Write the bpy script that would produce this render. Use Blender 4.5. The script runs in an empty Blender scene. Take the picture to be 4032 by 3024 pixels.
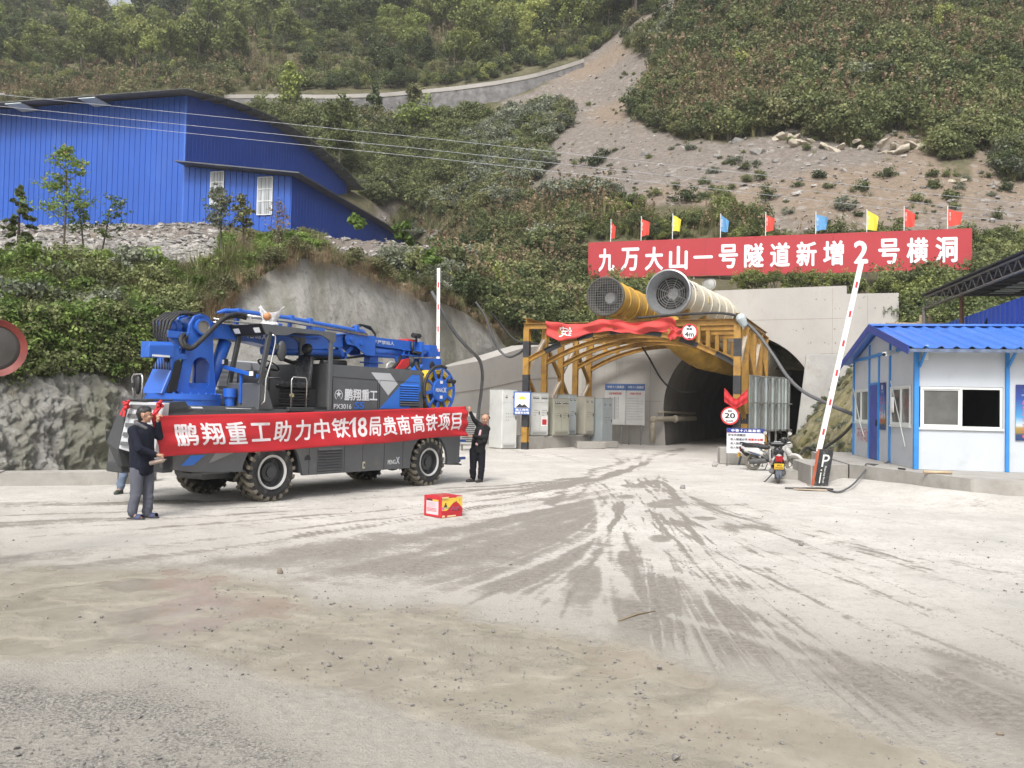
import bpy, bmesh, math, random
import numpy as np
from mathutils import Vector, Matrix
scene = bpy.context.scene
COL = scene.collection
rad = math.radians
rng = np.random.default_rng(7)
random.seed(7)
# ---------------------------------------------------------------- camera
FPX, PITCH, ROLL, CAMH = 3263.0, rad(1.55), rad(1.2), 1.8
FW = np.array([0, math.cos(PITCH), math.sin(PITCH)])
_r0 = np.array([1.0, 0, 0]); _u0 = np.cross(_r0, FW)
RT = math.cos(ROLL)*_r0 + math.sin(ROLL)*_u0
UP = math.cos(ROLL)*_u0 - math.sin(ROLL)*_r0
CAM = np.array([0, 0, CAMH])
cam = bpy.data.cameras.new("camera"); camo = bpy.data.objects.new("camera", cam); COL.objects.link(camo)
cam.sensor_width = 36.0; cam.lens = FPX/4032*36.0; cam.clip_end = 2000; cam.clip_start = 0.05
camo.matrix_world = Matrix(((RT[0], UP[0], -FW[0], 0), (RT[1], UP[1], -FW[1], 0), (RT[2], UP[2], -FW[2], CAMH), (0, 0, 0, 1)))
scene.camera = camo
scene.render.resolution_x, scene.render.resolution_y = 1024, 768
# ---------------------------------------------------------------- sky, sun, exposure
SUN_EL, SUN_AZ = rad(50), rad(196)     # azimuth measured clockwise from +Y
world = bpy.data.worlds.new("World"); scene.world = world; world.use_nodes = True
wn, wl = world.node_tree.nodes, world.node_tree.links
bg = wn["Background"]; bg.inputs[1].default_value = 0.12
sky = wn.new("ShaderNodeTexSky"); sky.sky_type = 'NISHITA'; sky.sun_disc = False
sky.sun_elevation = SUN_EL; sky.sun_rotation = SUN_AZ; sky.air_density = 1.0; sky.dust_density = 5.0; sky.ozone_density = 1.0
hs = wn.new("ShaderNodeHueSaturation"); hs.inputs["Saturation"].default_value = 0.22
wl.new(sky.outputs[0], hs.inputs["Color"]); wl.new(hs.outputs[0], bg.inputs[0])
sun = bpy.data.lights.new("sun", 'SUN'); sun.energy = 1.5; sun.angle = rad(18); sun.color = (1, 0.96, 0.9)
suno = bpy.data.objects.new("sun", sun); COL.objects.link(suno)
_sd = Vector((math.sin(SUN_AZ)*math.cos(SUN_EL), math.cos(SUN_AZ)*math.cos(SUN_EL), math.sin(SUN_EL)))
suno.rotation_euler = _sd.to_track_quat('Z', 'Y').to_euler(); suno.location = (0, 0, 60)
scene.view_settings.view_transform = 'Standard'; scene.view_settings.look = 'None'
scene.view_settings.exposure = 0.92; scene.view_settings.gamma = 1
scene.cycles.max_bounces = 6; scene.cycles.diffuse_bounces = 3; scene.cycles.glossy_bounces = 3
scene.cycles.transmission_bounces = 4; scene.cycles.transparent_max_bounces = 8

# ---------------------------------------------------------------- photo pixel -> place (a chosen distance away)
def ray(px, py):
    return FW + RT*((px-2016)/FPX) - UP*((py-1512)/FPX)
def at(px, py, Y):
    d = ray(px, py); return CAM + d*(Y/d[1])
def ground_at(px, py, z=0.0):
    d = ray(px, py); return CAM + d*((z-CAMH)/d[2])
def on_plane(px, py, p0, n):
    d = ray(px, py); n = np.array(n, float); return CAM + d*(((np.array(p0, float)-CAM) @ n)/(d @ n))

# ---------------------------------------------------------------- noise
def _hash(ix, iy, iz, seed):
    h = (ix*374761393 + iy*668265263 + iz*2147483647 + seed*974634777) & 0xffffffff
    h = ((h ^ (h >> 13))*1274126177) & 0xffffffff
    return ((h ^ (h >> 16)) & 0xffff)/65535.0
def vnoise(p, seed=0):
    p = np.asarray(p, float); i = np.floor(p).astype(np.int64); f = p-i; f = f*f*(3-2*f)
    r = 0
    for dx in (0, 1):
        for dy in (0, 1):
            for dz in (0, 1):
                w = (f[..., 0] if dx else 1-f[..., 0])*(f[..., 1] if dy else 1-f[..., 1])*(f[..., 2] if dz else 1-f[..., 2])
                r = r + w*_hash(i[..., 0]+dx, i[..., 1]+dy, i[..., 2]+dz, seed)
    return r*2-1
def fbm(p, octv=4, seed=0, gain=0.5):
    p = np.asarray(p, float); a, s, r = 1.0, 0.0, 0
    for o in range(octv):
        r = r + a*vnoise(p*2**o, seed+o); s += a; a *= gain
    return r/s
def inpoly(x, y, poly):
    x = np.asarray(x, float); y = np.asarray(y, float); r = np.zeros(x.shape, bool); n = len(poly)
    for i in range(n):
        x1, y1 = poly[i]; x2, y2 = poly[(i+1) % n]
        if y1 == y2: continue
        c = ((y1 > y) != (y2 > y)) & (x < (x2-x1)*(y-y1)/(y2-y1)+x1); r ^= c
    return r

# ---------------------------------------------------------------- materials
MATS = {}
def mat(name, col, rough=0.6, metal=0.0, var=0.12, vs=3.0, bump=0.0, bs=30.0, dirt=None, coat=0.0, alpha=None, spec=0.5, stretch=None, wave=None):
    if name in MATS: return MATS[name]
    m = bpy.data.materials.new(name); m.use_nodes = True
    n, l = m.node_tree.nodes, m.node_tree.links; b = n["Principled BSDF"]
    tc = n.new("ShaderNodeTexCoord"); vec = tc.outputs["Object"]
    if stretch:
        mp = n.new("ShaderNodeMapping"); mp.inputs["Scale"].default_value = stretch; l.new(vec, mp.inputs[0]); vec = mp.outputs[0]
    nz = n.new("ShaderNodeTexNoise"); nz.inputs["Scale"].default_value = vs; nz.inputs["Detail"].default_value = 5; nz.inputs["Roughness"].default_value = 0.6
    l.new(vec, nz.inputs["Vector"])
    mx = n.new("ShaderNodeMix"); mx.data_type = 'RGBA'
    mr = n.new("ShaderNodeMapRange"); mr.inputs[1].default_value = 0.3; mr.inputs[2].default_value = 0.7
    l.new(nz.outputs["Fac"], mr.inputs[0]); l.new(mr.outputs[0], mx.inputs["Factor"])
    mx.inputs[6].default_value = (*[max(0, c*(1-var)) for c in col], 1); mx.inputs[7].default_value = (*[min(1, c*(1+var)) for c in col], 1)
    out = mx.outputs[2]
    if dirt:
        dc, amt, ds = dirt
        dn = n.new("ShaderNodeTexNoise"); dn.inputs["Scale"].default_value = ds; dn.inputs["Detail"].default_value = 8; dn.inputs["Roughness"].default_value = 0.7
        l.new(vec, dn.inputs["Vector"])
        dr = n.new("ShaderNodeMapRange"); dr.inputs[1].default_value = 0.62-amt*0.3; dr.inputs[2].default_value = 0.78-amt*0.2; dr.inputs[4].default_value = min(1, amt*1.6)
        l.new(dn.outputs["Fac"], dr.inputs[0])
        dm = n.new("ShaderNodeMix"); dm.data_type = 'RGBA'; dm.inputs[7].default_value = (*dc, 1)
        l.new(dr.outputs[0], dm.inputs["Factor"]); l.new(out, dm.inputs[6]); out = dm.outputs[2]
    l.new(out, b.inputs["Base Color"])
    b.inputs["Roughness"].default_value = rough; b.inputs["Metallic"].default_value = metal
    b.inputs["Specular IOR Level"].default_value = spec
    if coat: b.inputs["Coat Weight"].default_value = coat; b.inputs["Coat Roughness"].default_value = 0.12
    if alpha is not None: b.inputs["Alpha"].default_value = alpha
    if bump:
        bn = n.new("ShaderNodeTexNoise"); bn.inputs["Scale"].default_value = bs; bn.inputs["Detail"].default_value = 4
        l.new(vec, bn.inputs["Vector"])
        bp = n.new("ShaderNodeBump"); bp.inputs["Strength"].default_value = bump; bp.inputs["Distance"].default_value = 0.02
        l.new(bn.outputs["Fac"], bp.inputs["Height"]); l.new(bp.outputs[0], b.inputs["Normal"])
    MATS[name] = m; return m
def flat(name, col, rough=0.6, **k): return mat(name, col, rough, var=0.05, **k)

# ---------------------------------------------------------------- mesh builder
def frame(direction, up=(0, 0, 1)):
    w = Vector(direction).normalized(); u = Vector(up)
    if abs(w.dot(u.normalized())) > 0.99: u = Vector((0, 1, 0)) if abs(w.y) < 0.9 else Vector((1, 0, 0))
    s = u.cross(w).normalized(); t = w.cross(s).normalized()
    return s, t, w
class MB:
    def __init__(s): s.v = []; s.f = []; s.m = []; s.sm = []
    def add(s, vs, fs, m=0, sm=False):
        o = len(s.v); s.v += [tuple(map(float, v)) for v in vs]
        for f in fs: s.f.append([o+i for i in f]); s.m.append(m); s.sm.append(sm)
        return s
    def box(s, c, size, m=0, R=None, taper=1.0):
        hx, hy, hz = size[0]/2, size[1]/2, size[2]/2; vs = []
        for z in (-hz, hz):
            k = taper if z > 0 else 1.0
            for x, y in ((-hx, -hy), (hx, -hy), (hx, hy), (-hx, hy)): vs.append(Vector((x*k, y*k, z)))
        if R is not None: vs = [R @ v for v in vs]
        c = Vector(c); vs = [v+c for v in vs]
        return s.add(vs, [(3, 2, 1, 0), (4, 5, 6, 7), (0, 1, 5, 4), (1, 2, 6, 5), (2, 3, 7, 6), (3, 0, 4, 7)], m)
    def bx(s, x0, x1, y0, y1, z0, z1, m=0):
        return s.box(((x0+x1)/2, (y0+y1)/2, (z0+z1)/2), (x1-x0, y1-y0, z1-z0), m)
    def bar(s, a, b, w, h, m=0, up=(0, 0, 1)):
        a, b = Vector(a), Vector(b); S, T, W = frame(b-a, up)
        vs = [p+S*x*w/2+T*y*h/2 for p in (a, b) for x, y in ((-1, -1), (1, -1), (1, 1), (-1, 1))]
        return s.add(vs, [(0, 1, 2, 3)[::-1], (4, 5, 6, 7), (0, 1, 5, 4), (1, 2, 6, 5), (2, 3, 7, 6), (3, 0, 4, 7)], m)
    def ibeam(s, a, b, w, h, m=0, up=(0, 0, 1), t=0.018):
        a, b = Vector(a), Vector(b); S, T, W = frame(b-a, up); w2, h2, t2 = w/2, h/2, t/2
        pr = [(-w2, -h2), (w2, -h2), (w2, -h2+t), (t2, -h2+t), (t2, h2-t), (w2, h2-t), (w2, h2), (-w2, h2), (-w2, h2-t), (-t2, h2-t), (-t2, -h2+t), (-w2, -h2+t)]
        n = len(pr); vs = [p+S*x+T*y for p in (a, b) for x, y in pr]
        return s.add(vs, [list(range(n))[::-1], list(range(n, 2*n))]+[(i, (i+1) % n, n+(i+1) % n, n+i) for i in range(n)], m)
    def tube(s, pts, r, n=8, m=0, caps=True, closed=False):
        pts = [Vector(p) for p in pts]; k = len(pts); rs = r if hasattr(r, '__len__') else [r]*k; vs = []; prev = None
        for i, p in enumerate(pts):
            d = (pts[(i+1) % k]-pts[i-1]) if closed else (pts[min(i+1, k-1)]-pts[max(i-1, 0)])
            if d.length < 1e-9: d = Vector((0, 0, 1))
            d.normalize()
            if prev is None: S, T, _ = frame(d)
            else:
                S = (prev-d*prev.dot(d))
                S = S.normalized() if S.length > 1e-6 else frame(d)[0]
                T = d.cross(S)
            prev = S
            for j in range(n):
                a = 2*math.pi*j/n; vs.append(p+S*math.cos(a)*rs[i]+T*math.sin(a)*rs[i])
        fs = []
        for i in range(k if closed else k-1):
            for j in range(n):
                a, b = i*n+j, i*n+(j+1) % n; c, e = ((i+1) % k)*n+(j+1) % n, ((i+1) % k)*n+j
                fs.append((a, b, c, e))
        s.add(vs, fs, m, True)
        if caps and not closed:
            o = len(s.v)-k*n
            s.f.append([o+j for j in range(n)][::-1]); s.m.append(m); s.sm.append(False)
            s.f.append([o+(k-1)*n+j for j in range(n)]); s.m.append(m); s.sm.append(False)
        return s
    def lathe(s, prof, c, axis, n=24, m=0, sm=True, a0=0, a1=2*math.pi, ms=None):
        S, T, W = frame(axis); c = Vector(c); full = abs(a1-a0-2*math.pi) < 1e-6; nn = n if full else n+1; vs = []
        for r, t in prof:
            for j in range(nn):
                a = a0+(a1-a0)*j/n; vs.append(c+W*t+S*math.cos(a)*r+T*math.sin(a)*r)
        for i in range(len(prof)-1):
            o = len(s.v); fs = []
            a_ = vs[i*nn:(i+2)*nn]
            for j in range(n): fs.append((j, (j+1) % nn, nn+(j+1) % nn, nn+j))
            s.add(a_, fs, ms[i] if ms else m, sm)
        return s
    def disc(s, c, axis, r, n=24, m=0, r0=0):
        return s.lathe([(r0, 0), (r, 0)], c, axis, n, m, False)
    def prism(s, poly, o, u, v, w, m=0, mcap=None):
        o, u, v, w = Vector(o), Vector(u), Vector(v), Vector(w); n = len(poly)
        vs = [o+u*a+v*b for a, b in poly]+[o+u*a+v*b+w for a, b in poly]
        s.add(vs, [(i, (i+1) % n, n+(i+1) % n, n+i) for i in range(n)], m)
        return s.add(vs, [list(range(n))[::-1], list(range(n, 2*n))], m if mcap is None else mcap)
    def grid(s, fn, nu, nv, m=0, sm=True):
        vs = [fn(i/nu, j/nv) for j in range(nv+1) for i in range(nu+1)]
        return s.add(vs, [(j*(nu+1)+i, j*(nu+1)+i+1, (j+1)*(nu+1)+i+1, (j+1)*(nu+1)+i) for j in range(nv) for i in range(nu)], m, sm)
    def sphere(s, c, r, m=0, n=12, k=8):
        r = r if hasattr(r, '__len__') else (r, r, r); c = Vector(c)
        def fn(u, v):
            a, b = 2*math.pi*u, math.pi*(v-0.5); return c+Vector((math.cos(a)*math.cos(b)*r[0], math.sin(a)*math.cos(b)*r[1], math.sin(b)*r[2]))
        return s.grid(fn, n, k, m)
    def text(s, body, o, u, v, h, w=None, m=0, off=0.0, warp=None, cell=None):
        tv, tf = text_tris(body, 0.0, cell); mn, mx = tv.min(0), tv.max(0); mn, mx = mn-off, mx+off; k = h/(mx[1]-mn[1]); kx = k if w is None else w/(mx[0]-mn[0])
        o, u, v = Vector(o), Vector(u), Vector(v); nrm = u.cross(v).normalized()      # heavier strokes: thin sheets laid one on the other
        sh = [(0, 0)] if off <= 0 else [(-off, 0), (off, 0), (0, -off*.8), (0, off*.8), (-off*.7, off*.55), (off*.7, -off*.55)]
        for i, (dx, dy) in enumerate(sh):
            vs = []
            for a, b in tv:
                a, b = (a+dx-mn[0])*kx, (b+dy-mn[1])*k
                vs.append((Vector(warp(a, b)) if warp else o+u*a+v*b)+nrm*(.0006*i))
            s.add(vs, tf, m)
        return s
    def build(s, name, mats, parent=None, label=None, cat=None, group=None, kind=None, bevel=0.0, seg=1, sub=0, solid=0.0):
        me = bpy.data.meshes.new(name); me.from_pydata(s.v, [], s.f); mats = mats if isinstance(mats, (list, tuple)) else [mats]
        for x in mats: me.materials.append(x)
        me.polygons.foreach_set("material_index", s.m); me.polygons.foreach_set("use_smooth", s.sm); me.update()
        return link(name, me, parent, label, cat, group, kind, bevel, seg, sub, solid)
def link(name, me, parent=None, label=None, cat=None, group=None, kind=None, bevel=0.0, seg=1, sub=0, solid=0.0):
    o = bpy.data.objects.new(name, me); COL.objects.link(o)
    if parent is not None: o.parent = parent
    tag(o, label, cat, group, kind)
    if solid: md = o.modifiers.new("thick", 'SOLIDIFY'); md.thickness = solid; md.offset = 0
    if bevel: md = o.modifiers.new("bevel", 'BEVEL'); md.width = bevel; md.segments = seg; md.limit_method = 'ANGLE'; md.angle_limit = rad(40)
    if sub: md = o.modifiers.new("sub", 'SUBSURF'); md.levels = md.render_levels = sub
    return o
def tag(o, label=None, cat=None, group=None, kind=None):
    for k, v in (("label", label), ("category", cat), ("group", group), ("kind", kind)):
        if v: o[k] = v
    return o
def thing(name, label, cat, loc=(0, 0, 0), rz=0.0, group=None):
    o = bpy.data.objects.new(name, None); o.empty_display_size = 0.2; COL.objects.link(o)
    o.location = loc; o.rotation_euler = (0, 0, rz); return tag(o, label, cat, group)
def copy_thing(o, loc=None, rz=None, label=None, parent=None):
    c = o.copy(); COL.objects.link(c)
    if parent is not None: c.parent = parent
    for ch in list(o.children): copy_thing(ch, parent=c)
    if loc is not None: c.location = loc
    if rz is not None: c.rotation_euler = (0, 0, rz)
    if label: c['label'] = label
    return c
_txt = {}
def text_tris(body, off=0.0, cell=None):
    key = (body, off, cell)
    if key in _txt: return _txt[key]
    if cell:      # every character in a cell of its own width
        V, Fc, n = [], [], 0
        for i, ch in enumerate(body):
            tv, tf = text_tris(ch, off); k = tv.copy()
            if ch.isascii(): k[:, 0] = (k[:, 0]-k[:, 0].min())/max(1e-6, np.ptp(k[:, 0]))*cell*0.55+cell*0.2
            k[:, 0] += i*cell; V.append(k); Fc += [[n+a for a in f] for f in tf]; n += len(k)
        _txt[key] = (np.concatenate(V), Fc); return _txt[key]
    c = bpy.data.curves.new("lettering", 'FONT'); c.body = body; c.offset = off; c.resolution_u = 3
    o = bpy.data.objects.new("lettering", c); COL.objects.link(o); dg = bpy.context.evaluated_depsgraph_get()
    me = bpy.data.meshes.new_from_object(o.evaluated_get(dg)); tv = np.array([(v.co.x, v.co.y) for v in me.vertices]); tf = [list(p.vertices) for p in me.polygons]
    bpy.data.objects.remove(o); bpy.data.curves.remove(c); bpy.data.meshes.remove(me)
    _txt[key] = (tv, tf); return tv, tf
def np_mesh(name, V, Fq, mats, smooth=True, attrs=None, midx=None):
    V = np.asarray(V, np.float32); Fq = np.asarray(Fq, np.int32); k = Fq.shape[1]
    me = bpy.data.meshes.new(name); me.vertices.add(len(V)); me.vertices.foreach_set("co", V.ravel())
    me.loops.add(Fq.size); me.loops.foreach_set("vertex_index", Fq.ravel()); me.polygons.add(len(Fq))
    me.polygons.foreach_set("loop_start", np.arange(0, Fq.size, k, dtype=np.int32)); me.polygons.foreach_set("loop_total", np.full(len(Fq), k, np.int32))
    me.polygons.foreach_set("use_smooth", np.full(len(Fq), smooth))
    for m in mats: me.materials.append(m)
    if midx is not None: me.polygons.foreach_set("material_index", np.asarray(midx, np.int32))
    for kx, a in (attrs or {}).items():
        a = np.asarray(a, np.float32)
        at_ = me.attributes.new(kx, 'FLOAT', 'POINT' if len(a) == len(V) else 'FACE'); at_.data.foreach_set("value", a)
    me.update(calc_edges=True); me.validate(); return me
def grid_faces(nu, nv):
    i, j = np.meshgrid(np.arange(nu-1), np.arange(nv-1)); a = (j*nu+i).ravel(); return np.stack([a, a+1, a+nu+1, a+nu], 1)
# ================================================================ SETTING
D = 4032/2212.0
def smooth(a, b, x): t = np.clip((x-a)/(b-a), 0, 1); return t*t*(3-2*t)
def project(P):
    v = P-CAM; z = v @ FW; z = np.where(z < 0.05, np.nan, z)
    return 2016+FPX*(v @ RT)/z, 1512-FPX*(v @ UP)/z
def seg_dist(u, v, pl):
    d = np.full(u.shape, 1e9)
    for (x1, y1), (x2, y2) in zip(pl[:-1], pl[1:]):
        dx, dy = x2-x1, y2-y1; t = np.clip(((u-x1)*dx+(v-y1)*dy)/(dx*dx+dy*dy), 0, 1)
        d = np.minimum(d, np.hypot(u-x1-t*dx, (v-y1-t*dy)*2.2))
    return d
# ---- ground: one sheet, fine in front of the camera
def build_ground():
    th = np.concatenate([np.linspace(-180, -48, 40)[:-1], np.linspace(-48, 48, 760), np.linspace(48, 180, 40)[1:]])
    r = np.concatenate([[0.0], np.geomspace(0.8, 60, 520), np.geomspace(62, 140, 12)])
    T, R_ = np.meshgrid(np.radians(th), r); X, Y = np.sin(T)*R_, np.cos(T)*R_
    P = np.stack([X, Y, np.zeros_like(X)], -1)
    px, py = project(P); u, v = np.nan_to_num(px/D, nan=-5000), np.nan_to_num(py/D, nan=5000)
    n1 = fbm(np.stack([X*.5, Y*.5, X*0], -1), 4, 3); n2 = fbm(np.stack([X*2.2, Y*2.2, X*0], -1), 4, 9)
    piv = ground_at(1425*D, 1035*D); ax, ay = X-piv[0], Y-piv[1]; rr = np.hypot(ax, ay); an = np.arctan2(ay, ax)
    st = vnoise(np.stack([an*26+rr*.25, rr*.12, rr*0], -1), 5)*.6+vnoise(np.stack([an*60+rr*.4, rr*.25, rr*0], -1), 6)*.4
    dark = [(-200, 1215), (300, 1195), (560, 1180), (760, 1155), (900, 1140), (1080, 1105), (1180, 1070), (1260, 1058), (1330, 1085), (1400, 1100), (1420, 1130), (1390, 1170), (1440, 1220), (1560, 1255), (1660, 1300), (1760, 1370), (1900, 1420), (2060, 1440), (2140, 1480), (2400, 1540), (2400, 1640), (2100, 1570), (1900, 1535), (1750, 1470), (1600, 1435), (1500, 1400), (1380, 1370), (1250, 1330), (1200, 1290), (1050, 1290), (900, 1270), (700, 1250), (300, 1235), (-200, 1250)]
    wetp = [(-300, 1225), (0, 1215), (250, 1215), (430, 1225), (640, 1255), (700, 1290), (900, 1300), (1150, 1345), (1400, 1395), (1600, 1470), (1900, 1600), (2050, 1640), (2260, 1720), (2000, 1720), (1500, 1680), (1200, 1640), (950, 1560), (760, 1500), (500, 1450), (350, 1400), (0, 1430), (-300, 1440)]
    grav = [(-400, 1440), (0, 1470), (200, 1490), (330, 1475), (420, 1500), (560, 1560), (700, 1640), (760, 1800), (-400, 1900)]
    def soft(poly, w):          # 1 well inside, 0 well outside, a wide ramp between
        d = seg_dist(u, v, poly+[poly[0]]); sg = np.where(inpoly(u, v, poly), 1, -1); return np.clip(.5+sg*d/(2*w), 0, 1)
    n3 = fbm(np.stack([X*7, Y*7, X*0], -1), 3, 19)
    trk = soft(dark, 75)*.74+st*.58+n1*.17+n2*.20+.03
    gs = np.random.default_rng(5)
    fam = []
    def curve(p0, p1, p2, n=12): t = np.linspace(0, 1, n)[:, None]; return [tuple(q) for q in (1-t)**2*np.array(p0)+2*t*(1-t)*np.array(p1)+t*t*np.array(p2)]
    for i in range(17): e = -60+360*i/16; fam.append((curve((1390+gs.normal(0, 12), 1000), (1240+gs.normal(0, 30), 1090+e*.05), (-250, 1110+.62*e*.75+gs.normal(0, 7))), gs.uniform(2.5, 8), gs.choice([.5, .4, -.5, .3])))
    for i in range(22): e = i/21; fam.append((curve((1380+gs.normal(0, 40), 1030), (1420+60*e+gs.normal(0, 40), 1150+50*(1-e)), (2300-700*(1-e)**1.6, 1720-300*e+gs.normal(0, 10))), gs.uniform(4, 13), gs.choice([.55, .45, -.6, .35, -.45])))
    for i in range(12): e = i/11; fam.append((curve((1340+gs.normal(0, 60), 1070), (1310+gs.normal(0, 40), 1160), (820+620*e+gs.normal(0, 12), 1300+60*e)), gs.uniform(4, 12), gs.choice([.45, -.55, -.5])))
    for i in range(34): e = gs.random(); fam.append((curve((1400+gs.normal(0, 30), 1040), (1520+200*e, 1150+gs.normal(0, 25)), (2350, 1190+330*e+gs.normal(0, 15))), gs.uniform(1.5, 5), gs.choice([.30, .36, .42])))
    for i in range(8): fam.append((curve((1200+gs.normal(0, 30), 1180+gs.normal(0, 40)), (1700, 1230+gs.normal(0, 60)), (2350, 1290+gs.normal(0, 110))), gs.uniform(2, 6), gs.choice([.35, .28])))
    for i in range(46): e = gs.random(); fam.append((curve((1370+gs.normal(0, 60), 1035), (1400+70*e+gs.normal(0, 45), 1150+50*(1-e)), (2300-900*(1-e)**1.4, 1740-330*e+gs.normal(0, 14))), gs.uniform(1.3, 3), gs.choice([.55, -.6, .5, -.5])))
    for i in range(34): e = -90+420*gs.random(); fam.append((curve((1390+gs.normal(0, 16), 1000), (1240+gs.normal(0, 40), 1090+e*.05), (-250, 1110+.62*e*.75+gs.normal(0, 9))), gs.uniform(1.2, 2.6), gs.choice([.5, -.55])))
    for pl, w, s in fam:
        d = seg_dist(u+5*n2+8*n1, v+2*n1, pl); k_ = np.exp(-(d/w)**2)*(.55+.45*np.clip(n1*1.5+.4+n2, 0, 1)); trk = trk+s*k_
    lines = [([(1195, 1085), (1225, 1050), (1290, 1015), (1370, 990), (1470, 972)], 13, .8), ([(1240, 1072), (1300, 1030), (1380, 1000), (1480, 978)], 6, .6),
             ([(1400, 1105), (1480, 1140), (1550, 1190), (1640, 1240), (1740, 1290), (1830, 1330)], 11, .6), ([(1450, 1128), (1560, 1142), (1650, 1138)], 14, .8),
             ([(1640, 1165), (1700, 1176), (1780, 1172), (1850, 1160)], 6, .8), ([(1480, 1086), (1610, 1090)], 5, .8), ([(1830, 1330), (1950, 1390), (2100, 1440)], 12, .6),
             ([(-100, 1142), (90, 1139)], 6, .6), ([(-100, 1085), (60, 1078)], 4, .6), ([(2100, 1100), (2300, 1112)], 9, .6), ([(1700, 1170), (1760, 1164)], 9, .5)]
    for pl, w, s in lines:
        d = seg_dist(u+8*n2, v+4*n1, pl); trk = trk+s*np.exp(-(d/w)**2)*(.7+.5*n2)
    for cx, cy, rx, ry in ((1440, 1087, 48, 9), (1370, 1050, 30, 6), (1425, 1162, 30, 8), (1520, 1120, 26, 6), (1350, 1072, 24, 6)):
        q = ((u-cx)/rx)**2+((v-cy)/ry)**2; trk = np.maximum(trk, .8*(1-smooth(.3, 1.6, q+.8*n2)))
    white = [([(1195, 1290), (1215, 1262)], 16), ([(1300, 1210), (1340, 1255), (1350, 1280)], 20), ([(1330, 1110), (1400, 1180), (1440, 1230), (1600, 1290), (1660, 1330)], 22), ([(1290, 1300), (1310, 1335)], 18), ([(810, 1300), (850, 1283)], 10),
             ([(500, 1253), (640, 1228)], 9), ([(340, 1192), (620, 1160)], 9), ([(1050, 1310), (1080, 1290)], 12), ([(1450, 1330), (1600, 1370), (1740, 1420)], 14), ([(1640, 1350), (1800, 1400), (2000, 1450)], 14)]
    for pl, w in white:
        d = seg_dist(u+10*n2, v+5*n1, pl); trk = trk-.75*np.exp(-(d/w)**2)*(.8+.6*n2)
    trk = np.clip(trk, 0, 1.3)
    wet = np.clip(soft(wetp, 90)*.95+.32*n1+.12*n2, 0, 1)
    gv = np.clip(soft(grav, 90)*.8+.38*n2+.22*n1+.12*n3, 0, 1)
    fore = smooth(1120, 1420, v-(u-1100)*.10)
    Z = .02*n1+.012*n2*(1-wet)+.012*st*(trk > .2)*np.minimum(1, rr/6)-.012*wet
    Z = Z*smooth(.3, 2, R_)
    # the bank that rises to the concrete platform of the guard house on the right
    ramp = [(7.5, 19.7), (10.0, 24.4), (10.3, 24.0), (10.6, 16.8), (16, 14.8), (16, 12.6), (9.4, 15.4)]
    dk = seg_dist(X, Y*1/2.2, [(8.2, 20.9/2.2), (9.15, 17.6/2.2), (9.8, 16.4/2.2), (16, 14.9/2.2)])
    Z += .24*np.exp(-(dk/1.0)**2)*smooth(7.3, 9, X)
    P[..., 2] = Z
    fan = np.exp(-(dk/1.3)**2)
    me = np_mesh("ground", P.reshape(-1, 3), grid_faces(len(th), len(r))[:, ::-1], [ground_mat()], True,
                 {"track": trk.ravel(), "wet": wet.ravel(), "gravel": gv.ravel(), "fore": fore.ravel()})
    link("ground", me, kind="structure")
    return Z
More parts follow.
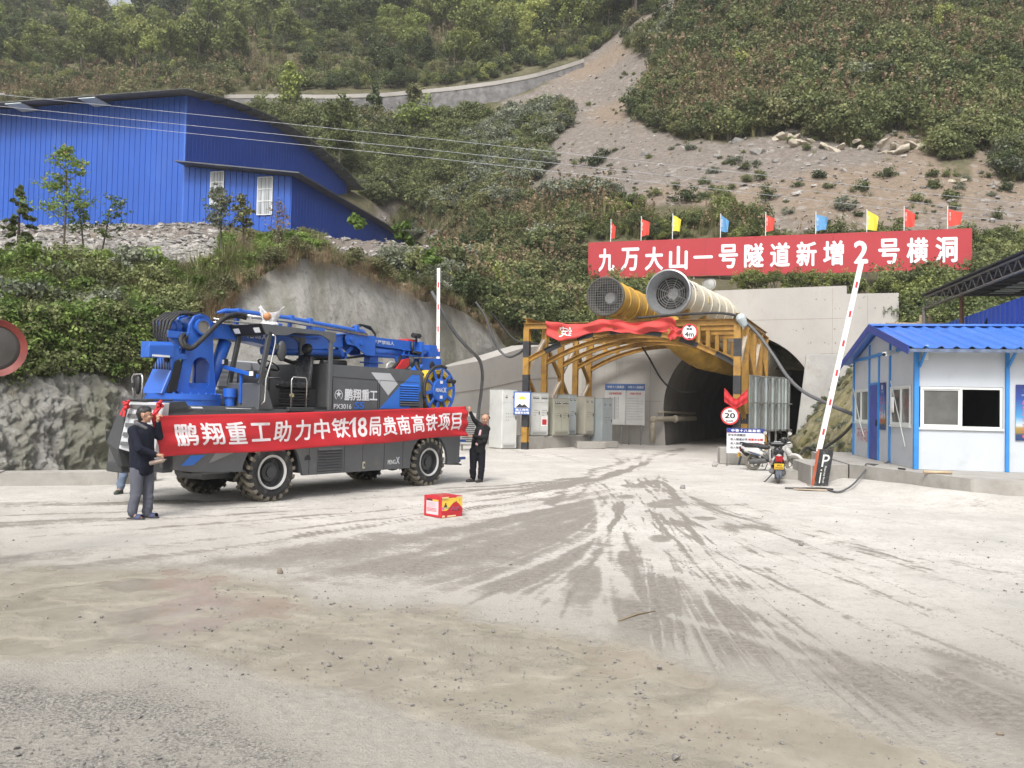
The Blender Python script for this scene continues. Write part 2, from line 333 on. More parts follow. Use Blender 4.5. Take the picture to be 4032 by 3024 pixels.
def ground_mat():
    m = bpy.data.materials.new("dusty_mud"); m.use_nodes = True; n, l = m.node_tree.nodes, m.node_tree.links; b = n["Principled BSDF"]
    tc = n.new("ShaderNodeTexCoord").outputs["Object"]
    def att(k):
        a = n.new("ShaderNodeAttribute"); a.attribute_name = k; return a.outputs["Fac"]
    def noise(sc, det=6, ro=.6, st=None):
        v = tc
        if st: mp = n.new("ShaderNodeMapping"); mp.inputs["Scale"].default_value = st; l.new(tc, mp.inputs[0]); v = mp.outputs[0]
        x = n.new("ShaderNodeTexNoise"); x.inputs["Scale"].default_value = sc; x.inputs["Detail"].default_value = det; x.inputs["Roughness"].default_value = ro; l.new(v, x.inputs["Vector"]); return x.outputs["Fac"]
    def rng_(x, a, b_, c=0, d=1):
        r = n.new("ShaderNodeMapRange"); r.inputs[1].default_value = a; r.inputs[2].default_value = b_; r.inputs[3].default_value = c; r.inputs[4].default_value = d; l.new(x, r.inputs[0]); return r.outputs[0]
    def mth(op, x, y):
        q = n.new("ShaderNodeMath"); q.operation = op
        for i, s in enumerate((x, y)):
            if isinstance(s, (int, float)): q.inputs[i].default_value = s
            else: l.new(s, q.inputs[i])
        return q.outputs[0]
    def mix(f, a, b_):
        q = n.new("ShaderNodeMix"); q.data_type = 'RGBA'; l.new(f, q.inputs["Factor"]) if not isinstance(f, float) else None
        for i, s in ((6, a), (7, b_)):
            if isinstance(s, tuple): q.inputs[i].default_value = (*s, 1)
            else: l.new(s, q.inputs[i])
        return q.outputs[2]
    big, med, fine, grit = noise(.45), noise(2.5, 8, .7), noise(14, 6, .7), noise(55, 4, .7)
    dust = mix(rng_(big, .35, .65), (.46, .44, .41), (.60, .575, .54)); dust = mix(rng_(med, .48, .72, 0, .7), dust, (.36, .34, .31)); dust = mix(rng_(fine, .50, .72, 0, .65), dust, (.31, .29, .26))
    mud = mix(rng_(fine, .35, .65), (.165, .15, .13), (.29, .268, .235))
    tan = mix(rng_(med, .35, .7), (.24, .217, .175), (.33, .302, .25))
    peb = mix(rng_(grit, .40, .62), (.10, .095, .088), (.36, .335, .30))
    fo = mix(rng_(fine, .3, .7), (.25, .235, .205), (.37, .345, .305))
    c = mix(mth('MULTIPLY', att("fore"), .95), dust, fo)
    tw = mth('MULTIPLY', rng_(mth('ADD', mth('ADD', att("track"), mth('MULTIPLY', mth('SUBTRACT', fine, .5), 1.5)), mth('MULTIPLY', mth('SUBTRACT', med, .5), .9)), .34, .74), .95)
    c = mix(tw, c, mud)
    ww = rng_(mth('ADD', att("wet"), mth('MULTIPLY', mth('SUBTRACT', med, .5), .7)), .38, .66)
    c = mix(ww, c, tan)
    gw = rng_(mth('ADD', att("gravel"), mth('MULTIPLY', mth('SUBTRACT', fine, .5), 1.6)), .38, .85)
    c = mix(gw, c, peb)
    # scattered dark specks of grit
    vo = n.new("ShaderNodeTexVoronoi"); vo.inputs["Scale"].default_value = 22; l.new(tc, vo.inputs["Vector"])
    sp = mth('MULTIPLY', rng_(vo.outputs["Distance"], .10, .20, 1, 0), rng_(noise(1.3, 3), .50, .62))
    c = mix(mth('MULTIPLY', sp, .75), c, (.15, .14, .13))
    v2 = n.new("ShaderNodeTexVoronoi"); v2.inputs["Scale"].default_value = 48; l.new(tc, v2.inputs["Vector"]); s2 = mth('MULTIPLY', rng_(v2.outputs["Distance"], .16, .30, 1, 0), rng_(noise(3.1, 4), .46, .60)); c = mix(mth('MULTIPLY', s2, .6), c, (.19, .178, .16))
    l.new(c, b.inputs["Base Color"])
    puddle = mth('MULTIPLY', ww, rng_(noise(.9, 3), .42, .56))
    l.new(rng_(puddle, 0, 1, .85, .16), b.inputs["Roughness"]); b.inputs["Specular IOR Level"].default_value = .4
    h = mth('ADD', mth('MULTIPLY', fine, .6), mth('MULTIPLY', grit, .5)); h = mth('ADD', h, mth('MULTIPLY', sp, .4)); h = mth('MULTIPLY', h, rng_(puddle, 0, .6, 1, .06))
    bp = n.new("ShaderNodeBump"); bp.inputs["Strength"].default_value = 1.0; bp.inputs["Distance"].default_value = .03; l.new(h, bp.inputs["Height"]); l.new(bp.outputs[0], b.inputs["Normal"])
    return m
build_ground()

# ---- hillside: a depth for every direction, so it is a real slope standing behind the works
TOPX = [-1500, -600, 0, 350, 620, 800, 900, 1000, 1180, 1300, 1400, 1560, 1700, 1830, 1900, 2000, 2110, 2262, 2450, 2700, 2912, 3300, 3500, 3560, 3700, 4100, 5600]
TOPPY = [1390, 1390, 1380, 1360, 1330, 1240, 1180, 1105, 1015, 1040, 1075, 1140, 1180, 1235, 1285, 1310, 1335, 1335, 1250, 1145, 1141, 1135, 1165, 1320, 1330, 1340, 1340]
TOPY = [15, 16.5, 19, 21, 23, 24.5, 25.5, 26.5, 28, 29.3, 30.5, 32.8, 36.5, 39.5, 41, 43, 45, 46.5, 44.5, 43, 42, 40.2, 39.2, 35, 34, 33, 33]
def top_line(px): return np.interp(px, TOPX, TOPPY), np.interp(px, TOPX, TOPY)
COLS = [(-1500, [(1020, 22), (960, 32), (860, 56), (400, 100), (0, 200), (-420, 300)]),
        (0, [(1020, 24), (960, 34), (874, 58), (400, 104), (20, 205), (-420, 300)]),
        (480, [(1010, 27), (950, 37), (880, 56), (390, 105), (60, 190), (14, 205), (-420, 208)]),
        (760, [(1000, 29), (945, 40), (882, 55), (380, 106), (0, 200), (-420, 290)]),
        (1200, [(985, 34), (955, 50), (935, 56), (910, 59), (700, 80), (385, 110), (0, 190), (-420, 280)]),
        (1620, [(1030, 42), (990, 55), (957, 83), (935, 85), (800, 90), (620, 99), (375, 115), (0, 180), (-420, 270)]),
        (1950, [(1100, 50), (900, 65), (600, 90), (335, 112), (0, 172), (-420, 250)]),
        (2300, [(1085, 51.5), (1010, 54), (800, 63), (560, 80), (300, 108), (150, 126), (0, 148), (-420, 220)]),
        (2560, [(1085, 51), (1000, 53.5), (900, 56), (770, 61), (520, 76), (250, 98), (0, 118), (-420, 180)]),
        (2800, [(1085, 50), (960, 53), (900, 54.5), (700, 62), (540, 70), (250, 86), (0, 101), (-420, 150)]),
        (3300, [(1085, 48), (960, 51), (880, 52.5), (700, 58), (520, 67), (250, 79), (0, 92), (-420, 130)]),
        (3800, [(1085, 46.5), (900, 50), (700, 56), (600, 61), (0, 87), (-420, 120)]),
        (5600, [(1060, 44), (900, 48), (700, 56), (600, 60), (0, 82), (-420, 110)])]
NV, NU = 190, 330
PXS = np.linspace(-1300, 5300, NU)
LV = np.linspace(0, 1, NV)
_cp = np.array([c[0] for c in COLS], float)
def col_depth(ci, py):
    px = _cp[ci]; tp, ty = top_line(px); pts = [(tp, ty)]+[q for q in COLS[ci][1] if q[0] < tp-8]
    a = np.array(pts); return np.interp(-np.asarray(py, float), -a[:, 0], np.log(a[:, 1]))
def depth(px, py):
    px = np.asarray(px, float); py = np.asarray(py, float); out = np.zeros(np.broadcast(px, py).shape); px, py = np.broadcast_arrays(px, py)
    k = np.clip(np.searchsorted(_cp, px)-1, 0, len(_cp)-2)
    for ci in range(len(_cp)-1):
        m = k == ci
        if m.any():
            t = (px[m]-_cp[ci])/(_cp[ci+1]-_cp[ci]); t = t*t*(3-2*t)*.5+t*.5
            out[m] = col_depth(ci, py[m])*(1-t)+col_depth(ci+1, py[m])*t
    return np.exp(out)
def rays(px, py):
    px = np.asarray(px, float)[..., None]; py = np.asarray(py, float)[..., None]
    return FW+RT*((px-2016)/FPX)-UP*((py-1512)/FPX)
def hill_point(px, py, dz=0.0):
    Y = depth(px, py); d = rays(px, py); P = CAM+d*(Y/d[..., 1])[..., None]
    w = np.clip((Y-20)/40, 0.15, 1.0)
    n = fbm(P*.11, 4, 21)*1.5*w+fbm(P*.45, 3, 33)*.35*w
    P[..., 2] += n*.8+dz; P[..., 1] += n*.5
    return P
def A3(*p): return [(2016+.9114*a, .9114*b) for a, b in p]
def A1(*p): return [(.76854*a, 300+.76854*b) for a, b in p]
def A4(*p): return [(1500+.45208*a, 600+.45208*b) for a, b in p]
SCREE = [[(1880, 500), (1960, 432), (2100, 358), (2290, 250), (2345, 300), (2260, 390), (2150, 430), (2016, 478), (1930, 508)], A3((600, 45), (700, -20), (860, -20), (640, 80), (560, 130), (470, 190), (610, 280), (600, 330), (555, 460), (500, 520), (600, 560), (750, 600), (930, 615), (1100, 590), (1150, 530), (1250, 550), (1330, 600), (1500, 640), (1620, 555), (1720, 550), (1840, 590), (1850, 720), (1900, 720), (1990, 800), (1990, 660), (2100, 650), (2130, 800), (2400, 830), (2600, 1060), (1150, 1020), (1000, 890), (620, 915), (350, 880), (60, 885), (40, 820), (110, 760), (170, 700), (120, 640), (230, 560), (250, 500), (120, 470), (0, 520), (-40, 450), (160, 370), (300, 290), (330, 200), (480, 130)),
         A4((-60, 480), (240, 440), (450, 330), (560, 315), (830, 310), (620, 385), (450, 445), (200, 530), (-60, 610)), A4((380, 650), (540, 640), (520, 720), (380, 720)),
         A1((-1500, 700), (0, 735), (500, 725), (760, 755), (1160, 775), (1140, 860), (980, 920), (860, 965), (720, 1050), (600, 1020), (400, 950), (0, 930), (-1500, 930)), A1((1600, 820), (2090, 850), (2240, 880), (2300, 960), (2030, 960), (1700, 905))]
def scree_at(px, py):
    r = np.zeros(np.shape(px), bool)
    for s in SCREE: r |= inpoly(px, py, s)
    return r
def build_hill():
    tp, ty = top_line(PXS); PY = tp[None, :]*(1-LV[:, None])+(-420)*LV[:, None]; PX = np.broadcast_to(PXS[None, :], PY.shape)
    P = hill_point(PX, PY)
    rp = 24-((PX-480)/70)**2*40; bk = np.clip(rp-PY, 0, None)*(np.abs(PX-480) < 260)
    if bk.any(): Pr = hill_point(PX, np.where(bk > 0, rp, PY)); P = np.where((bk > 0)[..., None], Pr+np.stack([0*bk, bk*.35, -bk*.30], -1), P)
    edge = np.minimum(1, (np.arange(NV)/4.0))[:, None, None]
    d = rays(PX, PY); P0 = CAM+d*(depth(PX, PY)/d[..., 1])[..., None]; P = P0*(1-edge)+P*edge
    sk = P[0].copy(); sk[:, 2] -= 4; sk[:, 1] += 1.0
    P = np.concatenate([sk[None], P]); nj = fbm(P*.35, 3, 41)*28; PXe = np.concatenate([PX[:1], PX]); PYe = np.concatenate([PY[:1], PY])
    sc = np.zeros(PXe.shape)
    for k in range(6): sc += scree_at(PXe+nj+rng.normal(0, 9, PXe.shape), PYe+nj*.6+rng.normal(0, 6, PXe.shape))
    sc /= 6
    tan = smooth(.0, .5, fbm(P*.09, 3, 55)+.25*(PXe > 2500))
    me = np_mesh("hillside", P.reshape(-1, 3), grid_faces(NU, NV+1), [hill_mat()], True, {"scree": sc.ravel(), "tan": tan.ravel()})
    link("hillside", me, kind="structure")
def hill_mat():
    m = bpy.data.materials.new("hill_soil"); m.use_nodes = True; n, l = m.node_tree.nodes, m.node_tree.links; b = n["Principled BSDF"]
    tc = n.new("ShaderNodeTexCoord").outputs["Object"]
    def noise(sc, det=8):
        x = n.new("ShaderNodeTexNoise"); x.inputs["Scale"].default_value = sc; x.inputs["Detail"].default_value = det; x.inputs["Roughness"].default_value = .7; l.new(tc, x.inputs["Vector"]); return x.outputs["Fac"]
    def mix(f, a, c):
        q = n.new("ShaderNodeMix"); q.data_type = 'RGBA'; l.new(f, q.inputs["Factor"])
        for i, s in ((6, a), (7, c)):
            if isinstance(s, tuple): q.inputs[i].default_value = (*s, 1)
            else: l.new(s, q.inputs[i])
        return q.outputs[2]
    def rg(x, a, c):
        r = n.new("ShaderNodeMapRange"); r.inputs[1].default_value = a; r.inputs[2].default_value = c; l.new(x, r.inputs[0]); return r.outputs[0]
    def att(k): a = n.new("ShaderNodeAttribute"); a.attribute_name = k; return a.outputs["Fac"]
    f, g = noise(2.2), noise(.5)
    soil = mix(rg(g, .35, .65), (.07, .07, .038), (.14, .125, .075))
    stone = mix(rg(f, .35, .68), (.15, .128, .11), (.245, .215, .19)); tanc = mix(rg(f, .35, .68), (.185, .142, .105), (.275, .22, .17))
    sc = mix(att("tan"), stone, tanc)
    vo = n.new("ShaderNodeTexVoronoi"); vo.inputs["Scale"].default_value = 2.6; l.new(tc, vo.inputs["Vector"])
    sc = mix(rg(vo.outputs["Color"], .80, .95), sc, (.30, .28, .26))
    c = mix(att("scree"), soil, sc)
    l.new(c, b.inputs["Base Color"]); b.inputs["Roughness"].default_value = .95; b.inputs["Specular IOR Level"].default_value = .2
    bp = n.new("ShaderNodeBump"); bp.inputs["Strength"].default_value = .8; bp.inputs["Distance"].default_value = .35; l.new(f, bp.inputs["Height"]); l.new(bp.outputs[0], b.inputs["Normal"])
    return m
build_hill()

# ---- sprayed-concrete cliff along the left of the yard
def cliff_foot(px):
    a = (px-2016)/FPX; k = (-10.4-16.9*a)/(20*a-9.1); F_ = np.stack([-10.4+9.1*k, 16.9+20*k, 0*k], -1)
    far = (np.interp(px, TOPX, TOPY)-1.3)/F_[..., 1]; w = smooth(1560, 1760, px); F_[..., :2] *= (1-w+w*far)[..., None]; return F_
def build_cliff():
    pxs = np.concatenate([np.linspace(-700, 900, 330), np.linspace(900, 2140, 160)[1:]]); tp, ty = top_line(pxs); foot = cliff_foot(pxs); d = rays(pxs, tp); top = CAM+d*(ty/d[..., 1])[..., None]
    top[:, 2] += .05; nv = 110; t = np.linspace(-.06, 1.0, nv)[:, None, None]
    bul = np.sin(np.clip(t, 0, 1)*math.pi)*.35
    P = foot[None]*(1-t)+top[None]*t; out = np.array([.91, -.41, .15])
    rough = (1-smooth(300, 900, pxs))[None, :, None]
    n1 = fbm(P*np.array([.5, .5, .35]), 4, 71)[..., None]; n2 = fbm(P*1.7, 4, 72)[..., None]
    rid = 1-np.abs(fbm(P*np.array([.7, .7, .5])+3, 4, 74))[..., None]*2
    damp = np.clip((1-t)*8, 0, 1)
    n3 = fbm(P*np.array([4.2, 4.2, 2.6]), 4, 75)[..., None]; led = np.abs(((P[..., 2:3]*1.1+n1*1.6+P[..., 0:1]*.35) % 1)-.5)
    n5 = fbm(P*np.array([10, 10, 6.0]), 3, 76)[..., None]
    cc = P[..., 0]*.75+P[..., 1]*.55+P[..., 2]*1.0; dg = (1-2*np.abs(fbm(np.stack([cc*.55, (P[..., 0]-P[..., 1])*.16, P[..., 2]*.25], -1), 4, 78)))[..., None]**2-.6
    P = P+out*(bul+n1*(.25-.10*rough)+n2*(.06+.10*rough)+rid*.05*rough+rough*(n3*.20+dg*.42+n5*.09))*damp
    tr = fbm(np.stack([pxs[None, :]*.012+0*t[..., 0], t[..., 0]*.8+pxs[None, :]*.0, 0*pxs[None, :]+0*t[..., 0]], -1), 4, 81)
    moss = np.clip(.5+.9*fbm(P*.22, 3, 82)+.5*tr, 0, 1)
    hollow_shade = np.clip(rough[..., 0]*(np.clip(-dg[..., 0]-.25, 0, 1)*1.6+np.clip(-n3[..., 0]-.2, 0, 1)*.5+n2[..., 0]*-.5-.16), 0, 1)  # hollows of the relief, to be darkened in colour as shade
    me = np_mesh("rock_cliff", P.reshape(-1, 3), grid_faces(len(pxs), nv), [cliff_mat()], True, {"streak": np.clip(.5+1.2*tr, 0, 1).ravel(), "moss": moss.ravel(), "hole": smooth(.16, .5, hollow_shade).ravel()})
    link("rock_cliff", me, kind="structure")
def cliff_mat():
    m = bpy.data.materials.new("shotcrete"); m.use_nodes = True; n, l = m.node_tree.nodes, m.node_tree.links; b = n["Principled BSDF"]
    tc = n.new("ShaderNodeTexCoord").outputs["Object"]
    mp = n.new("ShaderNodeMapping"); mp.inputs["Scale"].default_value = (1, 1, .16); l.new(tc, mp.inputs[0])
    def noise(sc, v, det=8):
        x = n.new("ShaderNodeTexNoise"); x.inputs["Scale"].default_value = sc; x.inputs["Detail"].default_value = det; x.inputs["Roughness"].default_value = .72; l.new(v, x.inputs["Vector"]); return x.outputs["Fac"]
    def mix(f, a, c):
        q = n.new("ShaderNodeMix"); q.data_type = 'RGBA'; l.new(f, q.inputs["Factor"])
        for i, s in ((6, a), (7, c)):
            if isinstance(s, tuple): q.inputs[i].default_value = (*s, 1)
            else: l.new(s, q.inputs[i])
        return q.outputs[2]
    def rg(x, a, c, d=0, e=1):
        r = n.new("ShaderNodeMapRange"); r.inputs[1].default_value = a; r.inputs[2].default_value = c; r.inputs[3].default_value = d; r.inputs[4].default_value = e; l.new(x, r.inputs[0]); return r.outputs[0]
    def att(k): a = n.new("ShaderNodeAttribute"); a.attribute_name = k; return a.outputs["Fac"]
    s1, s2, f = noise(.9, mp.outputs[0]), noise(2.6, mp.outputs[0]), noise(3, tc)
    c = mix(rg(s1, .35, .65), (.27, .263, .245), (.42, .41, .385)); c = mix(rg(att("streak"), .3, .75, 0, .42), c, (.19, .185, .135))
    c = mix(rg(att("moss"), .55, .9, 0, .75), c, (.135, .14, .085)); c = mix(rg(s2, .56, .72, 0, .8), c, (.38, .365, .335)); c = mix(rg(f, .50, .72, 0, .75), c, (.14, .13, .105))
    c = mix(att("hole"), c, (.07, .065, .05))  # dark colour stands for shade in the hollows
    l.new(c, b.inputs["Base Color"]); b.inputs["Roughness"].default_value = .9
    f2 = noise(17, tc); ad = n.new("ShaderNodeMath"); ad.operation = 'MULTIPLY_ADD'; ad.inputs[1].default_value = .35; l.new(f2, ad.inputs[0]); l.new(f, ad.inputs[2])
    bp = n.new("ShaderNodeBump"); bp.inputs["Strength"].default_value = 1; bp.inputs["Distance"].default_value = .16; l.new(ad.outputs[0], bp.inputs["Height"]); l.new(bp.outputs[0], b.inputs["Normal"])
    return m
build_cliff()

# ---- mossy rubble bank between the tunnel and the guard house
def build_bank():
    pxs = np.linspace(3085, 5300, 120); ft = np.interp(pxs, [3085, 3130, 3380, 3700, 5300], [36.0, 33.5, 27.6, 25.5, 24.5])
    top = np.interp(pxs, [3085, 3140, 3200, 3300, 3370, 3500, 5300], [1760, 1735, 1640, 1510, 1430, 1330, 1330]); ty = np.interp(pxs, [3085, 3130, 3380, 3560, 5300], [36.5, 35.2, 34.6, 34.6, 33.6])
    fx = (pxs-2016)/FPX*ft; foot = np.stack([fx, ft, 0*fx-.1], -1); d = rays(pxs, top); T = CAM+d*(ty/d[..., 1])[..., None]
    nv = 34; t = np.linspace(0, 1, nv)[:, None, None]; P = foot[None]*(1-t)+T[None]*t; P[..., 2] += (np.sin(t*math.pi)*.5)[..., 0]
    n1 = fbm(P*.9, 4, 91); P[..., 2] += n1*.35*np.sin(t[..., 0]*math.pi*.5+.2); P[..., 1] -= n1*.3
    m = mat("mossy_rubble", (.15, .135, .06), .95, var=.55, vs=1.6, bump=.8, bs=8, dirt=((.30, .26, .19), .55, 2.5))
    link("rubble_bank", np_mesh("rubble_bank", P.reshape(-1, 3), grid_faces(120, nv), [m]), kind="structure")
build_bank()
# ================================================================ BLUE WAREHOUSE ON THE TERRACE
WC = np.array([-22.2, 55.0, 0]); WA = math.atan2(.226, -.974)      # local x runs left along the long wall, y is to the front of it
wh = thing("warehouse", "large blue corrugated warehouse with arched roof and a lean-to on the gravel terrace", "warehouse", tuple(WC), math.atan2(-.226, .974))
# local: +x to the right along the front, +y back along the gable
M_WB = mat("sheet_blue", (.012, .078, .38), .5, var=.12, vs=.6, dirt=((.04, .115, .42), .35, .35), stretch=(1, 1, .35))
M_WB_SHADE = mat("sheet_blue_shaded", (.007, .055, .36), .5, var=.08, vs=.5)  # darker copy of the blue; shade on the gable-side walls put into the colour
M_WR = mat("roof_grey", (.11, .115, .125), .55, .2, var=.25, vs=1); M_SKY = mat("skylight_pale", (.55, .62, .60), .5)
Z0, ZE = 12.6, 22.15
def corr(mb, a, b, z0, ztop, pitch=.42, dep=.035, m=0):
    a, b = Vector(a), Vector(b); L = (b-a).length; d = (b-a)/L; n = Vector((d.y, -d.x, 0)); vs = []; k = max(1, int(L/pitch)); ts = []
    for i in range(k):
        for q, o in ((0, 0), (.78, 0), (.82, -1), (.96, -1)): ts.append(((i+q)/k*L, o))
    ts.append((L, 0))
    for t, o in ts:
        p = a+d*t+n*(o*dep); zt = ztop(t) if callable(ztop) else ztop; vs += [(p.x, p.y, z0), (p.x, p.y, zt)]
    mb.add(vs, [(2*i, 2*i+2, 2*i+3, 2*i+1) for i in range(len(ts)-1)], m)
def arch(t): u = t/25.5; return ZE+.9*u+1.4*(1-(2*u-1)**2)
mb = MB(); corr(mb, (-46, 0, 0), (0, 0, 0), Z0, ZE); mb.build("long_wall", [M_WB], wh)
mb = MB(); corr(mb, (0, 0, 0), (0, 25.5, 0), Z0, arch, .42, .012); mb.build("gable_wall", [M_WB_SHADE], wh)
mb = MB(); ys = np.linspace(-1.6, 27.4, 30)
mb.add([(x, y, arch(max(-1.2, min(26.7, y)))+.12-(0 if y > 0 else .0)) for x in (-46, 1.15) for y in ys], [(i, i+1, 30+i+1, 30+i) for i in range(29)], 0, True); mb.build("roof", [M_WR], wh, solid=.05)
for i, t in enumerate(np.linspace(0, 27, 18)):
    if 0 < t < 26: mb = MB(); z = arch(t); mb.bar((0, t, z-.05), (1.1, t, z-.05), .12, .14, 0, up=(0, 0, 1)); mb.build("purlin", [M_WR], wh)
for x in (-6.5, -12.4, -18.2, -24):
    mb = MB(); mb.bx(x-.65, x+.65, -1.55, -.05, arch(-1)-.06, arch(-1)+.0); mb.build("skylight", [M_SKY], wh)
mb = MB(); mb.bx(-.06, .06, -.06, .06, Z0, ZE); mb.build("corner_trim", [mat("trim_blue", (.04, .13, .5), .5)], wh)
for k in range(16):
    mb = MB(); y = random.uniform(5, 15); z = 17.53; h = random.choice([.4, .7, 1.0, 1.4])*random.random(); mb.add([(.02, y, z), (.02, y+.4, z), (.02, y+.3, z+h), (.02, y+.08, z+h*.9)], [(0, 1, 2, 3)])
    mb.build("weather_stain", [mat("smear_white", (.5, .55, .68), .8, var=.3, vs=3)], wh)
# lean-to: front wall in the lit blue, with two windows, eave running back along its right side
LT = 7.97
def lz(x): return 17.45-1.05*x/LT
mb = MB(); corr(mb, (0.1, -.12, 0), (LT, -.12, 0), Z0, lambda t: lz(t)-.1, .42, .04); lt = mb.build("lean_to_front_wall", [M_WB], wh)
mb = MB(); corr(mb, (LT, -.12, 0), (LT, 30, 0), Z0, 16.35, .42, .012); mb.build("lean_to_side_wall", [M_WB_SHADE], wh)
mb = MB(); mb.add([(0, -1.1, lz(0)), (LT+1.0, -1.1, lz(LT+1.0)), (LT+1.0, 31, lz(LT+1)), (0, 31, lz(0))], [(0, 1, 2, 3)]); mb.build("lean_to_roof", [M_WR], wh, solid=.07)
for x, z0, z1, w in ((2.6, 14.7, 16.85, .95), (6.1, 13.9, 16.35, 1.05)):
    mb = MB(); mb.bx(x-w/2, x+w/2, -.17, -.13, z0, z1); wn_ = mb.build("window", [mat("curtain_grey", (.34, .36, .38), .6, var=.5, vs=1.6, stretch=(6, 6, .3))], wh)
    mb = MB()
    for z in (z0, z0+(z1-z0)*.36, z0+(z1-z0)*.68, z1): mb.bx(x-w/2, x+w/2, -.2, -.165, z-.03, z+.03)
    for xx in (x-w/2, x+w/2): mb.bx(xx-.03, xx+.03, -.2, -.165, z0, z1)
    for xx in np.linspace(x-w/2, x+w/2, 5)[1:-1]: mb.bx(xx-.012, xx+.012, -.18, -.165, z0, z1, 1)
    mb.build("frame", [mat("frame_white", (.6, .62, .62), .5), M_BLACK if 'M_BLACK' in globals() else mat("dark_bar", (.05, .05, .06), .6)], wn_)
# ---- stone retaining wall and parapet of the road across the hill
RD = [(-500, 362, 8), (905, 372, 8), (1100, 371, 12), (1300, 373, 24), (1500, 366, 48), (1650, 354, 62), (1800, 339, 60), (1950, 319, 46), (2100, 291, 30), (2200, 263, 16), (2300, 230, 8)]
mb = MB(); pts = []
for px in np.linspace(-500, 2300, 90):
    py = np.interp(px, [r[0] for r in RD], [r[1] for r in RD]); h = np.interp(px, [r[0] for r in RD], [r[2] for r in RD]); Y = float(depth(np.array([px]), np.array([py+h]))[0])-3.0
    pts.append((at(px, py, Y), at(px, py+15, Y), at(px, py+h+55, Y-.3)))
for (a0, b0, c0), (a1, b1, c1) in zip(pts[:-1], pts[1:]):
    o = np.array([0, 1.0, 0]); mb.add([a0, a1, b1, b0, a0+o, a1+o], [(3, 2, 1, 0), (0, 1, 5, 4)], 0); mb.add([b0+[0, .1, 0], b1+[0, .1, 0], c1, c0], [(3, 2, 1, 0)], 1)
mb.build("road_wall", [mat("parapet_pale", (.36, .34, .32), .9, var=.1, vs=.5), mat("masonry_grey", (.15, .145, .145), .95, var=.45, vs=1.2, bump=.5, bs=4)], None, "long grey stone retaining wall with a pale parapet curving across the upper hill", "retaining wall")
# ---- power lines
for k, (y0, y1, y2, lab) in enumerate(((372, 545, 800, "uppermost of the three thin power lines crossing in front of the warehouse"), (418, 590, 840, "middle of the three thin power lines crossing in front of the warehouse"), (449, 622, 875, "lowest of the three thin power lines crossing in front of the warehouse"))):
    mb = MB(); P = []
    for t in np.linspace(-.25, 1.15, 30):
        px = t*3900; py = y0+(y1-y0)*(px/1700) if px < 1700 else y1+(y2-y1)*((px-1700)/2300); P.append(tuple(at(px, py+14*math.sin(math.pi*t)*0, 49.0-1.5*t)))
    mb.tube(P, .014, 5, 0); mb.build("power_line", [mat("wire_pale", (.40, .42, .46), .5)], None, lab, "power line", "power lines over the yard")
# ================================================================ VEGETATION, ROCKS, STONES
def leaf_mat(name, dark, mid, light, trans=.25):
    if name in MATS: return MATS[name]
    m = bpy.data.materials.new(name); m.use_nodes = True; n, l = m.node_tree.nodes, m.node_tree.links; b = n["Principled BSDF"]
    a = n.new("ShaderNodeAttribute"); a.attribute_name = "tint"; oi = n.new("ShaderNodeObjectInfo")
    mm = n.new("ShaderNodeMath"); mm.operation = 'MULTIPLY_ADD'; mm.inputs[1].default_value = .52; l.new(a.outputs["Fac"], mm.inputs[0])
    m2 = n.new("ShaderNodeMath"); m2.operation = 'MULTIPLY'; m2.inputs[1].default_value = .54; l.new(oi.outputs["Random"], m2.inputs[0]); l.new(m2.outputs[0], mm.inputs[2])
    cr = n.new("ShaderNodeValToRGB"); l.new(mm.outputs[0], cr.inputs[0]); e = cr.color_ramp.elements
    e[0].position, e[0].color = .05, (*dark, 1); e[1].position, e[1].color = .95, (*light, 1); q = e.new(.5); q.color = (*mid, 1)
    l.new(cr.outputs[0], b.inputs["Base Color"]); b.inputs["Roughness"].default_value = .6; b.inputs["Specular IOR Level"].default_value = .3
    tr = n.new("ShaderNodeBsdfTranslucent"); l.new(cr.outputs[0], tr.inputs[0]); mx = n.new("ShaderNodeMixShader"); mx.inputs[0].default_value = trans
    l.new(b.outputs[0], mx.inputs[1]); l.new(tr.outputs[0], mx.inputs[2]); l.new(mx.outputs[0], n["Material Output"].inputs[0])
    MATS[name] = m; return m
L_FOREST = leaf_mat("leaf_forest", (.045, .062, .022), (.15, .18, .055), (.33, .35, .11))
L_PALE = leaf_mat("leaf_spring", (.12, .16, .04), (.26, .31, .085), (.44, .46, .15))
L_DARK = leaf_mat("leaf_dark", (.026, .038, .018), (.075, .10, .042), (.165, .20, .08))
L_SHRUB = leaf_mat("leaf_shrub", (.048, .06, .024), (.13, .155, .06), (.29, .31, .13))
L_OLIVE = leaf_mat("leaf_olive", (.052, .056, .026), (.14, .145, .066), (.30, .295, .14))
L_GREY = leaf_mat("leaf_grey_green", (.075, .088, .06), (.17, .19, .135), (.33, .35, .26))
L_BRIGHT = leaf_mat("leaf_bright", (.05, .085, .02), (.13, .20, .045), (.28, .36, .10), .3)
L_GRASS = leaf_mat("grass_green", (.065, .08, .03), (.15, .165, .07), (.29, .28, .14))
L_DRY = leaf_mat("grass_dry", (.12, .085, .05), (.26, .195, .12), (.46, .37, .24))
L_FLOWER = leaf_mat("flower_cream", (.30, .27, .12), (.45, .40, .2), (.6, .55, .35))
BARK = mat("bark", (.085, .07, .055), .9, var=.3, vs=8)
